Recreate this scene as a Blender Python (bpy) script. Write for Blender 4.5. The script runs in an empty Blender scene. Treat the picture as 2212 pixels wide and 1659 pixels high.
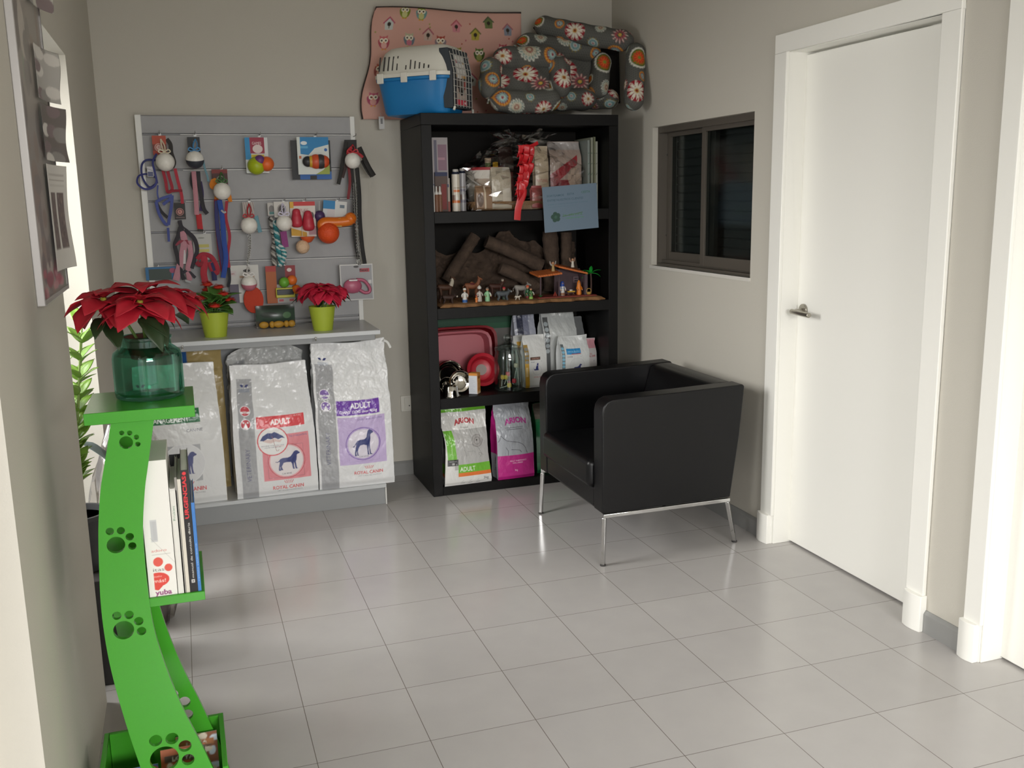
import bpy, bmesh, math, random
import numpy as np
from mathutils import Vector, Matrix, noise as mnoise

sc = bpy.context.scene
COL = sc.collection
# ------------------------------------------------------------------ camera
T = 0.316                                   # floor tile pitch in metres
F_PX, YAW, PITCH, ROLL = 2080.2, 0.32492, 0.191572, 0.0185695
CAM = np.array([-3.75662, -10.67793, 4.74902]) * T
_f = np.array([math.sin(YAW) * math.cos(PITCH), math.cos(YAW) * math.cos(PITCH), -math.sin(PITCH)])
_r = np.array([math.cos(YAW), -math.sin(YAW), 0.0])
_d = np.cross(_f, _r)
RGT = _r * math.cos(ROLL) + _d * math.sin(ROLL)
DWN = -_r * math.sin(ROLL) + _d * math.cos(ROLL)
cam_data = bpy.data.cameras.new('camera')
cam_data.sensor_width = 36.0
cam_data.sensor_fit = 'HORIZONTAL'
cam_data.lens = 36.0 * F_PX / 2212.0
cam_data.clip_start = 0.02
cam = bpy.data.objects.new('camera', cam_data)
COL.objects.link(cam)
cam.matrix_world = Matrix(((RGT[0], -DWN[0], -_f[0], CAM[0]), (RGT[1], -DWN[1], -_f[1], CAM[1]),
                           (RGT[2], -DWN[2], -_f[2], CAM[2]), (0, 0, 0, 1)))
sc.camera = cam

# ------------------------------------------------------------------ world, light, exposure
world = bpy.data.worlds.new('overcast_sky')
sc.world = world
world.use_nodes = True
_bg = world.node_tree.nodes['Background']
_bg.inputs[0].default_value = (0.97, 0.98, 1.0, 1)
_bg.inputs[1].default_value = 1.6

def area_light(name, loc, rot, sx, sy, watts, color=(1, 1, 1), spread=180, portal=False):
    d = bpy.data.lights.new(name, 'AREA')
    d.shape = 'RECTANGLE'; d.size = sx; d.size_y = sy; d.energy = watts; d.color = color
    d.spread = math.radians(spread)
    if portal: d.cycles.is_portal = True
    o = bpy.data.objects.new(name, d); COL.objects.link(o)
    o.location = loc; o.rotation_euler = rot
    return o
H = math.pi / 2
# daylight standing outside the glass of the left-hand openings and the shop front behind the camera
area_light('daylight_recess_window', (-2.95, -0.10, 2.25), (0, -H + math.radians(40), 0), 2.2, 1.7, 350, (1.0, 0.985, 0.955))
area_light('daylight_entrance', (-2.95, -2.4, 2.25), (0, -H + math.radians(40), 0), 2.2, 1.9, 170, (1.0, 0.985, 0.955))
area_light('daylight_shop_front', (-0.3, -7.3, 2.7), (H - math.radians(25), 0, 0), 2.8, 2.2, 860, (1.0, 0.985, 0.96))
vs = sc.view_settings
vs.view_transform = 'Standard'; vs.look = 'None'; vs.gamma = 1.0; vs.use_curve_mapping = False
vs.exposure = 0.05
sc.cycles.use_denoising = True
sc.cycles.max_bounces = 10; sc.cycles.diffuse_bounces = 6; sc.cycles.glossy_bounces = 4
sc.cycles.transmission_bounces = 8; sc.cycles.transparent_max_bounces = 16
sc.cycles.caustics_reflective = False; sc.cycles.caustics_refractive = False
sc.cycles.sample_clamp_indirect = 6.0

# ------------------------------------------------------------------ geometry helpers
def oy(px, py, Y):
    """point of the plane y = Y that photo pixel (px, py) of the 2212 x 1659 frame shows"""
    d = RGT * ((px - 1106) / F_PX) + DWN * ((py - 829.5) / F_PX) + _f
    return Vector(CAM + (Y - CAM[1]) / d[1] * d)
def ox(px, py, X):
    d = RGT * ((px - 1106) / F_PX) + DWN * ((py - 829.5) / F_PX) + _f
    return Vector(CAM + (X - CAM[0]) / d[0] * d)
def oz(px, py, Z):
    d = RGT * ((px - 1106) / F_PX) + DWN * ((py - 829.5) / F_PX) + _f
    return Vector(CAM + (Z - CAM[2]) / d[2] * d)

def lin(c):
    if isinstance(c, str):
        c = c.lstrip('#'); c = [int(c[i:i + 2], 16) for i in (0, 2, 4)]
    return tuple(((v / 255) / 12.92 if v / 255 <= 0.04045 else ((v / 255 + 0.055) / 1.055) ** 2.4) for v in c)

MATS = {}
def mat(name, col='#808080', rough=0.5, metal=0.0, spec=0.5, var=0.0, scale=40.0, bump=0.0, bscale=200.0, trans=0.0, ior=1.45,
        emit=0.0, coat=0.0, sheen=0.0, alpha=1.0, attr=False, sss=0.0):
    if name in MATS: return MATS[name]
    m = bpy.data.materials.new(name); m.use_nodes = True
    nt = m.node_tree; b = nt.nodes['Principled BSDF']
    L = lin(col)
    b.inputs['Base Color'].default_value = (*L, 1)
    b.inputs['Roughness'].default_value = rough
    b.inputs['Metallic'].default_value = metal
    b.inputs['Specular IOR Level'].default_value = spec
    b.inputs['Transmission Weight'].default_value = trans
    b.inputs['IOR'].default_value = ior
    b.inputs['Coat Weight'].default_value = coat
    b.inputs['Sheen Weight'].default_value = sheen
    b.inputs['Alpha'].default_value = alpha
    if sss: b.inputs['Subsurface Weight'].default_value = sss; b.inputs['Subsurface Scale'].default_value = 0.01
    if emit:
        b.inputs['Emission Color'].default_value = (*L, 1); b.inputs['Emission Strength'].default_value = emit
    tc = nt.nodes.new('ShaderNodeTexCoord')
    src = None
    if attr:
        a = nt.nodes.new('ShaderNodeAttribute'); a.attribute_name = 'Col'; src = a.outputs['Color']
        nt.links.new(src, b.inputs['Base Color'])
    if var > 0:
        n = nt.nodes.new('ShaderNodeTexNoise'); n.inputs['Scale'].default_value = scale; n.inputs['Detail'].default_value = 4
        nt.links.new(tc.outputs['Object'], n.inputs['Vector'])
        mr = nt.nodes.new('ShaderNodeMapRange'); mr.inputs['To Min'].default_value = 1 - var; mr.inputs['To Max'].default_value = 1 + var
        nt.links.new(n.outputs['Fac'], mr.inputs['Value'])
        mx = nt.nodes.new('ShaderNodeMix'); mx.data_type = 'RGBA'; mx.blend_type = 'MULTIPLY'; mx.inputs['Factor'].default_value = 1
        if src: nt.links.new(src, mx.inputs['A'])
        else: mx.inputs['A'].default_value = (*L, 1)
        nt.links.new(mr.outputs['Result'], mx.inputs['B'])
        nt.links.new(mx.outputs['Result'], b.inputs['Base Color'])
    if bump > 0:
        n2 = nt.nodes.new('ShaderNodeTexNoise'); n2.inputs['Scale'].default_value = bscale; n2.inputs['Detail'].default_value = 3
        nt.links.new(tc.outputs['Object'], n2.inputs['Vector'])
        bp = nt.nodes.new('ShaderNodeBump'); bp.inputs['Strength'].default_value = bump; bp.inputs['Distance'].default_value = 0.004
        nt.links.new(n2.outputs['Fac'], bp.inputs['Height']); nt.links.new(bp.outputs['Normal'], b.inputs['Normal'])
    MATS[name] = m
    return m

def clearfilm(name, tint='#ffffff', gloss=0.06, rough=0.05, fres=0.5):
    """thin clear sheet: mostly see-through, fresnel gloss on top"""
    if name in MATS: return MATS[name]
    m = bpy.data.materials.new(name); m.use_nodes = True
    nt = m.node_tree; nt.nodes.clear()
    out = nt.nodes.new('ShaderNodeOutputMaterial'); mix = nt.nodes.new('ShaderNodeMixShader')
    tr = nt.nodes.new('ShaderNodeBsdfTransparent'); gl = nt.nodes.new('ShaderNodeBsdfGlossy'); lw = nt.nodes.new('ShaderNodeLayerWeight')
    tr.inputs[0].default_value = (*lin(tint), 1); gl.inputs['Roughness'].default_value = rough
    lw.inputs['Blend'].default_value = 0.25
    mr = nt.nodes.new('ShaderNodeMapRange'); mr.inputs['To Min'].default_value = gloss; mr.inputs['To Max'].default_value = min(1, gloss + fres)
    nt.links.new(lw.outputs['Fresnel'], mr.inputs['Value'])
    nt.links.new(mr.outputs['Result'], mix.inputs[0]); nt.links.new(tr.outputs[0], mix.inputs[1]); nt.links.new(gl.outputs[0], mix.inputs[2])
    nt.links.new(mix.outputs[0], out.inputs[0])
    MATS[name] = m
    return m

class MB:
    """collects shapes; build() links them as one mesh object"""
    def __init__(s): s.v = []; s.f = []
    def add(s, v, f):
        k = len(s.v); s.v += [tuple(p) for p in v]; s.f += [tuple(i + k for i in q) for q in f]; return s
    def box(s, a, b, M=None):
        x0, y0, z0 = a; x1, y1, z1 = b
        v = [(x0, y0, z0), (x1, y0, z0), (x1, y1, z0), (x0, y1, z0), (x0, y0, z1), (x1, y0, z1), (x1, y1, z1), (x0, y1, z1)]
        if M: v = [M @ Vector(p) for p in v]
        return s.add(v, [(0, 3, 2, 1), (4, 5, 6, 7), (0, 1, 5, 4), (1, 2, 6, 5), (2, 3, 7, 6), (3, 0, 4, 7)])
    def prism(s, poly, h, M=None, caps=True):
        """poly: (x, z) outline, extruded along +y by h"""
        n = len(poly)
        v = [(x, 0, z) for x, z in poly] + [(x, h, z) for x, z in poly]
        f = [(i, (i + 1) % n, n + (i + 1) % n, n + i) for i in range(n)]
        if caps: f += [tuple(range(n))[::-1], tuple(range(n, 2 * n))]
        if M: v = [M @ Vector(p) for p in v]
        return s.add(v, f)
    def tube(s, pts, r, n=10, closed=False, flat=None, caps=True):
        """swept round (or flat = (width, thickness) strap) section along pts; r may be a list"""
        P = [Vector(p) for p in pts]; m = len(P)
        R = r if isinstance(r, (list, tuple)) else [r] * m
        v = []; f = []; up = None
        for i, p in enumerate(P):
            a = P[(i - 1) % m] if (closed or i > 0) else P[0]
            b = P[(i + 1) % m] if (closed or i < m - 1) else P[-1]
            t = (b - a)
            t = t.normalized() if t.length > 1e-9 else Vector((0, 0, 1))
            if up is None:
                up = Vector((0, 1, 0)) if abs(t.y) < 0.9 else Vector((1, 0, 0))
            up = (up - t * up.dot(t))
            up = up.normalized() if up.length > 1e-6 else t.orthogonal().normalized()
            sd = t.cross(up)
            for k in range(n):
                q = 2 * math.pi * k / n
                if flat:
                    cx, cy = math.cos(q), math.sin(q)
                    e = lambda w: math.copysign(abs(w) ** 0.35, w)
                    v.append(p + sd * (e(cx) * flat[0] / 2) + up * (e(cy) * flat[1] / 2))
                else: v.append(p + sd * (math.cos(q) * R[i]) + up * (math.sin(q) * R[i]))
        for i in range(m if closed else m - 1):
            j = (i + 1) % m
            for k in range(n): f.append((i * n + k, i * n + (k + 1) % n, j * n + (k + 1) % n, j * n + k))
        if caps and not closed: f += [tuple(range(n))[::-1], tuple(range((m - 1) * n, m * n))]
        return s.add(v, f)
    def lathe(s, prof, n=32, c=(0, 0, 0), M=None, closed=False):
        """prof: (radius, z) pairs turned about z"""
        v = []; f = []; m = len(prof)
        for r, z in prof:
            for k in range(n):
                a = 2 * math.pi * k / n; v.append(Vector((c[0] + r * math.cos(a), c[1] + r * math.sin(a), c[2] + z)))
        for i in range(m if closed else m - 1):
            j = (i + 1) % m
            for k in range(n): f.append((i * n + k, i * n + (k + 1) % n, j * n + (k + 1) % n, j * n + k))
        if not closed:
            if prof[0][0] > 1e-6: f.append(tuple(range(n))[::-1])
            if prof[-1][0] > 1e-6: f.append(tuple(range((m - 1) * n, m * n)))
        if M: v = [M @ p for p in v]
        return s.add(v, f)
    def ball(s, c, r, n=16, m=10, M=None):
        if not isinstance(r, (list, tuple)): r = (r, r, r)
        v = []; f = []
        for i in range(m + 1):
            t = math.pi * i / m
            for k in range(n):
                a = 2 * math.pi * k / n
                p = Vector((r[0] * math.sin(t) * math.cos(a), r[1] * math.sin(t) * math.sin(a), -r[2] * math.cos(t)))
                if M: p = M @ p
                v.append(Vector(c) + p)
        for i in range(m):
            for k in range(n): f.append((i * n + k, i * n + (k + 1) % n, (i + 1) * n + (k + 1) % n, (i + 1) * n + k))
        return s.add(v, f)
    def grid(s, fn, nu, nv, closed=False):
        v = [fn(i / nu, j / nv) for j in range(nv + 1) for i in range(nu + (0 if closed else 1))]
        w = nu if closed else nu + 1
        f = [(j * w + i, j * w + (i + 1) % w, (j + 1) * w + (i + 1) % w, (j + 1) * w + i) for j in range(nv) for i in range(nu)]
        return s.add(v, f)
    def build(s, name, m, parent=None, bevel=0, seg=3, smooth=True, sub=0, solid=0, loc=None, angle=40):
        me = bpy.data.meshes.new(name); me.from_pydata(s.v, [], s.f); me.validate()
        bm = bmesh.new(); bm.from_mesh(me)
        bmesh.ops.remove_doubles(bm, verts=bm.verts, dist=1e-6)
        bmesh.ops.recalc_face_normals(bm, faces=bm.faces)
        bm.to_mesh(me); bm.free()
        return link(name, me, m, parent, bevel, seg, smooth, sub, solid, loc, angle)

def link(name, me, m, parent=None, bevel=0, seg=3, smooth=True, sub=0, solid=0, loc=None, angle=40):
    o = bpy.data.objects.new(name, me); COL.objects.link(o)
    if m: me.materials.append(m)
    if parent: o.parent = parent
    if loc is not None: o.location = loc
    if solid:
        q = o.modifiers.new('solid', 'SOLIDIFY'); q.thickness = solid; q.offset = 0
    if bevel:
        q = o.modifiers.new('bevel', 'BEVEL'); q.width = bevel; q.segments = seg; q.limit_method = 'ANGLE'; q.angle_limit = math.radians(35)
    if sub:
        q = o.modifiers.new('sub', 'SUBSURF'); q.levels = sub; q.render_levels = sub
    if smooth:
        me.polygons.foreach_set('use_smooth', [True] * len(me.polygons))
        me.set_sharp_from_angle(angle=math.radians(angle))
    return o

def empty(name, loc, rz=0.0, rx=0.0, ry=0.0):
    o = bpy.data.objects.new(name, None); COL.objects.link(o)
    o.location = loc; o.rotation_euler = (rx, ry, rz); o.empty_display_size = 0.05
    return o
def tag(o, label, cat, group=None, kind=None):
    o['label'] = label; o['category'] = cat
    if group: o['group'] = group
    if kind: o['kind'] = kind
    return o
def thing(name, label, cat, loc=(0, 0, 0), rz=0.0, group=None, rx=0.0, ry=0.0):
    return tag(empty(name, loc, rz, rx, ry), label, cat, group)
def struct(o):
    o['kind'] = 'structure'; return o
def copy_tree(o, parent=None):
    """a thing with copies of its parts and sub-parts"""
    c = o.copy(); COL.objects.link(c)
    if parent: c.parent = parent
    for ch in list(o.children): copy_tree(ch, c)
    return c
def RZ(a): return Matrix.Rotation(a, 4, 'Z')
def RX(a): return Matrix.Rotation(a, 4, 'X')
def RY(a): return Matrix.Rotation(a, 4, 'Y')
def TR(x, y, z): return Matrix.Translation((x, y, z))
def bez(pts, n=12):
    """smooth curve (Catmull-Rom) through pts"""
    P = [Vector(p) for p in pts]; out = []
    for i in range(len(P) - 1):
        a = P[i - 1] if i else P[0] * 2 - P[1]; b, c = P[i], P[i + 1]
        d = P[i + 2] if i + 2 < len(P) else c * 2 - b
        for k in range(n):
            t = k / n
            out.append(0.5 * ((2 * b) + (c - a) * t + (2 * a - 5 * b + 4 * c - d) * t * t + (3 * b - a - 3 * c + d) * t ** 3))
    return out + [P[-1]]

# ------------------------------------------------------------------ printing: a raster canvas that becomes a mesh colour attribute
_TRI = {}
def text_tris(s, bold=0.0):
    k = (s, bold)
    if k in _TRI: return _TRI[k]
    cu = bpy.data.curves.new('lettering', 'FONT'); cu.body = s; cu.size = 1.0; cu.offset = bold; cu.resolution_u = 3
    o = bpy.data.objects.new('lettering', cu); COL.objects.link(o)
    dg = bpy.context.evaluated_depsgraph_get(); me = bpy.data.meshes.new_from_object(o.evaluated_get(dg))
    me.calc_loop_triangles()
    co = np.array([v.co[:2] for v in me.vertices], float).reshape(-1, 2)
    tr = np.array([t.vertices[:] for t in me.loop_triangles], int).reshape(-1, 3)
    bpy.data.objects.remove(o); bpy.data.curves.remove(cu); bpy.data.meshes.remove(me)
    A = co[tr] if len(tr) else np.zeros((0, 3, 2))
    if len(A): A[:, :, 0] -= A[:, :, 0].min()
    _TRI[k] = A
    return A

class Canvas:
    """w x h millimetre sheet, origin at lower left; r samples per millimetre"""
    def __init__(s, w, h, r, bg='#ffffff'):
        s.w, s.h, s.r = w, h, r
        s.a = np.empty((max(2, int(h * r)), max(2, int(w * r)), 3)); s.a[:] = lin(bg)
    def _win(s, x0, y0, x1, y1):
        H_, W_ = s.a.shape[:2]
        i0, i1 = max(0, int(x0 * s.r) - 1), min(W_, int(x1 * s.r) + 2); j0, j1 = max(0, int(y0 * s.r) - 1), min(H_, int(y1 * s.r) + 2)
        if i1 <= i0 or j1 <= j0: return None
        X, Y = np.meshgrid((np.arange(i0, i1) + 0.5) / s.r, (np.arange(j0, j1) + 0.5) / s.r)
        return i0, i1, j0, j1, X, Y
    def _put(s, w, m, c):
        i0, i1, j0, j1 = w[:4]; s.a[j0:j1, i0:i1][m] = lin(c)
    def rect(s, x0, y0, x1, y1, c):
        w = s._win(x0, y0, x1, y1)
        if w: s._put(w, (w[4] >= x0) & (w[4] <= x1) & (w[5] >= y0) & (w[5] <= y1), c)
        return s
    def ell(s, x, y, rx, ry, c, inner=0.0, a=0.0):
        q = max(rx, ry); w = s._win(x - q, y - q, x + q, y + q)
        if w:
            dx, dy = w[4] - x, w[5] - y
            if a: dx, dy = dx * math.cos(a) + dy * math.sin(a), -dx * math.sin(a) + dy * math.cos(a)
            d = (dx / rx) ** 2 + (dy / ry) ** 2
            s._put(w, (d <= 1) & (d >= inner * inner), c)
        return s
    def poly(s, pts, c):
        P = np.array(pts, float); w = s._win(P[:, 0].min(), P[:, 1].min(), P[:, 0].max(), P[:, 1].max())
        if w:
            X, Y = w[4], w[5]; m = np.zeros(X.shape, bool)
            for i in range(len(P)):
                (x0, y0), (x1, y1) = P[i - 1], P[i]
                if y0 == y1: continue
                k = ((y0 > Y) != (y1 > Y)) & (X < (x1 - x0) * (Y - y0) / (y1 - y0) + x0)
                m ^= k
            s._put(w, m, c)
        return s
    def line(s, pts, t, c):
        for (x0, y0), (x1, y1) in zip(pts[:-1], pts[1:]):
            w = s._win(min(x0, x1) - t, min(y0, y1) - t, max(x0, x1) + t, max(y0, y1) + t)
            if not w: continue
            dx, dy = x1 - x0, y1 - y0; L2 = dx * dx + dy * dy + 1e-9
            q = np.clip(((w[4] - x0) * dx + (w[5] - y0) * dy) / L2, 0, 1)
            s._put(w, (w[4] - x0 - q * dx) ** 2 + (w[5] - y0 - q * dy) ** 2 <= (t / 2) ** 2, c)
        return s
    def text(s, t, x, y, h, c, ang=0.0, bold=0.0, al='c', wid=None, arc=0.0):
        """h: capital height in mm; al: l / c; wid squeezes or stretches to that width; arc: rise of the middle"""
        A = text_tris(t, bold)
        if not len(A): return s
        A = A.copy() * (h / 0.70)
        W = A[:, :, 0].max()
        if wid: A[:, :, 0] *= wid / W; W = wid
        if al == 'c': A[:, :, 0] -= W / 2
        if arc:
            u = A[:, :, 0] / (W / 2); A[:, :, 1] += arc * (1 - u * u)
        if ang:
            ca, sa = math.cos(ang), math.sin(ang); A = np.stack([A[:, :, 0] * ca - A[:, :, 1] * sa, A[:, :, 0] * sa + A[:, :, 1] * ca], 2)
        A[:, :, 0] += x; A[:, :, 1] += y
        for q in A:
            w = s._win(q[:, 0].min(), q[:, 1].min(), q[:, 0].max(), q[:, 1].max())
            if not w: continue
            X, Y = w[4], w[5]; d = []
            for i in range(3):
                (x0, y0), (x1, y1) = q[i], q[(i + 1) % 3]; d.append((x1 - x0) * (Y - y0) - (y1 - y0) * (X - x0))
            s._put(w, ((d[0] >= 0) & (d[1] >= 0) & (d[2] >= 0)) | ((d[0] <= 0) & (d[1] <= 0) & (d[2] <= 0)), c)
        return s
    def sample(s, x, y):
        """area-averaged colours at arrays of mm positions"""
        H_, W_ = s.a.shape[:2]
        out = 0
        for ddx in (-0.33, 0, 0.33):
            for ddy in (-0.33, 0, 0.33):
                i = np.clip(((x * s.r) + ddx * s.q * s.r).astype(int), 0, W_ - 1); j = np.clip(((y * s.r) + ddy * s.q * s.r).astype(int), 0, H_ - 1)
                out = out + s.a[j, i]
        return out / 9
    q = 0.7

def painted(name, co, cols, nu, nv, m, parent=None, closed=False, **kw):
    """mesh from an (nv+1) x (nu+1) array of points with one colour per point"""
    h, w = co.shape[:2]
    me = bpy.data.meshes.new(name)
    idx = np.arange(h * w).reshape(h, w)
    if closed: idx = np.concatenate([idx, idx[:, :1]], 1)
    q = np.stack([idx[:-1, :-1], idx[:-1, 1:], idx[1:, 1:], idx[1:, :-1]], -1).reshape(-1, 4)
    me.from_pydata(co.reshape(-1, 3).tolist(), [], q.tolist())
    a = me.color_attributes.new('Col', 'FLOAT_COLOR', 'POINT')
    c4 = np.ones((h * w, 4), np.float32); c4[:, :3] = cols.reshape(-1, 3)
    a.data.foreach_set('color', c4.ravel())
    return link(name, me, m, parent, **kw)

def sheet(name, canvas, m, parent=None, S=None, step=1.0, thick=0.0, back='#e8e8e4', shell=True, **kw):
    """flat printed card of the canvas size, lying in the local xz plane, printed side to -y, lower left corner at the origin;
    S(x, z) may bend it (metres in, y offset out)"""
    nu, nv = max(2, int(canvas.w / step)), max(2, int(canvas.h / step))
    X, Z = np.meshgrid(np.linspace(0, canvas.w, nu + 1), np.linspace(0, canvas.h, nv + 1))
    canvas.q = step
    C3 = canvas.sample(X, Z)
    Y = S(X / 1000, Z / 1000) if S else np.zeros_like(X)
    if thick and S and shell:
        return painted(name, np.stack([X / 1000, Y, Z / 1000], -1), C3, nu, nv, m, parent, solid=thick, **kw)
    if thick:
        # wrap: front grid plus one ring of points carried to the back
        co = np.stack([X / 1000, Y, Z / 1000], -1)
        bk = co.copy(); bk[..., 1] += thick
        me = bpy.data.meshes.new(name)
        h, w = X.shape; n = h * w; idx = np.arange(n).reshape(h, w)
        q = np.stack([idx[:-1, :-1], idx[:-1, 1:], idx[1:, 1:], idx[1:, :-1]], -1).reshape(-1, 4)
        ring = list(idx[0, :]) + list(idx[1:, -1]) + list(idx[-1, :-1][::-1]) + list(idx[1:-1, 0][::-1])
        m_ = len(ring); v = co.reshape(-1, 3).tolist(); b0 = n
        v += [bk.reshape(-1, 3)[i].tolist() for i in ring]
        f = q.tolist() + [[ring[(i + 1) % m_], ring[i], b0 + i, b0 + (i + 1) % m_] for i in range(m_)] + [[b0 + i for i in range(m_)]]
        me.from_pydata(v, [], f)
        a = me.color_attributes.new('Col', 'FLOAT_COLOR', 'POINT')
        c4 = np.ones((len(v), 4), np.float32); c4[:n, :3] = C3.reshape(-1, 3); c4[n:, :3] = lin(back)
        a.data.foreach_set('color', c4.ravel())
        return link(name, me, m, parent, smooth=False, **kw)
    return painted(name, np.stack([X / 1000, Y, Z / 1000], -1), C3, nu, nv, m, parent, **kw)

PRINT = mat('printed_paper', rough=0.55, attr=True)
GLOSSY = mat('printed_gloss_film', rough=0.28, attr=True, spec=0.6)
# ================================================================== THE SETTING
RW, BW, LW = 1.143, 1.713, -1.514             # right wall x, back wall y, left wall x
CEIL = 2.75
M_WALL = mat('wall_paint', '#c2beb4', rough=0.85, spec=0.2, bump=0.12, bscale=260)
M_WHITE = mat('white_lacquer', '#eeede7', rough=0.38, spec=0.45)
M_SKIRT = mat('grey_skirting', '#8e8e8c', rough=0.35)
M_ALU = mat('grey_aluminium', '#625c54', rough=0.5, metal=0.3)
M_DARK = mat('dark_blind', '#3b3938', rough=0.6); M_SHUT = mat('shutter_slats', '#6f6d6b', rough=0.55)
M_GLASS = clearfilm('window_glass', '#f7f7f7', gloss=0.04, rough=0.02)

# floor: square tiles with thin grout, worked out in the material
fm = bpy.data.materials.new('grey_floor_tile'); fm.use_nodes = True
nt = fm.node_tree; B = nt.nodes['Principled BSDF']
tc = nt.nodes.new('ShaderNodeTexCoord'); sp = nt.nodes.new('ShaderNodeSeparateXYZ'); nt.links.new(tc.outputs['Object'], sp.inputs[0])
def mth(op, a, b=None, c=None):
    n = nt.nodes.new('ShaderNodeMath'); n.operation = op
    for k, v in enumerate((a, b, c)):
        if v is None: continue
        if isinstance(v, (int, float)): n.inputs[k].default_value = v
        else: nt.links.new(v, n.inputs[k])
    return n.outputs[0]
gx = mth('DIVIDE', sp.outputs['X'], T); gy = mth('DIVIDE', sp.outputs['Y'], T)
ex = mth('ABSOLUTE', mth('SUBTRACT', mth('FRACT', mth('ADD', gx, 100.5)), 0.5)); ey = mth('ABSOLUTE', mth('SUBTRACT', mth('FRACT', mth('ADD', gy, 100.5)), 0.5))
edge = mth('MINIMUM', ex, ey)
grout = mth('LESS_THAN', edge, 0.0033)
cell = nt.nodes.new('ShaderNodeCombineXYZ'); nt.links.new(mth('FLOOR', gx), cell.inputs[0]); nt.links.new(mth('FLOOR', gy), cell.inputs[1])
wn = nt.nodes.new('ShaderNodeTexWhiteNoise'); nt.links.new(cell.outputs[0], wn.inputs['Vector'])
ns = nt.nodes.new('ShaderNodeTexNoise'); ns.inputs['Scale'].default_value = 9; ns.inputs['Detail'].default_value = 5; nt.links.new(tc.outputs['Object'], ns.inputs['Vector'])
v_ = mth('ADD', mth('MULTIPLY', wn.outputs['Value'], 0.05), mth('MULTIPLY', ns.outputs['Fac'], 0.10))
hs = nt.nodes.new('ShaderNodeMix'); hs.data_type = 'RGBA'; hs.blend_type = 'MULTIPLY'; hs.inputs['Factor'].default_value = 1
hs.inputs['A'].default_value = (*lin('#afacaa'), 1); nt.links.new(mth('ADD', v_, 0.92), hs.inputs['B'])
mx = nt.nodes.new('ShaderNodeMix'); mx.data_type = 'RGBA'; nt.links.new(grout, mx.inputs['Factor']); nt.links.new(hs.outputs['Result'], mx.inputs['A'])
mx.inputs['B'].default_value = (*lin('#6b655e'), 1); nt.links.new(mx.outputs['Result'], B.inputs['Base Color'])
nt.links.new(mth('ADD', mth('MULTIPLY', ns.outputs['Fac'], 0.08), 0.13), B.inputs['Roughness']); B.inputs['Specular IOR Level'].default_value = 0.45
struct(MB().box((-2.1, -5.7, -0.06), (1.6, 1.9, 0.0)).build('floor', fm, smooth=False))
struct(MB().box((-2.1, -5.7, CEIL), (1.6, 1.9, CEIL + 0.1)).build('ceiling', mat('ceiling_paint', '#d6d3c8', rough=0.9), smooth=False))
struct(MB().box((-2.1, BW, 0), (1.6, BW + 0.15, CEIL)).build('wall_back', M_WALL, smooth=False))

# right wall with the hatch window and two doorways
WY0, WY1, WZ0, WZ1 = 0.272, 1.210, 1.137, 1.838
DY0, DY1, DZ = -0.835, 0.075, 2.085           # first doorway in the wall
EY0, EY1 = -1.98, -1.10                        # second doorway
w = MB(); X0, X1 = RW, RW + 0.16
w.box((X0, WY1, 0), (X1, BW, CEIL)).box((X0, WY0, 0), (X1, WY1, WZ0)).box((X0, WY0, WZ1), (X1, WY1, CEIL)).box((X0, DY1, 0), (X1, WY0, CEIL))
w.box((X0, DY0, DZ), (X1, DY1, CEIL)).box((X0, EY1, 0), (X1, DY0, CEIL)).box((X0, EY0, DZ), (X1, EY1, CEIL)).box((X0, -5.7, 0), (X1, EY0, CEIL))
struct(w.build('wall_right', M_WALL, smooth=False))
# left wall: pillar between the recessed window and the entrance glazing
AY0, AY1, AZ1 = -0.392, 0.389, 2.007
BY1, BY0, BZ1 = -1.490, -3.10, 2.00
w = MB(); X0, X1 = LW - 0.30, LW
w.box((X0, AY0, 0), (X0 + 0.10, AY1, 0.15)).box((X0, AY1, 0), (X1, BW, CEIL)).box((X0, AY0, AZ1), (X1, AY1, CEIL)).box((X0, BY1, 0), (X1, AY0, CEIL)).box((X0, BY0, BZ1), (X1, BY1, CEIL)).box((X0, -5.7, 0), (X1, BY0, CEIL))
struct(w.build('wall_left', M_WALL, smooth=False))
w = MB(); FX0, FX1, FZ1 = -1.45, 1.05, 2.15
w.box((-2.1, -5.7, 0), (FX0, -5.55, CEIL)).box((FX1, -5.7, 0), (1.6, -5.55, CEIL)).box((FX0, -5.7, FZ1), (FX1, -5.55, CEIL))
struct(w.build('wall_front', M_WALL, smooth=False))

def glazing(name, cx, axis, a0, a1, z0, z1, label, nm=1):
    """white framed fixed glazing in the plane x = cx (axis 'y') or y = cx (axis 'x')"""
    f = MB(); t = 0.055; d = 0.03
    def bar(p0, p1, q0, q1):
        if axis == 'y': f.box((cx - d, p0, q0), (cx + d, p1, q1))
        else: f.box((p0, cx - d, q0), (p1, cx + d, q1))
    bar(a0, a0 + t, z0, z1); bar(a1 - t, a1, z0, z1); bar(a0 + t, a1 - t, z1 - t, z1); bar(a0 + t, a1 - t, z0, z0 + t)
    for k in range(1, nm + 1):
        m_ = a0 + (a1 - a0) * k / (nm + 1); bar(m_ - t / 2, m_ + t / 2, z0 + t, z1 - t)
    o = struct(f.build(name, M_WHITE, bevel=0.004, seg=2))
    g = MB()
    if axis == 'y': g.box((cx - 0.003, a0 + t, z0 + t), (cx + 0.003, a1 - t, z1 - t))
    else: g.box((a0 + t, cx - 0.003, z0 + t), (a1 - t, cx + 0.003, z1 - t))
    g.build('glass_pane', M_GLASS, o, smooth=False)
    return o
glazing('window_2', LW - 0.25, 'y', AY0, AY1, 0.15, AZ1, '', 0)
glazing('window_3', LW - 0.12, 'y', BY0, BY1 - 0.022, 0, BZ1, '', 1)

glazing('window_4', -5.62, 'x', FX0, FX1, 0, FZ1, '', 1)

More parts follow.
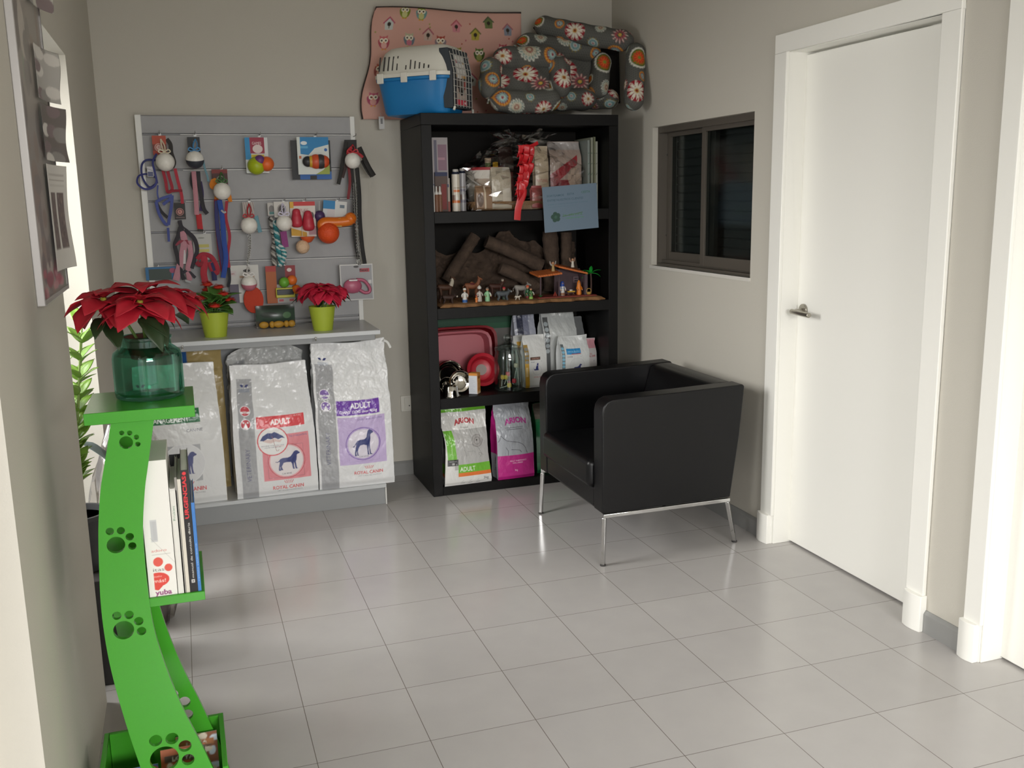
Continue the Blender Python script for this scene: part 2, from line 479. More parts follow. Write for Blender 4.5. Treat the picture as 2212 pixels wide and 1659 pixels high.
# skirting
def skirt(name, a, b, h=0.078, t=0.012):
    (x0, y0), (x1, y1) = a, b
    L = math.hypot(x1 - x0, y1 - y0)
    m = TR(x0, y0, 0) @ RZ(math.atan2(y1 - y0, x1 - x0))
    f = MB(); prof = [(0, 0), (t, 0), (t, h - 0.012), (t * 0.3, h), (0, h)]
    v = [m @ Vector((0, p, q)) for p, q in prof] + [m @ Vector((L, p, q)) for p, q in prof]
    n = len(prof); f.add(v, [(i, (i + 1) % n, n + (i + 1) % n, n + i) for i in range(n)] + [tuple(range(n)), tuple(range(n, 2 * n))])
    return struct(f.build(name, M_SKIRT, smooth=False))
skirt('baseboard_right', (RW, DY1 + 0.045), (RW, BW))
skirt('baseboard_right.001', (RW, EY1 + 0.04), (RW, DY0 - 0.042))
skirt('baseboard_back', (RW, BW), (LW, BW))

# doors: leaf set back in a lined opening, flat casing standing on plinth blocks
def doorway(n, y0, y1, yl, yr, leaf0, leaf1, handle):
    """casing outer edges y0 < y1, inner edges yl < yr"""
    cx = RW - 0.015; zt, zo = 2.044, 2.117
    f = MB()
    f.box((cx, yr, 0.128), (RW, y1, zt)).box((cx, y0, 0.128), (RW, yl, zt)).box((cx, y0, zt), (RW, y1, zo))
    f.box((RW, yr, 0.0), (RW + 0.16, yr + 0.03, zt)).box((RW, yl - 0.03, 0.0), (RW + 0.16, yl, zt)).box((RW, yl, zt), (RW + 0.16, yr, zt + 0.03))
    f.box((RW - 0.007, yr + 0.004, 0), (RW, yr + 0.02, zt)).box((RW - 0.007, yl - 0.02, 0), (RW, yl - 0.004, zt))
    struct(f.build('trim_%d' % n, M_WHITE, bevel=0.0025, seg=2))
    k = 0
    for a, b in ((yr + 0.008, y1 + 0.006), (y0 - 0.006, yl - 0.004)):
        pl = MB(); m_ = 8; v = []
        for i in range(m_ + 1):                                   # bowed front
            t = i / m_; y = a + (b - a) * t; v.append((cx - 0.012 - 0.008 * math.sin(math.pi * t), y))
        lo = [(x, y, 0) for x, y in v] + [(RW, b, 0), (RW, a, 0)]; hi = [(x, y, 0.13) for x, y, z in lo]; q = len(lo)
        pl.add(lo + hi, [(i, (i + 1) % q, q + (i + 1) % q, q + i) for i in range(q)] + [tuple(range(q)), tuple(range(q, 2 * q))])
        struct(pl.build('trim_%d_plinth' % n + ('' if not k else '.001'), M_WHITE, bevel=0.002, seg=2)); k = 1
    lf = struct(MB().box((1.2245, leaf0, 0.008), (1.2645, leaf1, 2.034)).build('door_%d' % n, M_WHITE, bevel=0.002, seg=2))
    st = MB().box((1.2650, yl, 0), (1.285, yr, zt + 0.01))
    st.build('door_stop', M_WHITE, lf, smooth=False)
    if handle:
        M_ST = mat('brushed_steel', '#a9a59b', rough=0.32, metal=1.0)
        h = MB()
        h.lathe([(0.0, 0), (0.026, 0), (0.026, 0.007), (0.024, 0.009), (0.0, 0.009)], 28, M=TR(1.2245, leaf1 - 0.058, 1.021) @ RY(-H))
        h.build('rosette', M_ST, lf)
        h = MB().tube([(1.218, leaf1 - 0.058, 1.021), (1.172, leaf1 - 0.058, 1.017)], 0.0085, 14)
        h.tube(bez([(1.172, leaf1 - 0.048, 1.0175), (1.171, leaf1 - 0.10, 1.0155), (1.171, leaf1 - 0.168, 1.0135)], 6), 0.0105, 16)
        h.build('door_handle', M_ST, lf, bevel=0.002)
    return lf
doorway(1, -0.878, 0.115, -0.795, 0.034, -0.81, 0.049, True)
doorway(2, -2.03, -1.062, -1.95, -1.132, -1.965, -1.117, False)

# the hatch window in the right wall
f = MB(); a, b = RW + 0.030, RW + 0.13
f.box((a, WY1 - 0.014, WZ0), (b, WY1, WZ1)).box((a, WY0, WZ0), (b, WY0 + 0.014, WZ1)).box((a, WY0 + .014, WZ0), (b, WY1 - .014, WZ0 + 0.012)).box((a, WY0 + .014, WZ1 - 0.03), (b, WY1 - .014, WZ1))
f.box((a + 0.055, WY0 + .014, WZ0 + 0.012), (a + 0.062, WY1 - .014, WZ0 + 0.03)).box((a + 0.024, WY0 + .014, WZ0 + 0.012), (a + 0.03, WY1 - .014, WZ0 + 0.03))
win = struct(f.build('window_1', M_ALU, bevel=0.0015, seg=1))
for z in (1.29, 1.70):
    MB().lathe([(0.006, 0), (0.006, 0.003), (0, 0.004)], 12, M=TR(a + 0.05, WY1 - 0.014, z) @ RX(H)).build('screw', M_DARK, win)
def sash(x, y0, y1):
    t = 0.036; s = MB(); z0, z1 = WZ0 + 0.02, WZ1 - 0.02
    s.box((x, y0, z0), (x + 0.024, y0 + t, z1)).box((x, y1 - t, z0), (x + 0.024, y1, z1)).box((x, y0 + t, z0), (x + 0.024, y1 - t, z0 + 0.050)).box((x, y0 + t, z1 - 0.030), (x + 0.024, y1 - t, z1))
    o = s.build('sash', M_ALU, win, bevel=0.002, seg=2)
    MB().box((x + 0.010, y0 + t, z0 + 0.050), (x + 0.014, y1 - t, z1 - 0.030)).build('glass_pane', clearfilm('hatch_glass', '#ccd2d2', 0.03, 0.12, 0.16), o, smooth=False)
sash(RW + 0.078, 0.72, WY1 - 0.016)
sash(RW + 0.046, WY0 + 0.016, 0.79)
s = MB(); z = WZ0 - 0.02
while z < WZ1 + 0.02:
    s.box((RW + 0.142, WY0 - 0.02, z), (RW + 0.150, WY1 + 0.02, z + 0.0395)); z += 0.0435
s.box((RW + 0.150, WY0 - 0.02, WZ0 - 0.02), (RW + 0.158, WY1 + 0.02, WZ1 + 0.02))
s.build('shutter', M_SHUT, win, bevel=0.004, seg=2)
struct(MB().box((RW - 0.006, WY0 - 0.004, WZ0 - 0.016), (RW + 0.018, WY1 + 0.012, WZ0)).build('trim_3', mat('stone_sill', '#d3d0c8', rough=0.4), smooth=False))

# wall socket behind the bookcase
o = thing('wall_socket', 'white wall socket low on the back wall beside the black bookcase', 'socket', (-0.088, BW, 0.401))
M_SOCK = mat('socket_plastic', '#d9d6cc', rough=0.4)
MB().box((-0.032, -0.009, -0.044), (0.032, 0, 0.044)).build('plate', M_SOCK, o, bevel=0.003)
MB().box((-0.012, -0.013, -0.034), (0.030, -0.008, 0.034)).build('rocker', M_SOCK, o, bevel=0.002)
MB().lathe([(0.0035, 0), (0.0035, 0.002), (0, 0.002)], 10, M=TR(0.014, -0.012, -0.012) @ RX(H)).build('pin_hole', M_DARK, o)

# ================================================================== BOOKCASE
BX0, BX1, BF, BB, BZ = -0.066, 0.965, 1.242, 1.690, 1.902
SH = [0.046, 0.508, 0.965, 1.436]              # upper faces of the four boards
M_BLK = mat('black_brown_board', '#0b0a0a', rough=0.45, spec=0.25, var=0.15, scale=8)
o = thing('bookcase', 'tall black open bookcase against the back wall', 'bookcase', (0, 0, 0))
for x in (BX0, BX1 - 0.052): MB().box((x, BF, 0), (x + 0.052, BB, BZ - 0.055)).build('side_panel', M_BLK, o, bevel=0.0015, seg=1)
MB().box((BX0, BF, BZ - 0.055), (BX1, BB, BZ)).build('top_panel', M_BLK, o, bevel=0.0015, seg=1)
MB().box((BX0 + 0.052, BB - 0.006, 0.0), (BX1 - 0.052, BB, BZ - 0.055)).build('back_panel', mat('dark_brown_backing', '#1b1917', rough=0.7, spec=0.2), o, smooth=False)
for i, z in enumerate(SH):
    MB().box((BX0 + 0.052, BF + 0.001, z - (0.046 if i == 0 else 0.055)), (BX1 - 0.052, BB - 0.006, z)).build('shelf', M_BLK, o, bevel=0.0015, seg=1)

# ================================================================== SLATWALL AND COUNTER
SY = 1.675                                      # slat face
M_SLAT = mat('grey_slat_board', '#a2a2a4', rough=0.55, var=0.05, scale=30)
M_UP = mat('white_metal', '#e2e2de', rough=0.35)
SX0, SX1, SZ1 = -1.352, -0.306, 1.918
o = thing('slatwall', 'grey slatwall panel between two white uprights on the back wall', 'display panel')
Z = [0.881, 0.905, 1.058, 1.211, 1.363, 1.512, 1.661, 1.828, SZ1]
f = MB()
for z0, z1 in zip(Z[:-1], Z[1:]): f.box((SX0 + 0.026, SY, z0 + 0.004), (SX1 - 0.022, SY + 0.018, z1 - 0.004))
f.box((SX0 + 0.026, SY + 0.018, 0.10), (SX1 - 0.022, BW - 0.002, SZ1))
f.build('slat_panel', M_SLAT, o, bevel=0.002, seg=1)
for x0, x1 in ((SX0, SX0 + 0.028), (SX1 - 0.024, SX1)): MB().box((x0, SY - 0.004, 0.0), (x1, BW - 0.002, SZ1)).build('upright', M_UP, o, bevel=0.002, seg=2)
rail = MB()
for z in Z[2:-1]: rail.box((SX0 + 0.20, SY + 0.001, z - 0.0035), (SX1 - 0.024, SY + 0.012, z - 0.0005))
rail.build('groove_rail', M_UP, o, smooth=False)

CF = 1.217
M_CT = mat('pale_grey_laminate', '#bfc2c4', rough=0.3, spec=0.5)
M_CT2 = mat('mid_grey_laminate', '#8f9192', rough=0.4)
o = thing('display_counter', 'grey display counter with open shelf under the slatwall', 'counter')
MB().box((-1.36, CF, 0.860), (-0.308, SY - 0.006, 0.881)).build('countertop', M_CT, o, bevel=0.002, seg=2)
MB().box((-1.34, CF + 0.05, 0.828), (-0.325, SY - 0.006, 0.860)).build('apron', M_CT2, o, bevel=0.002, seg=1)
MB().box((-1.36, CF, 0.088), (-0.312, SY - 0.006, 0.106)).build('bottom_shelf', M_CT, o, bevel=0.002, seg=2)
MB().box((-1.36, CF + 0.014, 0.0), (-0.318, CF + 0.03, 0.088)).build('plinth', M_CT2, o, bevel=0.001, seg=1)
MB().box((-0.318, CF + 0.002, 0.0), (-0.312, SY - 0.006, 0.088)).build('end_panel', M_UP, o, bevel=0.001, seg=1)
MB().box((-1.34, SY - 0.012, 0.106), (-0.33, SY - 0.006, 0.828)).build('back_panel', M_CT2, o, smooth=False)
for x in (-1.22, -0.62):
    h = MB().tube([(x, CF - 0.004, 0.858), (x, CF - 0.010, 0.848)], 0.004, 8); h.ball((x, CF - 0.006, 0.862), 0.0055, 10, 8)
    h.build('price_clip', mat('chrome', '#d8d8d8', rough=0.12, metal=1.0), o)

# ================================================================== GREEN STAND
GY = -1.169
M_GRN = mat('lime_green_laminate', '#41972a', rough=0.22, spec=0.5, var=0.04, scale=300)
Lp = [(239.5, 912), (233, 958), (224.5, 1011), (217.5, 1058), (213, 1138), (214.5, 1226), (218.5, 1307), (227.7, 1380), (240.6, 1446), (259, 1516), (279, 1582), (305, 1659)]
Rp = [(333.5, 912), (326, 958), (319, 1011), (313, 1058), (309, 1138), (313, 1208), (319.5, 1270), (328.7, 1336), (345, 1399), (371, 1472), (400, 1538), (433, 1601), (461, 1659)]
Lq = [oy(x, y, GY) for x, y in Lp]; Rq = [oy(x, y, GY) for x, y in Rp]
def tail(q):                                    # carry the sweep on down to the tray
    d = (q[-1] - q[-2]); return q + [q[-1] + Vector((d.x / abs(d.z) * s, 0, -s)) for s in (0.06,)] + [Vector((q[-1].x + d.x / abs(d.z) * (q[-1].z - 0.02) * 0.85, GY, 0.02))]
Lq, Rq = tail(Lq), tail(Rq)
ztop = 1.038
def fitz(q): q[0] = Vector((q[0].x, GY, ztop)); return q
Lq, Rq = fitz(Lq), fitz(Rq)
PAW = [[(272.6, 954.7, 15), (263.3, 933.9, 5.6), (280.3, 934, 5.8), (294.8, 943, 5.8), (298, 958, 5.8)],
       [(250.9, 1175.5, 20), (237.6, 1146, 9), (261.5, 1144.5, 8.8), (280.6, 1157.6, 9), (286, 1177.5, 9)],
       [(267.4, 1359, 22.5), (252.7, 1328, 10), (279, 1326, 10.2), (300, 1339.5, 10.2), (306, 1360.8, 10.2)],
       [(355.5, 1637, 31), (336.4, 1597, 14), (371.6, 1592.6, 14), (399.5, 1608.7, 14), (406.5, 1638, 13.5)]]
def panel_mesh(name):
    cu = bpy.data.curves.new(name, 'CURVE'); cu.dimensions = '2D'; cu.fill_mode = 'BOTH'; cu.extrude = 0.006
    def loop(pts):
        s = cu.splines.new('POLY'); s.points.add(len(pts) - 1); s.use_cyclic_u = True
        for p, (x, z) in zip(s.points, pts): p.co = (x, z, 0, 1)
    A = [(v.x, v.z) for v in bez(Lq, 5)]; Bz = [(v.x, v.z) for v in bez(Rq, 5)]
    loop(A + Bz[::-1])
    for paw in PAW:
        for x, y, r in paw:
            c = oy(x, y, GY); rr = (oy(x + r, y, GY) - c).length
            loop([(c.x + rr * math.cos(k * math.pi / 14), c.z + rr * math.sin(k * math.pi / 14)) for k in range(28)])
    ob = bpy.data.objects.new(name, cu); COL.objects.link(ob)
    me = bpy.data.meshes.new_from_object(ob.evaluated_get(bpy.context.evaluated_depsgraph_get()))
    bpy.data.objects.remove(ob); bpy.data.curves.remove(cu); me.name = name
    me.transform(Matrix(((1, 0, 0, 0), (0, 0, -1, 0), (0, 1, 0, 0), (0, 0, 0, 1))))
    me.materials.clear()
    return me
st = thing('paw_print_stand', 'lime green curved leaflet stand with paw print cut-outs by the left wall', 'stand')
pm = panel_mesh('curved_panel')
p = link('curved_panel', pm, M_GRN, st, smooth=False); p.location = (0, GY, 0)
p = link('curved_panel', pm.copy(), None, st, smooth=False); p.location = (0, -0.955, 0)
MB().box((-1.414, GY - 0.016, 1.038), (-1.188, -0.945, 1.064)).build('top_plate', M_GRN, st, bevel=0.001, seg=1)
MB().box((-1.405, GY + 0.006, 0.601), (-1.199, -0.885, 0.622)).build('shelf', M_GRN, st, bevel=0.001, seg=1)
f = MB(); f.box((-1.46, GY + 0.007, 0.0), (-1.18, -0.90, 0.02)).box((-1.192, GY + 0.007, 0.02), (-1.18, -0.90, 0.172)).box((-1.46, -0.912, 0.02), (-1.192, -0.90, 0.172)).box((-1.472, GY + 0.007, 0.0), (-1.46, -0.90, 0.172))
f.build('leaflet_tray', M_GRN, st, bevel=0.001, seg=1)

# ================================================================== ARMCHAIR
M_LEA = mat('black_leather', '#08080a', rough=0.36, spec=0.4, bump=0.10, bscale=500)
M_CHR = mat('chrome', '#d8d8d8', rough=0.12, metal=1.0)
ch = thing('armchair', 'black leather cube armchair on chrome legs in front of the bookcase', 'armchair', (0, 0, 0))
side = [(0.352, 0.224), (0.352, 0.640), (0.357, 0.668), (0.372, 0.688), (0.396, 0.698), (0.70, 0.703), (0.996, 0.712), (1.004, 0.704), (0.985, 0.50), (0.948, 0.226)]
for y0 in (0.070, 0.708):
    MB().prism(side, 0.088, TR(0, y0, 0)).build('arm', M_LEA, ch, bevel=0.014, seg=4)
bk = [(0.800, 0.226), (0.80, 0.40), (0.885, 0.690), (0.900, 0.704), (0.94, 0.709), (0.985, 0.709), (0.998, 0.700), (0.982, 0.50), (0.944, 0.226)]
MB().prism(bk, 0.552, TR(0, 0.157, 0)).build('backrest', M_LEA, ch, bevel=0.012, seg=4)
MB().box((0.354, 0.157, 0.224), (0.81, 0.709, 0.315)).build('seat_base', M_LEA, ch, bevel=0.012, seg=3)
c = MB().box((0.328, 0.162, 0.312), (0.845, 0.704, 0.428)).build('seat_cushion', M_LEA, ch, bevel=0.022, seg=4)
f = MB(); r = 0.008
for y in (0.074, 0.792): f.box((0.356, y - r, 0.206), (0.946, y + r, 0.222))
f.box((0.64 - r, 0.082, 0.206), (0.64 + r, 0.784, 0.222))
f.build('base_frame', M_CHR, ch, bevel=0.002, seg=2)
def leg(a, b):
    f = MB(); f.tube([a, b], 0.0115, 4); lg = f.build('leg', M_CHR, ch, bevel=0.002, seg=2, angle=30)
    MB().lathe([(0.012, 0), (0.012, 0.006), (0.010, 0.007)], 12, c=(b[0], b[1], 0.0)).build('foot_cap', M_DARK, lg)
leg((0.362, 0.074, 0.206), (0.356, 0.074, 0.006)); leg((0.362, 0.792, 0.206), (0.352, 0.794, 0.006))
leg((0.938, 0.078, 0.206), (1.004, 0.118, 0.006)); leg((0.938, 0.788, 0.206), (1.004, 0.755, 0.006))
# ================================================================== FOOD BAGS
def ridged(x, z, seed, f):
    """creased-foil height field: folded plane waves in random directions"""
    R = np.random.RandomState(seed); h = 0; a = 1.0; tot = 0
    for k in range(7):
        th = R.uniform(0, math.pi); ph = R.uniform(0, 6.28); ff = f * (1.35 ** k)
        s = np.sin((x * math.cos(th) + z * math.sin(th)) * ff + ph + 1.3 * np.sin((z * math.cos(th) - x * math.sin(th)) * ff * 0.6 + ph * 2))
        h = h + a * (1 - 2 * np.abs(s)); tot += a; a *= 0.74
    return h / tot
def bag(name, label, cat, loc, w, d, h, front, left=None, bg='#dcdcda', rz=0.0, lean=0.06, seed=1, wr=0.006, topw=1.0, ear=0.0, sag=0.0, pinch=0.62,
        m=None, group=None, step=2.0, taper=0.0, bulge=0.5, tilt=0.0, back=None):
    """gusseted sack: printed front, folded sides, squeezed flat at the top; local origin at the middle of its foot"""
    o_ = thing(name, label, cat, loc, rz, group)
    W_, D_, H_ = w, d, h
    nf = max(10, int(w * 1000 / step)); nz = max(12, int(h * 1000 / step)); ns = 10
    uf = np.linspace(0, 1, nf + 1)[:-1]; us = np.linspace(0, 1, ns + 1)[:-1]; ub = np.linspace(0, 1, 13)[:-1]
    side = np.concatenate([np.zeros(nf), np.ones(ns), np.full(12, 2), np.full(ns, 3)]); t = np.concatenate([uf, us, ub, us])
    v = np.linspace(0, 1, nz + 1)[:, None]
    sm = lambda e0, e1, x: (lambda q: q * q * (3 - 2 * q))(np.clip((x - e0) / (e1 - e0), 0, 1))
    pin = sm(pinch, 1.0, v)
    Dv = D_ * (1 - 0.965 * pin) * (0.86 + 0.14 * sm(0, 0.05, v)); Wv = W_ * (1 + (topw - 1) * sm(0.35, 1, v)) * (1 - taper * np.sin(math.pi * v) ** 2)
    S = side[None, :]; t2 = t[None, :]
    x = np.where(S == 0, -0.5 + t2, np.where(S == 1, 0.5, np.where(S == 2, 0.5 - t2, -0.5)))
    y = np.where(S == 0, -0.5, np.where(S == 1, -0.5 + t2, np.where(S == 2, 0.5, 0.5 - t2)))
    fold = 0.22 * Dv * (1 - (2 * y) ** 2) * (0.25 + 0.75 * sm(0.1, 0.8, v))
    X = x * Wv + np.where(S == 1, -fold, np.where(S == 3, fold, 0))
    belly = bulge * 0.22 * D_ * (1 - (2 * x) ** 2) * np.sin(math.pi * np.clip(v * 0.9 + 0.05, 0, 1)) ** 0.7
    Y = y * Dv + np.where(S == 0, -belly, np.where(S == 2, belly * 0.5, 0))
    # rounded vertical edges
    Zt = H_ * (1 + ear * (2 * x) ** 2 * np.sign(1) - sag * (1 - (2 * x) ** 2))
    Z = v * Zt
    wv = wr * (0.35 + 1.0 * sm(0.35, 0.95, v)) * sm(0.0, 0.06, v) * (1 - 0.6 * sm(0.95, 1, v))
    n1 = ridged(X, Z, seed, 16.0) + 0.5 * ridged(X * 1.3, Z, seed + 7, 38.0)
    Y = Y + np.where((S == 0) | (S == 2), wv * n1, 0) + np.where(v > 0.9, 0.008 * np.sin(X * 30 + seed) * sm(0.9, 1, v), 0)
    X = X + np.where((S == 1) | (S == 3), wv * 0.7 * ridged(Y, Z, seed + 3, 30.0), wv * 0.25 * np.sin(Z * 40 + seed))
    Y = Y + lean * Z; X = X + tilt * Z
    co = np.stack([X + 0 * v, Y + 0 * v, Z + 0 * X], -1)
    cols = np.empty(co.shape); cols[:] = lin(back or bg)
    front.q = step
    VX, VZ = np.meshgrid(uf * front.w, np.linspace(0, front.h, nz + 1))
    cols[:, :nf] = front.sample(VX, VZ)
    if left:
        left.q = step
        LX, LZ = np.meshgrid(us * left.w, np.linspace(0, left.h, nz + 1)); cols[:, -ns:] = left.sample(LX, LZ)
    body = painted('sack', co, cols, nf, nz, m or GLOSSY, o_, closed=True)
    bmm = bmesh.new(); bmm.from_mesh(body.data); bmm.verts.ensure_lookup_table()
    n = co.shape[1]
    bmm.faces.new([bmm.verts[i] for i in range(n)][::-1])
    bmm.to_mesh(body.data); bmm.free()
    seam = []
    k = co.shape[0] - 1
    pts = [Vector(co[k, i]) * 0.5 + Vector(co[k, nf + ns + min(11, int((nf - 1 - i) / nf * 12))]) * 0.5 for i in range(0, nf, 4)]
    pts = [Vector((p.x, p.y, p.z - 0.003)) for p in pts]
    MB().tube(pts, 0.004, 6, flat=(0.012, 0.0025)).build('top_seam', mat('seam_' + name + str(seed), bg, rough=0.4), o_)
    return o_

DOG = [(0, .50), (.07, .47), (.14, .52), (.20, .62), (.30, .66), (.50, .66), (.62, .72), (.70, .85), (.76, .96), (.84, 1), (.91, .98), (.94, .93), (1, .88), (.99, .83),
       (.91, .80), (.87, .76), (.86, .62), (.85, .50), (.82, .40), (.83, .2), (.85, .04), (.89, .02), (.88, 0), (.80, 0), (.78, .05), (.76, .30), (.74, .38), (.73, .2), (.75, .03),
       (.77, 0), (.69, 0), (.68, .05), (.66, .30), (.62, .40), (.45, .42), (.33, .40), (.28, .30), (.24, .2), (.27, .04), (.30, 0), (.21, 0), (.19, .06), (.19, .22), (.17, .14),
       (.19, .02), (.20, -.02), (.12, -.02), (.11, .06), (.13, .22), (.16, .36), (.17, .46), (.14, .48), (.08, .43), (0, .47)]
TALL = [(0, .36), (.06, .40), (.13, .50), (.20, .58), (.35, .62), (.55, .63), (.64, .70), (.68, .84), (.72, .95), (.80, 1), (.88, .97), (.96, .92), (.97, .86), (.88, .83), (.82, .78),
        (.82, .62), (.80, .48), (.80, .25), (.84, .04), (.90, .03), (.90, 0), (.79, 0), (.76, .2), (.74, .36), (.72, .2), (.74, .03), (.78, 0), (.68, 0), (.67, .2), (.64, .38), (.50, .42),
        (.34, .40), (.25, .28), (.22, .18), (.23, .03), (.27, 0), (.18, 0), (.16, .1), (.17, .2), (.13, .1), (.15, -.01), (.08, -.01), (.07, .08), (.10, .24), (.14, .38), (.13, .46), (.06, .35), (0, .33)]
CAT = [(.0, .10), (.05, .02), (.20, 0), (.62, 0), (.80, .02), (.80, .08), (.72, .12), (.70, .40), (.74, .62), (.76, .80), (.74, .96), (.68, .88), (.60, .90), (.54, 1.0), (.52, .80), (.44, .62), (.34, .40), (.28, .18), (.10, .14), (.04, .25), (-.02, .25)]
def fig(c, P, x, y, w, h, col, flip=False):
    c.poly([(x + (w * (1 - a) if flip else w * a), y + h * b) for a, b in P], col)
NAVY, RCRED = '#2b3470', '#cc3a3f'
def crown(c, x, y, w, col):
    for k in range(5):
        u = (k - 2) / 2
        c.line([(x + u * w * 0.36, y), (x + u * w * 0.52, y + w * 0.30 * (1 - 0.12 * u * u))], w * 0.07, col)
        c.ell(x + u * w * 0.54, y + w * 0.34 * (1 - 0.12 * u * u), w * 0.055, w * 0.055, col)
def royal(c, x, y, w, h=None):
    c.text('ROYAL CANIN', x, y, h or w * 0.115, RCRED, wid=w, bold=0.02)
    crown(c, x + w * 0.02, y + w * 0.19, w * 0.26, RCRED)
    c.text('VET CARE NUTRITION', x + w * .04, y - w * 0.085, w * 0.04, '#8a8a8e', wid=w * 0.82)
def greybar(c, x0, x1, h, yv0, yv1, ic1, ic2, tint, yl):
    c.rect(x0, 0, x1, h * 0.90, '#a4a5a8'); xm = (x0 + x1) / 2
    c.text('VETERINARY', xm + 8, (yv0 + yv1) / 2, 20, '#6b6c86', ang=math.pi / 2, wid=yv1 - yv0)
    for q, up in ((ic1, True), (ic2, False)):
        c.ell(xm - 4, q, 25, 25, tint); c.ell(xm - 4, q, 25, 25, '#e9e6ea', inner=0.86)
        if up: c.rect(xm - 25, q - 12, xm + 17, q - 2, '#efeff0'); c.line([(xm - 18, q - 2), (xm + 8, q - 14)], 2, tint); c.line([(xm - 18, q - 14), (xm + 8, q - 2)], 2, tint)
        else: c.poly([(xm - 16, q - 20), (xm - 4, q + 6), (xm + 8, q - 20)], '#f2f2f4'); c.ell(xm - 14, q + 8, 4, 4, '#f2f2f4'); c.ell(xm + 6, q + 8, 4, 4, '#f2f2f4')
    c.poly([(xm - 22, yl + 22), (xm - 8, yl + 22), (xm - 4, yl + 10), (xm - 14, yl + 10)], NAVY); c.poly([(xm + 22, yl + 22), (xm + 8, yl + 22), (xm + 0, yl + 10), (xm + 12, yl + 10)], NAVY)
    for k in range(3): c.rect(xm - 26, yl - 2 - 5 * k, xm + 26, yl - 0.5 - 5 * k, '#4a6a92')

WHITEBAG = '#dfe0e1'
BG3 = 'food sacks standing in the grey counter'
# middle sack: red band, umbrella, dog in a pink square
c = Canvas(385, 640, 1.6, WHITEBAG)
greybar(c, 26, 100, 640, 84, 246, 428, 366, '#c94a55', 528)
c.rect(128, 78, 352, 306, '#dd8b93'); c.rect(108, 342, 338, 398, '#d9424a'); c.text('ADULT', 222, 356, 26, '#f6f2f2', bold=0.03, wid=96)
c.text('NEUTERED', 306, 388, 6, '#f3d7d7'); c.rect(128, 310, 352, 338, WHITEBAG); c.text('TO 7 MONTHS', 300, 288, 9, '#5a5a8c', wid=88)
c.ell(240, 172, 88, 88, '#c85763'); c.ell(240, 172, 84, 84, '#e3a9ae'); c.ell(240, 172, 78, 78, '#e4dcdd'); c.line([(150, 90), (150, 250), (320, 250), (320, 90), (150, 90)], 0.7, '#9a6570')
fig(c, DOG, 186, 126, 118, 92, NAVY); c.text('CANINE', 236, 104, 8, '#4b4b5c', wid=46)
c.ell(180, 276, 73, 73, '#d2434c'); c.ell(180, 276, 68, 68, '#ecebea')
c.poly([(120, 282), (134, 304), (158, 318), (178, 316), (190, 322), (208, 312), (226, 300), (238, 286), (222, 290), (206, 284), (190, 292), (172, 286), (156, 290), (138, 280)], '#2f3d74')
c.poly([(132, 278), (150, 286), (172, 284), (190, 288), (212, 280), (226, 284), (214, 268), (192, 274), (170, 266), (148, 272)], '#d9c2bd')
c.line([(178, 300), (192, 236), (196, 226), (204, 226), (206, 232)], 2, '#a06a62')
for k in range(2): c.text('ABSORBS MOISTURE CARE', 178, 252 - 9 * k, 5, '#5d6176', wid=108 - 30 * k)
c.text('NUTRITION', 212, 246, 4, RCRED, wid=34)
royal(c, 240, 32, 146); c.line([(100, 560), (385, 560)], 1.2, '#b9babd'); c.line([(100, 566), (385, 566)], 1, '#c4c5c8')
lc = Canvas(150, 640, 0.8, '#d3d5da')
for k in range(9): lc.text('nutrition', 60, 40 + 32 * k, 12, '#8fa0c8', ang=math.pi / 2, wid=28)
bag('dog_food_sack', 'white dog food sack with red band and umbrella picture, middle of the counter', 'food sack', (-0.838, 1.305, 0.107), 0.385, 0.150, 0.625, c, lc, bg=WHITEBAG, rz=0.03, lean=0.055, seed=11, topw=0.93, pinch=0.50, wr=0.0045, group=BG3, ear=0.012, sag=0.0)
# right sack: purple band
c = Canvas(372, 735, 1.6, '#e1e2e3')
greybar(c, 12, 96, 700, 128, 296, 486, 426, '#8468ad', 640)
c.rect(104, 120, 336, 368, '#c3b0d8'); c.rect(100, 378, 312, 452, '#6f3fa6'); c.text('ADULT', 218, 412, 27, '#f2eff6', bold=0.03, wid=104); c.text('GIANT DOG over 45kg', 206, 388, 14, '#efe9f4', bold=0.015, wid=186)
c.text('18/24 months', 262, 446, 5, '#e3d8ee'); c.text('OVER 18/24 MONTHS', 262, 348, 9, '#6a5d98', wid=124)
c.ell(222, 226, 86, 86, '#7f63ad'); c.ell(222, 226, 82, 82, '#b7a3d0'); c.ell(222, 226, 76, 76, '#dcd6e2'); c.line([(150, 134), (150, 300), (300, 300), (300, 134), (150, 134)], 0.8, '#8a74ad')
fig(c, TALL, 172, 166, 104, 132, NAVY); c.text('CANINE', 224, 156, 8, '#5b5b6c', wid=46)
royal(c, 242, 66, 142)
lc = Canvas(150, 735, 0.8, '#d8dadc'); lc.rect(60, 420, 110, 470, NAVY); lc.rect(60, 440, 110, 446, '#dfe2ee')
pb = bag('dog_food_sack', 'white dog food sack with purple band for giant dogs, right end of the counter', 'food sack', (-0.452, 1.300, 0.107), 0.372, 0.150, 0.712, c, lc, bg='#e1e2e3', rz=-0.02, lean=0.05, seed=23, topw=0.97, pinch=0.50, wr=0.009, group=BG3, ear=0.012, sag=0.012)
MB().tube(bez([(0.172, -0.002, 0.712), (0.192, 0.0, 0.700), (0.206, 0.0, 0.672)], 5), 0.004, 6, flat=(0.012, 0.003)).build('closing_strip', mat('paper_strip', '#d9d9d6', rough=0.6), pb)
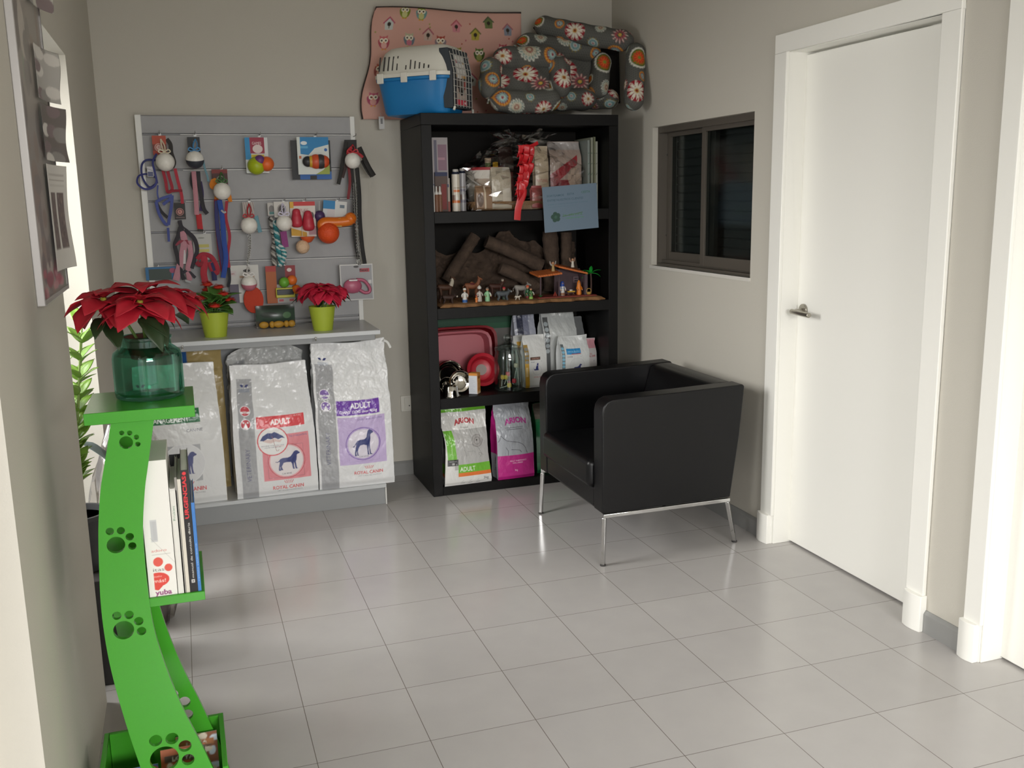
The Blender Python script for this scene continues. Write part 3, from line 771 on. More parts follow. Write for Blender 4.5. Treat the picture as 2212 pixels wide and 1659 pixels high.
# left sack: green band
c = Canvas(385, 640, 1.6, '#dcdddd')
c.rect(40, 384, 292, 448, '#1f6a3f'); c.text('MANAGEMENT', 152, 392, 22, '#e6efe8', bold=0.02, wid=180); c.text('WEIGHT', 150, 424, 16, '#e6efe8', wid=120); c.text('OPTIM', 266, 430, 7, '#d6e6d8')
c.text('CANINE', 262, 342, 14, '#3d3f57', wid=72)
c.rect(118, 112, 282, 282, '#a9abae'); c.ell(205, 196, 94, 94, '#e2e3e4'); c.ell(205, 196, 90, 90, '#d8d9db'); fig(c, DOG, 138, 146, 124, 104, NAVY); c.ell(186, 200, 6, 6, '#d8b4b4')
royal(c, 214, 66, 160); greybar(c, 10, 60, 600, 90, 250, 428, 366, '#3c8a5a', 540)
bag('dog_food_sack', 'white dog food sack with green band behind the green stand', 'food sack', (-1.268, 1.305, 0.107), 0.385, 0.145, 0.655, c, None, bg='#dcdddd', rz=0.02, lean=0.05, seed=31, topw=0.94, pinch=0.60, wr=0.004, group=BG3, back='#c9b995')
# rows behind
c = Canvas(400, 700, 0.5, '#cfd0cf'); c.rect(20, 0, 90, 640, '#a9aaad'); c.rect(100, 300, 330, 360, '#c9a24a')
bag('dog_food_sack', 'crumpled white sack leaning behind the sack with the umbrella picture', 'food sack', (-0.850, 1.535, 0.107), 0.36, 0.11, 0.668, c, None, bg='#d6d6d3', rz=0.05, lean=0.02, seed=43, topw=1.02, wr=0.016, step=4, ear=-0.03, sag=-0.05, pinch=0.45, group=BG3, tilt=0.03)
c = Canvas(380, 730, 0.5, '#b39d68'); c.rect(120, 560, 200, 700, '#2f5f9e'); c.rect(0, 560, 120, 700, '#1f6a4a'); c.text('nutrition', 290, 600, 20, '#8f7c50', wid=120)
bag('dog_food_sack', 'beige and blue sack at the back of the counter behind the green banded sack', 'food sack', (-1.215, 1.520, 0.107), 0.34, 0.11, 0.715, c, None, bg='#b7a271', rz=0.0, lean=0.02, seed=47, wr=0.004, step=4, pinch=0.75, group=BG3)

# ------------------------------------------------------------------ small bags in the bookcase
SM = 'small pet food bags in the bookcase'
LIME, ORNG, MAG, SILV = '#6fb536', '#e0773a', '#c02a86', '#a9adb4'
c = Canvas(255, 405, 2.0, '#dcdbd8')
c.rect(0, 388, 255, 405, LIME); c.rect(52, 84, 255, 296, '#b4b3b1'); c.ell(188, 232, 34, 34, '#8e8b89'); c.ell(188, 232, 30, 30, '#a6a3a1'); c.ell(188, 232, 20, 20, '#8e8b89'); c.ell(188, 232, 16, 16, '#a9a6a4'); c.ell(186, 236, 4, 5, '#4b4846')
c.text('ARION', 128, 318, 25, '#b0343c', bold=0.05, wid=112, arc=12); c.text('Original', 124, 303, 8, '#6a6765', wid=44)
c.poly([(0, 296), (50, 296), (66, 140), (14, 140)], LIME); c.text('chicken & rice', 38, 218, 9, '#cfe7b4', ang=math.pi / 2 + 0.1, wid=110)
c.rect(12, 108, 72, 142, '#2a2a2a'); c.text('minimum', 42, 130, 5, '#e6e6e6', wid=40); c.text('10', 44, 113, 11, '#eeeeee', bold=0.03); c.text('kg', 62, 113, 5, '#e6e6e6')
c.rect(72, 66, 255, 112, LIME); c.text('ADULT', 124, 74, 24, '#eef5e6', bold=0.01, wid=86); c.rect(72, 46, 255, 66, ORNG)
c.text('3kg', 224, 20, 14, '#3c3c3c', bold=0.01)
for k in range(3): c.rect(84 + 42 * k, 8, 106 + 42 * k, 11, '#8b8b8b'); c.line([(90 + 42 * k, 18), (100 + 42 * k, 24)], 1.2, '#6f6f6f')
dl = [(76, 226), (82, 246), (84, 256), (92, 242), (112, 226), (140, 216), (168, 212), (188, 200), (202, 184), (210, 166), (222, 150)]
c.line(dl, 1.4, '#6d6b6a'); c.line([(108, 190), (118, 176), (120, 158), (118, 138)], 1.4, '#6d6b6a'); c.line([(128, 178), (150, 178), (168, 178), (176, 170)], 1.4, '#6d6b6a'); c.line([(204, 150), (196, 156), (196, 164), (206, 166), (214, 158), (206, 146), (198, 142)], 1.4, '#6d6b6a')
lc = Canvas(90, 405, 1.0, '#8d8d8c'); lc.rect(0, 60, 90, 110, LIME); lc.rect(0, 44, 90, 60, ORNG); lc.rect(0, 0, 90, 44, '#dcdbd8'); lc.rect(20, 190, 70, 250, '#3a3a3a'); lc.rect(30, 300, 90, 405, '#cfcfcc')
bag('pet_food_bag', 'white and lime green pet food bag with red lettering on the bottom shelf', 'food bag', (0.122, 1.292, 0.047), 0.255, 0.09, 0.388, c, lc, bg='#d4d4d0', rz=0.04, lean=0.10, seed=5, topw=0.99, taper=0.10, wr=0.006, step=1.4, pinch=0.5, group=SM)
c = Canvas(205, 395, 2.0, SILV)
c.rect(0, 0, 205, 128, MAG); c.text('ARION', 110, 286, 25, '#b03a8c', bold=0.05, wid=122, arc=12)
for k in range(2): c.rect(48 + 4 * k, 272 - 9 * k, 150 - 6 * k, 275 - 9 * k, '#6d7078')
c.line([(6, 202), (16, 214), (22, 236), (34, 222), (52, 208), (84, 200), (118, 194), (142, 180), (156, 160), (164, 132)], 2.2, '#2f2f35'); c.line([(46, 172), (58, 154), (58, 130)], 2.2, '#2f2f35'); c.line([(76, 158), (98, 156), (122, 152), (132, 140)], 2.2, '#2f2f35')
c.text('ADULT MAINTENANCE', 112, 94, 7, '#f1d6e6', wid=92); c.text('SMALL BREED', 110, 82, 7, '#f1d6e6', wid=58); c.text('3kg', 100, 42, 9, '#f1d6e6')
lc = Canvas(80, 395, 1.0, MAG); lc.rect(0, 0, 80, 128, SILV); lc.line([(30, 40), (44, 60), (40, 110)], 4, '#4a4a52'); lc.text('premium', 60, 220, 14, '#dba3c8', ang=math.pi / 2, wid=70)
bag('pet_food_bag', 'silver and magenta pet food bag on the bottom shelf', 'food bag', (0.386, 1.300, 0.047), 0.205, 0.095, 0.392, c, lc, bg=SILV, rz=0.05, lean=0.07, seed=8, topw=0.98, wr=0.006, step=1.4, pinch=0.55, group=SM, ear=0.012)
c = Canvas(200, 380, 0.6, '#1d6d43'); c.rect(0, 300, 200, 380, '#6b625a'); c.ell(60, 330, 20, 12, '#b98a78'); c.rect(0, 20, 200, 60, '#2f8a58')
bag('pet_food_bag', 'dark green pet food bag mostly hidden behind the armchair', 'food bag', (0.618, 1.335, 0.047), 0.20, 0.09, 0.37, c, None, bg='#1d6d43', rz=0.0, lean=0.05, seed=9, wr=0.004, step=4, group=SM)

S3 = 0.509
def bar(c, x0, x1, h, colr, dots):
    c.rect(x0, 0, x1, h, colr)
    for k in range(6): c.ell((x0 + x1) / 2, h * 0.90 - k * (x1 - x0) * 1.05, (x1 - x0) * .42, (x1 - x0) * .42, dots)
c = Canvas(125, 275, 2.0, '#d6d7d6'); bar(c, 0, 22, 230, '#9a7b35', '#8a8a83'); c.rect(0, 0, 22, 130, '#c59a3a'); c.rect(4, 60, 16, 110, '#d9c08a')
c.rect(28, 148, 84, 164, '#5d463c'); c.text('GASTRO', 58, 152, 7, '#d9a9a0', wid=40); c.text('FELINE', 42, 134, 5, '#565a70'); c.text('cat', 92, 138, 4, '#7a7a80')
fig(c, CAT, 48, 92, 34, 42, NAVY); c.ell(66, 92, 26, 26, '#b9bbc4', inner=0.93); c.text('ROYAL CANIN', 72, 52, 7, RCRED, wid=50)
bag('cat_food_bag', 'white cat food bag with gold strip beside the glass jar', 'food bag', (0.535, 1.365, S3), 0.128, 0.06, 0.272, c, None, bg='#d2d3d2', rz=0.10, lean=0.05, seed=14, wr=0.003, step=1.3, group=SM)
c = Canvas(165, 260, 2.0, '#cfd2d2'); bar(c, 2, 20, 220, '#6a7276', '#7fb6cf')
c.rect(30, 168, 112, 198, '#2a86c0'); c.text('HYPOALLERGENIC', 72, 178, 9, '#9fd0ea', wid=70); c.rect(56, 168, 112, 172, '#a03a4a'); c.text('CANINE', 46, 152, 6, '#474b60'); c.text('dog', 110, 152, 4, '#8a8a90')
c.ell(88, 104, 44, 44, '#bfc1c6'); c.ell(88, 104, 42, 42, '#cccfd0'); fig(c, DOG, 60, 70, 56, 44, NAVY); c.text('ROYAL CANIN', 90, 34, 8, RCRED, wid=60)
bag('dog_food_bag', 'white bag with bright blue label in front of the tall white bag', 'food bag', (0.752, 1.345, S3), 0.165, 0.07, 0.256, c, None, bg='#cfd2d2', rz=0.06, lean=0.05, seed=15, wr=0.004, step=1.3, group=SM, ear=0.02)
c = Canvas(125, 240, 2.0, '#cfcbca'); c.rect(0, 188, 125, 240, '#d59aa4'); c.text('ROYAL CANIN', 66, 140, 11, '#b54a55', bold=0.02, wid=84); crown(c, 66, 154, 20, '#b54a55'); c.line([(30, 112), (34, 106)], 3, '#4b5266'); c.line([(92, 114), (96, 120)], 3, '#6b7286')
bag('cat_food_bag', 'white bag with pink folded top at the end of the third shelf', 'food bag', (0.862, 1.400, S3), 0.080, 0.06, 0.230, c, None, bg='#cfcbca', rz=0.05, lean=0.04, seed=16, wr=0.004, step=1.3, group=SM)
c = Canvas(200, 400, 1.2, '#c9cccb'); bar(c, 6, 34, 360, '#5b5d5e', '#a9b2b6'); c.text('ROYAL CANIN', 120, 120, 10, RCRED, wid=80)
bag('dog_food_bag', 'tall white bag with grey strip rising behind the blue labelled bag', 'food bag', (0.712, 1.470, S3), 0.195, 0.09, 0.392, c, None, bg='#c9cccb', rz=0.05, lean=0.03, seed=17, wr=0.005, step=2, group=SM)
c = Canvas(150, 390, 1.0, '#b5b8c6'); c.rect(20, 60, 64, 370, '#3d4052'); c.rect(64, 60, 104, 380, '#83869a')
bag('dog_food_bag', 'lilac grey bag with dark stripe left of the tall white bag', 'food bag', (0.540, 1.535, S3), 0.12, 0.07, 0.390, c, None, bg='#b5b8c6', rz=0.0, lean=0.03, seed=18, wr=0.005, step=2, group=SM)
c = Canvas(90, 330, 0.8, '#7d7f80')
bag('dog_food_bag', 'dull grey bag half hidden behind the pink topped bag', 'food bag', (0.838, 1.560, S3), 0.12, 0.07, 0.330, c, None, bg='#7d7f80', rz=0.0, lean=0.03, seed=19, wr=0.003, step=3, group=SM)
c = Canvas(90, 270, 1.0, '#cfcfcc'); c.rect(20, 100, 90, 240, '#c79a3c'); c.ell(50, 190, 24, 18, '#e0b85a')
bag('cat_food_bag', 'white and gold bag peeping out between the glass jar and the cat food bag', 'food bag', (0.488, 1.450, S3), 0.075, 0.05, 0.262, c, None, bg='#cfcfcc', rz=0.05, lean=0.03, seed=20, wr=0.003, step=2, group=SM)
# ================================================================== ON TOP OF THE BOOKCASE
FABRIC = mat('printed_cotton', rough=0.85, attr=True, spec=0.2, bump=0.25, bscale=900)
def cushion(name, canvas, w, h, t, m, parent, warp=None, step=3.0):
    """stuffed flat cushion: printed front and back meeting in a seam; local xz plane, lower left at the origin"""
    nu, nv = int(w * 1000 / step), int(h * 1000 / step)
    U, V = np.meshgrid(np.linspace(0, 1, nu + 1), np.linspace(0, 1, nv + 1))
    canvas.q = step
    C3 = canvas.sample(U * canvas.w, V * canvas.h)
    P = (np.clip(1 - np.abs(2 * U - 1) ** 5, 0, 1) * np.clip(1 - np.abs(2 * V - 1) ** 5, 0, 1)) ** 0.5
    X, Z = U * w, V * h
    if warp: X, Z = warp(U, V, X, Z)
    F = np.stack([X, -t / 2 * P - 0.004 * P * np.sin(X * 23 + Z * 9) - 0.006 * P * np.sin(Z * 26 + X * 4), Z], -1)
    Bk = np.stack([X, t / 2 * P, Z], -1)[:, ::-1]
    co = np.concatenate([F, Bk], 1); cc = np.concatenate([C3, C3[:, ::-1]], 1)
    return painted(name, co, cc, co.shape[1], nv, m, parent, closed=True)

def owl(c, x, y, s, body, wing, belly, eye='#f3ecd8'):
    c.poly([(x - s * .62, y + s * .55), (x - s * .66, y + s * 1.08), (x - s * .2, y + s * .82), (x + s * .2, y + s * .82), (x + s * .66, y + s * 1.08), (x + s * .62, y + s * .55)], body)
    c.ell(x, y, s * .78, s * .92, body); c.ell(x - s * .62, y - s * .1, s * .24, s * .62, wing, a=.3); c.ell(x + s * .62, y - s * .1, s * .24, s * .62, wing, a=-.3)
    c.ell(x, y - s * .34, s * .46, s * .48, belly)
    for k in (-1, 1): c.ell(x + k * s * .32, y + s * .34, s * .33, s * .33, eye); c.ell(x + k * s * .32, y + s * .34, s * .15, s * .15, '#4a3a30')
    c.poly([(x - s * .1, y + s * .14), (x + s * .1, y + s * .14), (x, y - s * .06)], '#d99a3a')
    for k in (-1, 1): c.ell(x + k * s * .25, y - s * .94, s * .14, s * .1, '#d99a3a')
def house(c, x, y, s, wall, roof):
    c.poly([(x - s * .6, y - s * .8), (x + s * .6, y - s * .8), (x + s * .7, y + s * .25), (x, y + s * .9), (x - s * .7, y + s * .25)], wall)
    c.line([(x - s * .85, y + s * .15), (x, y + s * .95), (x + s * .85, y + s * .15)], s * .2, roof); c.ell(x, y - s * .02, s * .3, s * .3, '#3d352d'); c.rect(x - s * .06, y - s * .62, x + s * .06, y - s * .34, '#6d5b46')
c = Canvas(850, 545, 0.8, '#d3a598')
R = random.Random(5)
items = [(95, 460, 'h', '#c8ccc8', '#b3506a'), (175, 520, 'o', '#9aa23c', '#7d8a30', '#c9c98a'), (270, 515, 'o', '#8fa03a', '#6f9a98', '#c6c486'), (70, 370, 'o', '#c96a70', '#b05560', '#e2b0a8'), (210, 385, 'o', '#b9b99a', '#6d7c86', '#c9798a'),
         (315, 415, 'h', '#c9b0a4', '#a8606a'), (385, 380, 'o', '#a8463a', '#8d7f86', '#c9a488'), (470, 465, 'h', '#d08a92', '#b8606a'), (480, 330, 'o', '#8f8a35', '#6f6f2c', '#b5b070'), (580, 430, 'h', '#b5a84a', '#6d7040'),
         (605, 330, 'o', '#5d7a35', '#4a6030', '#9aa060'), (655, 490, 'h', '#6d7a4c', '#55604a'), (735, 350, 'o', '#b8505c', '#a04858', '#d89a90'), (765, 455, 'h', '#8d93a0', '#a86870'),
         (60, 235, 'o', '#b25a4a', '#96504c', '#d0a090'), (55, 95, 'o', '#c4607a', '#a85068', '#d8a098'), (200, 250, 'h', '#c8b0a8', '#a8606a'), (330, 240, 'o', '#9aa23c', '#7d8a30', '#c9c98a'), (180, 110, 'h', '#b5a84a', '#6d7040'), (420, 160, 'o', '#c96a70', '#b05560', '#e2b0a8'), (560, 200, 'h', '#c8ccc8', '#b3506a'), (690, 220, 'o', '#8f8a35', '#6f6f2c', '#b5b070')]
for it in items:
    if it[2] == 'o': owl(c, it[0], it[1], 34, *it[3:])
    else: house(c, it[0], it[1], 34, *it[3:])
for k in range(26):
    x, y = R.uniform(10, 840), R.uniform(10, 535); c.ell(x, y, 4, 4, R.choice(['#a8503a', '#8f9a45', '#b5606a']))
oc = thing('owl_cushion', 'large pink owl print cushion standing against the wall on the bookcase', 'cushion', (-0.262, 1.678, 1.905))
def wp(U, V, X, Z):
    return X + 0.095 * V ** 1.4 * (1 - U) ** 1.5 - 0.012 * np.sin(V * 9) * (1 - U) ** 3, Z * (1 + 0.01 * np.sin(U * 7)) + 0.0
cb = cushion('cover', c, 0.865, 0.545, 0.058, FABRIC, oc, wp)
pts = [(0.100 * v ** 1.4 - 0.012 * math.sin(v * 9) + 0.865 * 0, 0, 0.545 * v) for v in [k / 12 for k in range(13)]]
MB().tube([Vector((x - 0.001, 0, z)) for x, y, z in pts] + [Vector((0.1 + (0.765) * k / 10, 0, 0.545 * (1 + 0.01 * math.sin(k / 10 * 7)) + 0.001)) for k in range(1, 11)], 0.0045, 8).build('piping', mat('dark_piping', '#3a2f2c', rough=0.8), oc)
c = Canvas(28, 62, 4, '#c9c8c6'); c.rect(9, 26, 20, 52, '#5b5b5e')
for k in range(6): c.rect(10, 28 + 4 * k, 19, 29.2 + 4 * k, '#a8a8a8')
tg = sheet('care_label', c, PRINT, oc, thick=0.001); tg.location = (0.072, -0.052, -0.052)
MB().tube([(0.085, -0.03, 0.03), (0.086, -0.05, 0.008)], 0.001, 5).build('label_string', mat('white_cord', '#d9d9d6'), oc)

# ---- pet carrier
cr = thing('pet_carrier', 'white and blue plastic pet carrier on the bookcase in front of the owl cushion', 'pet carrier', (-0.004, 1.418, 1.903), math.radians(-42))
M_BLU = mat('blue_plastic', '#1a76b4', rough=0.4); M_WPL = mat('white_plastic', '#dedcd2', rough=0.4)
def tub(levels, n=40, cap0=True, cap1=True, e=5.0):
    """stacked rounded rectangles: (z, half x, half y, x offset)"""
    f = MB(); v = []; F = []
    for z, a, b, ofs in levels:
        for k in range(n):
            t = 2 * math.pi * (k + 0.5) / n; ct, s_ = math.cos(t), math.sin(t); r = (abs(ct) ** e + abs(s_) ** e) ** (-1 / e)
            v.append((ofs + a * r * ct, b * r * s_, z))
    for i in range(len(levels) - 1):
        for k in range(n): F.append((i * n + k, i * n + (k + 1) % n, (i + 1) * n + (k + 1) % n, (i + 1) * n + k))
    if cap0: F.append(tuple(range(n))[::-1])
    if cap1: F.append(tuple(range((len(levels) - 1) * n, len(levels) * n)))
    return f.add(v, F)
L2, W2 = 0.205, 0.145
tub([(0.0, L2 - 0.035, W2 - 0.04, 0), (0.012, L2 - 0.028, W2 - 0.03, 0), (0.10, L2 - 0.016, W2 - 0.014, 0), (0.155, L2 - 0.006, W2 - 0.006, 0), (0.157, L2 + 0.004, W2 + 0.004, 0), (0.170, L2 + 0.004, W2 + 0.004, 0)]).build('base_tub', M_BLU, cr, bevel=0.0015, seg=2, angle=50)
tub([(0.171, L2 + 0.007, W2 + 0.007, 0), (0.188, L2 + 0.007, W2 + 0.007, 0), (0.190, L2 - 0.004, W2 - 0.004, 0), (0.255, L2 - 0.018, W2 - 0.020, 0.002), (0.292, L2 - 0.030, W2 - 0.036, 0.006), (0.314, L2 - 0.050, W2 - 0.060, 0.012), (0.322, L2 - 0.080, W2 - 0.09, 0.016)]).build('lid', M_WPL, cr, angle=50)
s = MB()
for k in range(12):
    xx = -0.165 + 0.0245 * k; top = 0.272 - max(0, k - 4) * 0.0075
    if k in (5,): continue
    z0 = 0.205; f0 = (0.255 - z0)
    yA = -(W2 - 0.004 - (z0 - 0.19) / 0.065 * 0.016) - 0.0012; yB = -(W2 - 0.004 - min(1.3, (top - 0.19) / 0.065) * 0.016) - 0.0012 + (0.003 if top > 0.255 else 0)
    s.add([(xx - .0032, yA, z0), (xx + .0032, yA, z0), (xx + .0032, yB, top), (xx - .0032, yB, top), (xx - .0032, yA + .004, z0), (xx + .0032, yA + .004, z0), (xx + .0032, yB + .004, top), (xx - .0032, yB + .004, top)],
          [(0, 1, 2, 3), (4, 7, 6, 5), (0, 4, 5, 1), (1, 5, 6, 2), (2, 6, 7, 3), (3, 7, 4, 0)])
s.build('vent_slots', mat('slot_shadow_grey', '#4a4846', rough=0.9), cr, smooth=False)
for xx in (-0.02, 0.135, -0.15): MB().box((xx - 0.017, -W2 - 0.014, 0.145), (xx + 0.017, -W2 - 0.004, 0.192)).build('latch', M_WPL, cr, bevel=0.003)
# wire door at the end, with the paper card behind it
DXL = L2 + 0.0125
f = MB()
M_WIRE = mat('door_wire', '#b9b7b2', rough=0.4, metal=0.3)
zt = 0.300
for k in range(7):
    yy = -0.095 + 0.19 * k / 6; f.tube([(DXL, yy, 0.028), (DXL, yy, 0.19), (DXL - 0.021, yy, zt - (0.02 if k in (0, 6) else 0))], 0.0021, 6)
for k in range(9):
    z = 0.035 + 0.029 * k; xx = DXL - max(0, (z - 0.19) / 0.11 * 0.021); f.tube([(xx, -0.1, z), (xx, 0.1, z)], 0.0021, 6)
f.build('wire_door', M_WIRE, cr)
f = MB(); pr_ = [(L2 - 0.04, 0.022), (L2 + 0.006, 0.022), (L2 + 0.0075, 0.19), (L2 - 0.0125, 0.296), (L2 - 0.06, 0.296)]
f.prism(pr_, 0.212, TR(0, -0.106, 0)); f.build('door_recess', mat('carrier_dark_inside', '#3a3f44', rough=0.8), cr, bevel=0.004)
MB().tube([(L2 + 0.012, -0.104, 0.010), (L2 + 0.014, -0.098, 0.026)], 0.006, 10).build('hinge_peg', M_WPL, cr)
MB().tube([(L2 + 0.012, 0.104, 0.010), (L2 + 0.014, 0.098, 0.026)], 0.006, 10).build('hinge_peg', M_WPL, cr)
c = Canvas(112, 235, 2.0, '#d6d4cf'); c.rect(0, 0, 112, 26, '#c8344a'); c.rect(0, 26, 112, 78, '#b8a49a'); c.rect(0, 78, 112, 128, '#3f3a39'); c.ell(52, 86, 32, 40, '#26221f'); c.ell(44, 112, 14, 18, '#2b2725'); c.poly([(20, 96), (60, 70), (112, 100), (112, 128), (20, 128)], '#57504b')
c.rect(14, 128, 60, 152, '#cfcdc9'); c.rect(0, 128, 112, 140, '#b98a4a'); c.rect(14, 124, 58, 150, '#d4d2ce'); c.text('trixie', 52, 196, 13, '#6a6a98', bold=0.02, wid=60); c.ell(20, 202, 8, 8, '#b8505a'); c.ell(92, 200, 6, 6, '#c8a050'); c.ell(94, 168, 10, 14, '#c49aa0'); c.ell(94, 168, 8, 12, '#d6d4cf')
c.rect(30, 168, 60, 172, '#9a9a9a'); c.ell(92, 96, 12, 20, '#a8504a'); c.rect(82, 8, 102, 18, '#e6c8cc')
c.text('Capri', 40, 168, 9, '#7a7a80', wid=34)
cd = sheet('paper_card', c, PRINT, cr, thick=0.0006, step=1.5, S=lambda X, Z: np.maximum(0, Z - .152) * .19); cd.matrix_local = TR(L2 + 0.0098, -0.066, 0.036) @ RZ(H)

# ---- floral print beds
def medallion(c, x, y, s, kind, R):
    a0 = R.uniform(0, 6.28)
    def petals(n, r0, r1, w, col):
        for k in range(n):
            t = a0 + 2 * math.pi * k / n; c.ell(x + math.cos(t) * (r0 + r1) / 2, y + math.sin(t) * (r0 + r1) / 2, (r1 - r0) / 2, w, col, a=t)
    if kind == 0:
        petals(16, s * .55, s * 1.0, s * .14, '#c9c8bd'); petals(16, s * .60, s * .88, s * .07, '#6f8a84'); c.ell(x, y, s * .60, s * .60, '#a8a08c'); petals(14, s * .3, s * .6, s * .07, '#c2bda8'); c.ell(x, y, s * .34, s * .34, '#96685c'); c.ell(x, y, s * .16, s * .16, '#bdb49c')
    elif kind == 1:
        c.ell(x, y, s, s, '#8e1f2b'); petals(10, s * .25, s * 1.02, s * .14, '#d9d5c6'); petals(10, s * .7, s * .98, s * .05, '#8e1f2b'); c.ell(x, y, s * .34, s * .34, '#d2ccb8'); c.ell(x, y, s * .22, s * .22, '#b88a3a'); c.ell(x, y, s * .12, s * .12, '#7a1f2b')
    elif kind == 2:
        petals(20, s * .8, s * 1.04, s * .14, '#cfcec4'); c.ell(x, y, s * .92, s * .92, '#cfcec4'); c.ell(x, y, s * .84, s * .84, '#6f7a2c'); c.ell(x, y, s * .80, s * .80, '#2f3324', inner=.94); petals(14, s * .3, s * .70, s * .08, '#c8452c'); c.ell(x, y, s * .5, s * .5, '#c23a26'); petals(10, s * .1, s * .5, s * .05, '#d2672f'); c.ell(x, y, s * .16, s * .16, '#7d8a35')
    elif kind == 3:
        c.ell(x, y, s, s, '#b5702c'); petals(18, s * .75, s * .98, s * .08, '#cf9a4c'); c.ell(x, y, s * .72, s * .72, '#7d2f35'); petals(14, s * .28, s * .68, s * .09, '#7fa3a3'); c.ell(x, y, s * .34, s * .34, '#a9bdb8'); c.ell(x, y, s * .16, s * .16, '#8d2f3a')
    elif kind == 4:
        petals(12, s * .3, s, s * .10, '#a84652'); petals(12, s * .5, s * .98, s * .05, '#c9c3b5'); c.ell(x, y, s * .32, s * .32, '#4a4a44'); c.ell(x, y, s * .2, s * .2, '#c2a04a')
    else:
        c.ell(x, y, s * .8, s * .8, '#a9b4b0'); c.ell(x, y, s * .64, s * .64, '#6d8f92'); petals(12, s * .75, s, s * .1, '#8a7a3a'); c.ell(x, y, s * .34, s * .34, '#b5bcb4'); c.ell(x, y, s * .18, s * .18, '#a06a72')
def floral(w, h, seed, spots=()):
    c = Canvas(w, h, 0.9, '#5c5c58'); R = random.Random(seed)
    for j in range(int(h / 11)):
        for i in range(int(w / 13)): c.ell(i * 13 + (j % 2) * 6.5, j * 11, 3.6, 2.4, '#4c4d4a')
    done = [tuple(q[:3]) for q in spots]
    for q in range(200):
        s = R.choice([26, 34, 42, 50]); x, y = R.uniform(0, w), R.uniform(0, h)
        if all((x - a) ** 2 + (y - b) ** 2 > (s + t + 9) ** 2 for a, b, t in done): done.append((x, y, s)); medallion(c, x, y, s, R.randrange(6), R)
    for x, y, s, k in spots: medallion(c, x, y, s, k, R)
    return c
def bolster(name, pts, r, seed, parent, spots=(), squash=1.0, up=(0, -1, 0.25)):
    """stuffed printed roll along pts with pinched ends; spots: (along 0..1, round 0..1 where 0.5 faces up-front, size mm, kind)"""
    P = bez(pts, 14); Ls = [0]
    for a, b in zip(P[:-1], P[1:]): Ls.append(Ls[-1] + (b - a).length)
    Lt = Ls[-1]; n = 56; m_ = max(30, int(Lt / 0.004))
    cw, chh = Lt * 1000, 2 * math.pi * r * 1000
    c = floral(cw, chh, seed, [(u * cw, v * chh, s, k) for u, v, s, k in spots]); c.q = 4
    co = np.zeros((n, m_ + 1, 3)); U = np.zeros((n, m_ + 1)); V = np.zeros((n, m_ + 1))
    Lv = np.array(Ls); PA = np.array([tuple(p) for p in P])
    upv = Vector(up).normalized()
    for i in range(m_ + 1):
        s_ = i / m_ * Lt; p = np.array([np.interp(s_, Lv, PA[:, k]) for k in range(3)])
        q = np.array([np.interp(min(Lt, s_ + .004), Lv, PA[:, k]) for k in range(3)]) - np.array([np.interp(max(0, s_ - .004), Lv, PA[:, k]) for k in range(3)])
        t = Vector(q).normalized(); a = (upv - t * upv.dot(t)).normalized(); b = t.cross(a)
        e = min(s_, Lt - s_) / (r * 1.25); rr = r * (1 - max(0, 1 - e) ** 2.2) ** 0.5 if e < 1 else r
        rr = max(rr, 0.002) * (1 + 0.03 * math.sin(s_ * 60 + seed))
        for k in range(n):
            g = 2 * math.pi * (k / n - 0.5)
            w_ = rr * (1 + 0.015 * math.sin(5 * g + s_ * 40 + seed))
            co[k, i] = p + np.array(a) * math.cos(g) * w_ * squash + np.array(b) * math.sin(g) * w_
            U[k, i] = s_ * 1000; V[k, i] = k / n * chh
    col = c.sample(U, V)
    co = np.concatenate([co, co[:1]], 0); col = np.concatenate([col, col[:1]], 0)
    o_ = painted(name, co, col, m_, n, FABRIC, parent)
    bm_ = bmesh.new(); bm_.from_mesh(o_.data); bmesh.ops.remove_doubles(bm_, verts=bm_.verts, dist=1e-5); bmesh.ops.recalc_face_normals(bm_, faces=bm_.faces); bm_.to_mesh(o_.data); bm_.free()
    return o_
BED = 'grey floral pet beds nested on the bookcase'
M_BEDIN = mat('dark_bed_lining', '#24221f', rough=0.9)
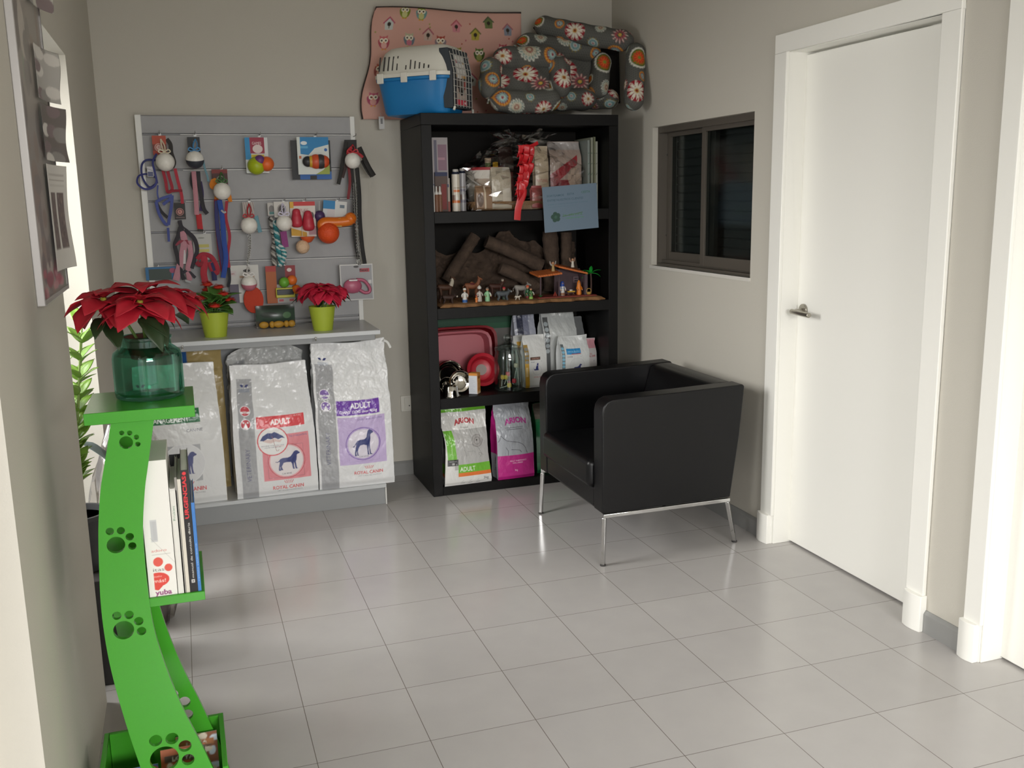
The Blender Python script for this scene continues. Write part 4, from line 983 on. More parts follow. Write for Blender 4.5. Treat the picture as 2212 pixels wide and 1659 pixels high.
def pet_bed(label, FL, FR, BR, BL, r, seed, sp, dip, floor_col, full=True, base=None, FR2=None):
    o_ = thing('pet_bed', label, 'pet bed', ((FL[0] + FR[0]) / 2, FL[1], FL[2] - r), 0, BED)
    q = Vector(o_.location)
    V_ = lambda p: Vector(p) - q
    FLv, FRv, BRv, BLv = map(V_, (FL, FR, BR, BL))
    e = lambda a, b, d=0.0: [a + (b - a) * 0.02, a + (b - a) * 0.3 + Vector((0, 0, -d)), a + (b - a) * 0.5 + Vector((0, 0, -d * 1.25)), a + (b - a) * 0.7 + Vector((0, 0, -d)), a + (b - a) * 0.98]
    bolster('back_bolster', e(BLv, BRv, 0.004), r, seed, o_, sp[0])
    bolster('side_bolster', e(BRv, FRv), r * 0.95, seed + 1, o_, sp[1])
    bolster('front_bolster', e(FLv, V_(FR2) if FR2 else FRv, dip), r, seed + 3, o_, sp[2])
    if full: bolster('side_bolster', e(BLv, FLv), r * 0.95, seed + 2, o_, sp[3])
    # padded floor of the bed
    if base: FLv, FRv, BRv, BLv = map(V_, base)
    nrm = (BLv - FLv).cross(FRv - FLv).normalized(); nrm = nrm if nrm.y > 0 else -nrm
    c = floral(300, 260, seed + 9, [(150, 150, 54, 1), (215, 90, 44, 4)]) if floor_col else Canvas(300, 260, 0.5, '#23211f')
    U, V = np.meshgrid(np.linspace(0, 1, 91), np.linspace(0, 1, 71)); c.q = 4
    f = lambda a: np.array(a)
    co = (f(FLv)[None, None] * ((1 - U) * (1 - V))[..., None] + f(FRv)[None, None] * (U * (1 - V))[..., None] + f(BRv)[None, None] * (U * V)[..., None] + f(BLv)[None, None] * ((1 - U) * V)[..., None])
    pad = np.sin(np.pi * U) ** 0.5 * np.sin(np.pi * V) ** 0.5
    co2 = co + f(nrm) * (0.022 - 0.028 * pad + 0.005 * np.sin(U * 19 + V * 8) * pad)[..., None]
    bk = (co + f(nrm) * (0.045))[:, ::-1]
    cc = c.sample(U * 300, V * 260)
    painted('base_cushion', np.concatenate([co2, bk], 1), np.concatenate([cc, cc[:, ::-1]], 1), 181, 70, FABRIC, o_, closed=True)
    return o_
# (small, middle, large): corner points on the bolster centre lines
pet_bed('small grey floral pet bed beside the carrier, frontmost of the three', oy(1056, 212, 1.30), oy(1212, 211, 1.30), oy(1206, 122, 1.42), oy(1062, 126, 1.42), 0.058, 3,
        [[(.10, .52, 46, 1), (.52, .43, 62, 0), (.87, .52, 46, 3)], [(.68, .5, 52, 1), (.2, .4, 24, 1)], [(.12, .52, 44, 3), (.33, .62, 40, 0), (.70, .66, 42, 1)], [(.7, .5, 40, 3)]], 0.018, True)
pet_bed('middle sized grey floral pet bed behind the small one', oy(1165, 216, 1.46), oy(1290, 214, 1.43), oy(1301, 112, 1.505), oy(1112, 92, 1.565), 0.056, 23,
        [[(.03, .5, 40, 2), (.55, .4, 46, 0), (.66, .5, 36, 5)], [(.30, .5, 56, 2), (.8, .4, 40, 0)], [(.5, .5, 30, 5), (.8, .55, 36, 1)], []], 0.0, True, full=False)
pet_bed('large grey floral pet bed overhanging the right end of the bookcase', oy(1250, 214, 1.58), oy(1368, 240, 1.22), oy(1374, 92, 1.345), oy(1150, 52, 1.60), 0.053, 43,
        [[(.03, .5, 38, 2), (.42, .55, 52, 1), (.66, .42, 30, 0), (.86, .5, 44, 4)], [(.28, .5, 56, 2), (.78, .52, 56, 1)], [(.6, .5, 30, 0)], []], 0.0, False, full=False, base=(oy(1250, 214, 1.63), oy(1338, 226, 1.53), oy(1335, 98, 1.565), oy(1150, 62, 1.635)), FR2=oy(1338, 214, 1.42))
# ================================================================== PLANTS
def leaf_blade(mb, base, direc, length, width, droop, lobes=0.0, twist=0.0, n=9, cup=0.25, up=Vector((0, 0, 1))):
    """one blade of real outline bent along an arc; lobes > 0 gives poinsettia-like shoulders"""
    d = Vector(direc).normalized(); s = d.cross(up); s = s.normalized() if s.length > 1e-4 else Vector((1, 0, 0))
    u = s.cross(d).normalized()
    s, u = (s * math.cos(twist) + u * math.sin(twist)), (u * math.cos(twist) - s * math.sin(twist))
    v = []; f = []; base = Vector(base)
    for i in range(n + 1):
        t = i / n
        wv = math.sin(math.pi * min(1, t * 1.0) ** 0.8) ** 0.9
        if lobes: wv = wv * (1 + lobes * math.sin(t * math.pi * 3.2 + 0.4) * (t < 0.75))
        w_ = max(0.0, width / 2 * wv) if i < n else 0.0
        c_ = base + d * (length * math.sin(droop * t) / droop if abs(droop) > 1e-3 else length * t) - u * (length * (1 - math.cos(droop * t)) / droop if abs(droop) > 1e-3 else 0)
        lift = u * (w_ * cup)
        v += [c_ - s * w_ + lift, c_ - s * w_ * .5 + lift * .35, c_, c_ + s * w_ * .5 + lift * .35, c_ + s * w_ + lift]
    for i in range(n):
        for k in range(4): f.append((i * 5 + k, i * 5 + k + 1, i * 5 + 6 + k, i * 5 + 5 + k))
    mb.add(v, f)
def lib(name, c1, rough=0.45, var=0.25, sc_=30, sss=0.0): return mat(name, c1, rough=rough, var=var, scale=sc_, sss=sss)
M_RED = lib('red_bract', '#a31226', 0.6, 0.18); M_RED2 = lib('bright_red_bract', '#c3203f', 0.6, 0.15); M_LEAF = lib('dark_leaf', '#26371f'); M_LEAF2 = lib('mid_leaf', '#4d7a35'); M_STEM = lib('green_stem', '#5d7a3a')
M_SOIL = mat('potting_soil', '#2a211b', rough=0.95, bump=0.8, bscale=120); M_LIME = mat('lime_pot', '#a5b538', rough=0.45)

def poinsettia(name, label, loc, spread, hgt, mred, seed, nb, pot, group, droop0=0.5, lw=0.42):
    R = random.Random(seed); o_ = thing(name, label, 'plant', loc, 0, group)
    br, lv, st_ = MB(), MB(), MB()
    heads = [(0, 0, 0)] + [(spread * .30 * math.cos(a), spread * .30 * math.sin(a), -hgt * .14) for a in [R.uniform(0, 1) + k * 2.09 for k in range(3)]]
    if pot['h']:
        MB().lathe([(0, pot.get('zb', 0)), (pot['r0'], pot.get('zb', 0)), (pot['r1'], pot['h']), (pot['r1'] - .005, pot['h']), (pot['r0'] * .95, pot.get('zb', 0) + .01)], 36, closed=False).build('pot', pot['m'], o_, bevel=0.001)
        MB().lathe([(0, pot['h'] - .012), (pot['r1'] - .004, pot['h'] - .012)], 24).build('soil', M_SOIL, o_)
    zb = pot['h'] - .02
    for hx, hy, hz in heads:
        top = Vector((hx, hy, zb + hgt + hz)); st_.tube(bez([(hx * .1, hy * .1, zb - .01), (hx * .5, hy * .5, zb + hgt * .5), top], 6), 0.0035, 7)
        big = (hx == 0)
        for tier, (cnt, ln, el) in enumerate(((nb, .50, -.12), (nb - 1, .42, .22), (5, .28, .62))):
            for k in range(cnt):
                a = 2 * math.pi * k / cnt + tier * .5 + R.uniform(-.25, .25); L = spread * ln * R.uniform(.82, 1.12) * (1 if big else .72); e_ = el + R.uniform(-.1, .15)
                d_ = Vector((math.cos(a) * math.cos(e_), math.sin(a) * math.cos(e_), math.sin(e_)))
                leaf_blade(br, top + d_ * .006 + Vector((0, 0, .004 * tier)), d_, L, L * lw * R.uniform(.85, 1.2), droop0 + R.uniform(0, .7), R.uniform(.05, .28), R.uniform(-.35, .35), cup=R.uniform(.05, .35))
        for k in range(3):
            a = R.uniform(0, 6.28); L = spread * .38 * R.uniform(.7, 1.1); d_ = Vector((math.cos(a), math.sin(a), R.uniform(-.25, .15)))
            leaf_blade(lv, top + Vector((0, 0, -hgt * R.uniform(.18, .42))), d_, L, L * .42, .8 + R.uniform(0, .5), .1, R.uniform(-.3, .3))
    br.build('bracts', mred, o_, solid=0.0006, angle=70); lv.build('leaves', M_LEAF, o_, solid=0.0006, angle=70); st_.build('stems', M_STEM, o_)
    for hx, hy, hz in heads:
        pts = [(hx + .009 * math.cos(q * 1.05), hy + .009 * math.sin(q * 1.05), zb + hgt + hz + .009 + .004 * (q % 2)) for q in range(7)]
        ey = MB().lathe([(0, 0), (.006, .002), (.007, .006), (.004, .010), (0, .011)], 12, c=(hx, hy, zb + hgt + hz + .004))
        ey.build('flower_bud', mat('yellow_green_bud', '#a8a03a', rough=.6, bump=.8, bscale=400), o_)
    return o_
POTS = 'potted plants on the counter top'
poinsettia('poinsettia', 'small bright red poinsettia in a lime green pot near the right end of the counter', (-0.565, 1.345, 0.881), 0.255, 0.105, M_RED2, 7, 8, dict(r0=.046, r1=.064, h=.118, m=M_LIME), POTS, 0.9, .62)

# kalanchoe
R = random.Random(11); o = thing('kalanchoe', 'red flowering kalanchoe in a lime green pot behind the large poinsettia', 'plant', (-1.068, 1.345, 0.881), 0, POTS)
MB().lathe([(.050, 0), (.067, .118), (.062, .118), (.047, .01)], 36).build('pot', M_LIME, o, bevel=.001)
MB().lathe([(0, .106), (.063, .106)], 24).build('soil', M_SOIL, o)
lv, st_ = MB(), MB()
for k in range(26):
    a = R.uniform(0, 6.28); L = R.uniform(.08, .125); e_ = R.uniform(.0, .8); d_ = Vector((math.cos(a) * math.cos(e_), math.sin(a) * math.cos(e_), math.sin(e_)))
    leaf_blade(lv, (R.uniform(-.02, .02), R.uniform(-.02, .02), .115 + R.uniform(0, .075)), d_, L, L * .72, .5, 0.05, R.uniform(-.3, .3), n=6)
for cx, cy, cz in ((-.060, -.05, .185), (-.020, -.02, .245), (.045, -.05, .200), (.005, -.085, .150), (-.090, 0, .160), (.03, .04, .225), (-.02, .05, .215), (.075, .01, .165)):
    fl = MB(); fl.lathe([(0, -.006), (.012, -.006), (.024, .0), (.020, .008), (0, .014)], 12, c=(cx, cy, cz))
    st_.tube(bez([(cx * .2, cy * .2, .11), (cx * .7, cy * .7, .11 + (cz - .11) * .6), (cx, cy, cz - .005)], 5), .0025, 6)
    for q in range(60):
        t = R.uniform(0, 6.28); r_ = .030 * math.sqrt(R.random()); px_, py_, pz_ = cx + r_ * math.cos(t), cy + r_ * math.sin(t), cz + .016 * (1 - (r_ / .030) ** 2) + R.uniform(-.008, .004)
        for w_ in range(4):
            aa = w_ * H + t; leaf_blade(fl, (px_, py_, pz_), (math.cos(aa), math.sin(aa), .35), .0085, .0065, .4, 0, 0, n=3)
    fl.build('flower_cluster', lib('scarlet_floret', '#c93a2c', .6), o, angle=70)
lv.build('leaves', M_LEAF2, o, solid=.0015, angle=70); st_.build('stems', M_STEM, o);

# large poinsettia in the green glass jar on the stand
JX, JY, JZ = -1.282, -1.037, 1.064
M_GG = clearfilm('green_glass', '#b8e6d8', .05, .03, .5)
jar = thing('glass_jar', 'wide mouthed green glass jar on top of the green stand', 'jar', (JX, JY, JZ + 0.0005))
prof = [(0.0, 0), (.066, 0), (.074, .004), (.076, .014), (.076, .092), (.073, .105), (.062, .114), (.055, .119), (.054, .132), (.057, .136), (.057, .140), (.053, .142), (.050, .138), (.050, .118), (.058, .109), (.070, .100), (.072, .090), (.072, .016), (.066, .009), (0, .008)]
MB().lathe(prof, 56).build('glass', M_GG, jar)
pp = poinsettia('poinsettia', 'large deep red poinsettia standing in the green glass jar', (JX, JY, JZ + 0.010), 0.285, 0.112, M_RED, 19, 6, dict(r0=.034, r1=.047, h=.132, zb=.080, m=mat('brown_nursery_pot', '#5a3226', rough=.6)), None, 0.7, .60)

# ================================================================== ON THE STAND
LFT = 'folders and booklets on the stand shelf'
SZ = 0.6225; FY = GY + 0.012                 # shelf top, front line behind the curved panel
def book(name, label, cat, x0, x1, d, h, cols, spine=None, lean=0.0, y0=FY, m=PRINT, group=LFT, z=SZ):
    o_ = thing(name, label, cat, (x0, y0, z), 0, group, ry=lean)
    t = x1 - x0
    MB().box((0.0012, 0.001, 0.002), (t - 0.0012, d, h - 0.003)).build('pages', mat('white_pages', '#dcdad4', rough=.8), o_, smooth=False)
    cv = MB(); cm = mat('cover_' + cols, cols, rough=.45)
    cv.box((0, 0, 0), (0.0012, d + 0.002, h)).box((t - 0.0012, 0, 0), (t, d + 0.002, h)); cv.build('cover', cm, o_, smooth=False)
    if spine: sp_ = sheet('spine', spine, m, o_, thick=0.0008); sp_.location = (0, -0.0005, 0)
    return o_
# white file box with red paw print
c = Canvas(48, 318, 3.2, '#e4e2dc')
c.rect(2, 130, 16, 182, '#c5c5c6')
for k in range(8): c.rect(3 + k * 1.6, 133, 3.8 + k * 1.6, 178, '#adadb0')
c.line([(0, 140), (48, 76)], 0.5, '#9a9894'); c.text('adoro', 16, 106, 6, '#c96a62', wid=32); c.rect(0, 99, 40, 99.6, '#8a8884')
c.ell(12, 82, 10.5, 11, '#d9574a'); c.ell(33, 66, 8.5, 9, '#d9574a'); c.ell(8, 40, 25, 17, '#d5483e'); c.poly([(-16, 36), (30, 46), (22, 28), (8, 14), (-4, 18)], '#d5483e')
c.text('itas', 12, 60, 8, '#6a6462', wid=24); c.text('mucho', 8, 46, 3.6, '#ecc0b8', wid=18); c.text('más!', 12, 33, 8, '#f0dcd4', wid=26); c.text('yuba', 18, 3, 12, '#8f3f78', bold=.03, wid=36)
o = thing('file_box', 'white cardboard file box with red paw print nearest the curved panel', 'file box', (-1.318, FY, SZ), 0, LFT)
MB().box((0, 0.001, 0), (0.060, 0.20, 0.318)).build('carton', mat('white_card', '#e4e2dc', rough=.6), o, bevel=.001)
q = Canvas(60, 318, 3.2, '#e4e2dc'); q.a[:, 0:c.a.shape[1] - 0] = q.a[:, 0:c.a.shape[1]]; h_, w_ = c.a.shape[:2]; q.a[:h_, q.a.shape[1] - w_:] = c.a
fr = sheet('printed_front', q, PRINT, o, thick=0.0006); fr.location = (0, 0, 0)
# thin booklets, folder, binder, magazine
c = Canvas(15, 245, 4, '#d9d7d0'); c.text('Friskies', 8, 192, 5, '#3f7a55', ang=H, wid=34); c.rect(1, 40, 2, 240, '#bdbab2')
book('booklet', 'thin white booklet beside the white file box', 'booklet', -1.2565, -1.2445, 0.20, 0.252, '#d9d7d0', c)
book('booklet', 'thin grey booklet standing between white booklet and black folder', 'booklet', -1.2440, -1.2390, 0.20, 0.275, '#9a9791', Canvas(5, 275, 3, '#8f8c86'))
book('booklet', 'cream booklet standing right against the black folder', 'booklet', -1.2385, -1.2310, 0.20, 0.270, '#c9c3b6', Canvas(7.5, 270, 3, '#d0cabd'))
c = Canvas(17, 290, 4, '#1d1b1c')
c.text('URGENCIAS', 11, 226, 8, '#d8333a', ang=H, wid=100, bold=.03); c.ell(8, 282, 4, 4, '#d8333a'); c.text('manual de consulta diaria', 11, 100, 4.2, '#d6d4d0', ang=H, wid=132); c.rect(5, 22, 12, 30, '#c9c7c4'); c.rect(7, 24, 10, 28, '#5a5858')
book('binder', 'black binder with red lettering down its spine', 'binder', -1.2305, -1.2135, 0.205, 0.290, '#1d1b1c', c)
o = thing('folder', 'black cardboard folder sticking up behind the thin booklets', 'folder', (-1.2570, -0.9460, SZ), 0, LFT)
MB().box((0, 0, 0), (0.0425, 0.004, 0.275)).box((0, 0.026, 0), (0.0425, 0.030, 0.262)).box((0.002, 0.004, 0), (0.0405, 0.026, 0.006)).build('folded_card', mat('black_card', '#1f1e1f', rough=.6), o, smooth=False)
c = Canvas(7, 212, 4, '#3f78bd'); c.text('revista veterinaria', 5, 70, 4, '#8fb4dc', ang=H, wid=90)
book('magazine', 'thin blue magazine right of the black binder', 'magazine', -1.2130, -1.2065, 0.20, 0.212, '#3f78bd', c)
# leaflets in the tray
TRG = 'leaflets in the tray of the stand'
def leaflet(label, x, y, w, h, seed, pal, rz, lean):
    c = Canvas(w * 1000, h * 1000, 1.0, pal[0]); R = random.Random(seed)
    for k in range(26): c.ell(R.uniform(0, c.w), R.uniform(0, c.h), R.uniform(6, 26), R.uniform(4, 12), R.choice(pal), a=R.uniform(-.6, .6))
    c.rect(8, c.h * .8, c.w - 8, c.h * .9, pal[1]); c.text('LO YA', c.w * .5, c.h * .82, c.h * .06, '#dcd8cc', wid=c.w * .5)
    o_ = sheet('leaflet', c, PRINT, None, thick=0.004, step=2.5); tag(o_, label, 'leaflet', TRG)
    o_.location = (x, y, 0.0215); o_.rotation_euler = (-lean, 0, rz)
leaflet('blue leaflet at the left in the stand tray', -1.452, -1.095, .11, .135, 1, ['#3f6fae', '#2f4f86', '#b9c4cf', '#5d88bd', '#a8613a'], 0.0, .30)
leaflet('brown and white leaflet in the middle of the stand tray', -1.335, -1.100, .105, .165, 2, ['#a8582f', '#4a3a2c', '#d3c6b4', '#7d3f24', '#3f6fae'], 0.0, .36)
leaflet('brown striped leaflet at the right end of the stand tray', -1.300, -1.010, .10, .150, 3, ['#7d4a2c', '#9a6238', '#cfc4b2', '#54402f', '#b9c4cf'], 0.0, .20)

# ================================================================== LEFT WALL: notice board, plants in the window recess
c = Canvas(520, 1200, 0.35, '#8d8680'); R = random.Random(3)
for k in range(60): c.ell(R.uniform(0, 520), R.uniform(0, 1200), R.uniform(20, 70), R.uniform(20, 90), R.choice(['#7a7470', '#9a928b', '#6a6260', '#b0a8a0', '#8a7a70', '#7d8676']))
for k in range(10): c.ell(R.uniform(0, 520), R.uniform(0, 90), R.uniform(30, 80), R.uniform(12, 30), R.choice(['#b0606c', '#96505c', '#c08a90']))
nb = thing('notice_board', 'framed notice board with pinned papers on the left wall', 'notice board', (LW, -0.400, 1.272))
M_FR = mat('silver_frame', '#b5b2b0', rough=.35, metal=.3)
f = MB(); f.box((0, -0.52, 0), (0.018, -0.508, 1.0)).box((0, -0.508, 0), (0.018, -0.012, 0.012)).box((0, -0.012, 0), (0.018, 0, 1.0)).box((0, -0.508, 0.988), (0.018, -0.012, 1.0))
f.build('frame', M_FR, nb, bevel=.002)
pn = sheet('poster', c, GLOSSY, nb, thick=.004, step=6); pn.matrix_local = TR(0.014, -0.508, 0.012) @ RZ(H); pn.scale = (.496 / .52, 1, .976 / 1.2)
PAP = 'papers pinned to the notice board'
def pinned(label, y, z, w, h, col, seed, bars=0, curl=.03):
    c = Canvas(w * 1000, h * 1000, .8, col); R = random.Random(seed)
    if bars:
        for k in range(2): c.rect(c.w * (.12 + .42 * k), c.h * .2, c.w * (.44 + .42 * k), c.h * .74, '#6d6260'); 
        for k in range(3): c.rect(c.w * .1, c.h * (.80 + .05 * k), c.w * .9, c.h * (.81 + .05 * k), '#a8a29c')
        for k in range(40): c.ell(c.w * R.choice([.28, .70]) + R.uniform(-.13, .13) * c.w, c.h * R.uniform(.22, .72), 4, 5, R.choice(['#7d7068', '#594f4c', '#8a7a74']))
    else:
        for k in range(9): c.ell(R.uniform(0, c.w), R.uniform(0, c.h), c.w * .25, c.h * .12, R.choice(['#8a8682', '#6d6866', '#c9c5bf', '#7d6f70']))
    o_ = sheet('paper_leaflet', c, PRINT, None, S=lambda X, Z: -curl * (X / w) ** 3 - 0.004 * (1 + np.sin(Z / h * 5 + seed)) * (X / w), step=3, thick=.0006)
    tag(o_, label, 'leaflet', PAP); o_.matrix_world = TR(LW + 0.0215, y, z) @ RZ(H); return o_
pinned('long white leaflet with two brown panels at the foot of the notice board', -0.655, 1.335, .215, .27, '#c9c6c0', 2, 1, .018)
pinned('dark curled leaflet pinned above the white panelled leaflet', -0.640, 1.615, .20, .14, '#6d6662', 3, 0, .03)
pinned('grey leaflet with curling corners in the middle of the notice board', -0.655, 1.765, .19, .13, '#a8a5a0', 4, 0, .03)
pinned('pale leaflet with curled edges high on the notice board', -0.660, 1.995, .20, .20, '#b5b3aa', 5, 0, .035)

# zz plant in the recess
def zz(label, loc, seed, stems, h):
    R = random.Random(seed); o_ = thing('zz_plant', label, 'plant', loc)
    MB().lathe([(.075, 0), (.095, .17), (.099, .172), (.099, .185), (.090, .185), (.088, .17), (.07, .01)], 36).build('pot', mat('charcoal_pot', '#2b2b2d', rough=.4), o_)
    MB().lathe([(0, .165), (.089, .165)], 24).build('soil', M_SOIL, o_)
    lv, st_ = MB(), MB()
    for k, (a, tilt_, hh) in enumerate(stems):
        p0 = Vector((.02 * math.cos(a), .02 * math.sin(a), .16)); tip = p0 + Vector((math.cos(a) * tilt_, math.sin(a) * tilt_, hh)); mid = p0 * .5 + tip * .5 + Vector((0, 0, hh * .12))
        P = bez([p0, p0 + Vector((0, 0, hh * .3)), mid, tip], 8); st_.tube(P, [.008 * (1 - .7 * i / (len(P) - 1)) for i in range(len(P))], 8)
        for i in range(6, len(P), 2):
            t = (P[min(i + 1, len(P) - 1)] - P[i - 1]).normalized(); side = t.cross(Vector((math.cos(a + .3), math.sin(a + .3), .2))).normalized()
            for s_ in (-1, 1):
                d_ = (side * s_ * .8 + t * .75 + Vector((0, 0, .1))).normalized(); L = .088 * R.uniform(.85, 1.1)
                leaf_blade(lv, P[i], d_, L, L * .44, .45, 0, R.uniform(-.5, .5), n=6, cup=.2)
    lv.build('leaflets', lib('glossy_leaf', '#6d8f3a', .25, .2), o_, solid=.0012, angle=70); st_.build('stems', lib('pale_stem', '#7d9350'), o_)
    return o_
zz('tall green zz plant in the window recess behind the stand', (-1.575, -0.14, 0.355), 4, [(0.4, .06, .62), (5.4, .10, .58), (2.9, .05, .55), (1.4, .09, .50), (4.3, .07, .46), (3.6, .02, .60)], .6)
o = thing('plinth_box', 'dark box carrying the zz plant in the window recess', 'box', (-1.585, -0.14, 0.001))
MB().box((-.11, -.14, 0), (.11, .14, .352)).build('box_body', mat('dark_carton', '#221f1e', rough=.7), o, bevel=.004)
# cellophane wrapped gift plant on the floor in front of the recess
o = thing('gift_bouquet', 'cellophane wrapped bouquet with dark red leaves and a pink label behind the stand', 'bouquet', (-1.415, 0.18, 0.001))
MB().lathe([(.075, 0), (.082, .10), (.070, .105)], 28).build('pot', mat('brown_pot', '#3a241e', rough=.5), o)
lv = MB(); R = random.Random(8)
for k in range(18):
    a = R.uniform(0, 6.28); e_ = R.uniform(.5, 1.3); d_ = Vector((math.cos(a) * math.cos(e_), math.sin(a) * math.cos(e_), math.sin(e_))); L = R.uniform(.12, .20)
    leaf_blade(lv, (0, 0, .10 + R.uniform(0, .30)), d_, L, L * .55, .9, .1, R.uniform(-.4, .4))
lv.build('dark_leaves', lib('maroon_leaf', '#3d1a18', .4), o, solid=.001, angle=70)
cp = MB()
def cone(u, v):
    a = u * 2 * math.pi; r_ = (.085 + .055 * math.sin(math.pi * v) - .05 * max(0, v - .75) * 4 * .5) * (1 + .10 * math.sin(7 * a + 9 * v) + .05 * math.sin(13 * a)); return Vector((r_ * math.cos(a), r_ * math.sin(a), .75 * v))
cp.grid(cone, 60, 24, closed=True); cp.build('cellophane', clearfilm('cellophane', '#e9e6e2', .10, .08), o)
c = Canvas(60, 80, 2, '#bdb2b4'); c.rect(6, 40, 54, 74, '#b5606c'); c.rect(6, 10, 54, 34, '#a8a2a6')
lb = sheet('label', c, PRINT, o, thick=.001); lb.location = (-.03, -.150, .655)
lf = MB(); leaf_blade(lf, (-.05, -.06, .60), (-.5, -.2, .9), .17, .10, .5, .1, .3); leaf_blade(lf, (-.02, -.02, .62), (-.2, -.5, 1), .12, .07, .4, 0, -.3)
lf.build('grey_leaves', lib('grey_blue_leaf', '#6d7a78', .4), o, solid=.001, angle=70)
# ================================================================== GOODS ON THE SLATWALL
YC = 1.600                                        # plane in which most goods hang
PX = lambda y=YC: (oy(1, 0, y) - oy(0, 0, y)).length   # metres per pixel in that plane (approx)
MPP = (CAM[1] - YC) / -F_PX * 1.0
def hookpart(px, py, reach):
    a = oy(px, py, SY); a.z += 0.004
    MB().tube(bez([(a.x, SY, a.z), (a.x, SY - reach * .6, a.z), (a.x, SY - reach + .008, a.z + .001), (a.x, SY - reach, a.z + .010)], 5), .0022, 7).box((a.x - .006, SY - .002, a.z - .010), (a.x + .006, SY + .001, a.z + .002)).build('peg_hook', mat('hook_zinc', '#a8a8a6', rough=.45, metal=.6), SLATW)
SLATW = [o for o in sc.objects if o.name == 'slatwall'][0]
GD = 'goods hanging on the slatwall'
def card(name, label, cat, x0, y0, x1, y1, draw, Y=YC, thick=.0015, group=GD, parts=None, tiltz=0.0, bgc='#d8d6d2', m=None):
    a = oy(x0, y1, Y); b = oy(x1, y1, Y); t = oy(x0, y0, Y)
    w, h = abs(b.x - a.x), t.z - a.z
    o_ = thing(name, label, cat, a, 0, group, ry=tiltz)
    c = Canvas(w * 1000, h * 1000, 2.5, bgc); draw(c, w * 1000, h * 1000)
    sheet('printed_card', c, m or PRINT, o_, thick=thick, step=1.2)
    return o_, w, h
def rel(o_, px, py, Y): return oy(px, py, Y) - o_.location
def ballpart(o_, name, px, py, rp, col, Y=1.585, rough=.4, bump=0, flat=1.0):
    r = rp * 4.85 / F_PX * 1.02
    MB().ball(rel(o_, px, py, Y), (r, r * flat, r), 20, 14).build(name, mat('toy_' + col, col, rough=rough, bump=bump, bscale=300), o_)
def strap(o_, name, pts, wpx, col, Y=YC, th=.0022, dy=None, metal=0.0, rough=.7):
    P = bez([rel(o_, x, y, Y + (dy[i] if dy else 0)) for i, (x, y) in enumerate(pts)], 7)
    MB().tube(P, 1, 8, flat=(wpx * 4.95 / F_PX, th)).build(name, mat('strap_' + col, col, rough=rough, var=.12, scale=150, metal=metal), o_)
def root(name, label, cat, px, py, Y=YC): return thing(name, label, cat, oy(px, py, Y), 0, GD)
def chain(o_, name, pts, n, r, Y):
    P = bez([rel(o_, x, y, Y) for x, y in pts], 10); f = MB()
    for k in range(n):
        q = k / (n - 1) * (len(P) - 1); i = min(int(q), len(P) - 2); c_ = P[i].lerp(P[i + 1], q - i)
        pts_ = []
        for s_ in range(8):
            g = 2 * math.pi * s_ / 8; u = math.cos(g) * r * .75; v_ = math.sin(g) * r * 1.35
            pts_.append(c_ + (Vector((u, 0, v_)) if k % 2 else Vector((0, u, v_))))
        f.tube(pts_, r * .30, 5, closed=True)
    f.build(name, mat('steel_chain', '#b8b8b6', rough=.25, metal=1.0), o_)
BAU = 'white baubles hanging in front of the goods'
M_BAU = mat('speckled_white_bauble', '#e6e3dc', rough=.35, var=.12, scale=90)
def bauble(label, px, py, rp, ribbon, top, extra=None, Y=1.555, half=None):
    """painted bauble on a ribbon; half colours its lower bowl"""
    r = rp * 4.80 / F_PX; o_ = thing('bauble', label, 'bauble', oy(px, py, Y), 0, BAU)
    MB().ball((0, 0, 0), r, 28, 18).build('ball', M_BAU, o_)
    if half:
        v = [(r * 1.012 * math.sin(t), -r * 1.012 * math.cos(t)) for t in [k / 10 * H * 1.02 for k in range(11)]]
        MB().lathe([(max(0, a), b) for a, b in v], 28, closed=False, M=RX(.25)).build('dipped_half', mat('dip_' + half, half, rough=.4), o_)
    cm = mat('ribbon_' + ribbon, ribbon, rough=.5)
    MB().lathe([(.006, 0), (.006, .006), (0, .007)], 12, c=(0, 0, r - .001)).build('cap', mat('bauble_cap', '#b8a878', rough=.3, metal=.8), o_)
    tp = oy(*top, 1.60) - o_.location
    MB().tube(bez([(0, 0, r), (tp.x * .4 - .006, tp.y * .5, (r + tp.z) / 2), tp], 6), 1, 6, flat=(.007, .0012)).tube(bez([(0.002, 0, r), (tp.x * .6 + .010, tp.y * .5, (r + tp.z) / 2), tp], 6), 1, 6, flat=(.006, .0012)).build('ribbon', cm, o_)
    bw = MB()
    for s_ in (-1, 1):
        bw.tube(bez([(0, -.004, r + .004), (s_ * .018, -.010, r + .014), (s_ * .026, -.012, r + .004), (s_ * .012, -.012, r - .002), (0, -.006, r + .003)], 5), 1, 6, flat=(.006, .001))
        bw.tube(bez([(0, -.006, r + .003), (s_ * .010, -.014, r - .012), (s_ * .016, -.012 - r * .15, r - .026)], 4), 1, 6, flat=(.005, .001))
    bw.build('bow', cm, o_)
    return o_
def roundel(c, x, y, r, a, b): c.ell(x, y, r, r, a); c.ell(x, y, r * .86, r * .86, b); c.ell(x, y, r * .62, r * .62, a); c.text('R', x, y - r * .3, r * .7, b)

for hx, hy in ((345, 291), (421, 292), (560, 294), (680, 294), (763, 297), (478, 366), (538, 434), (612, 434), (656, 434), (728, 432), (392, 435), (442, 503), (398, 500), (536, 570), (614, 571), (770, 570), (340, 575)):
    hookpart(hx, hy, .085)

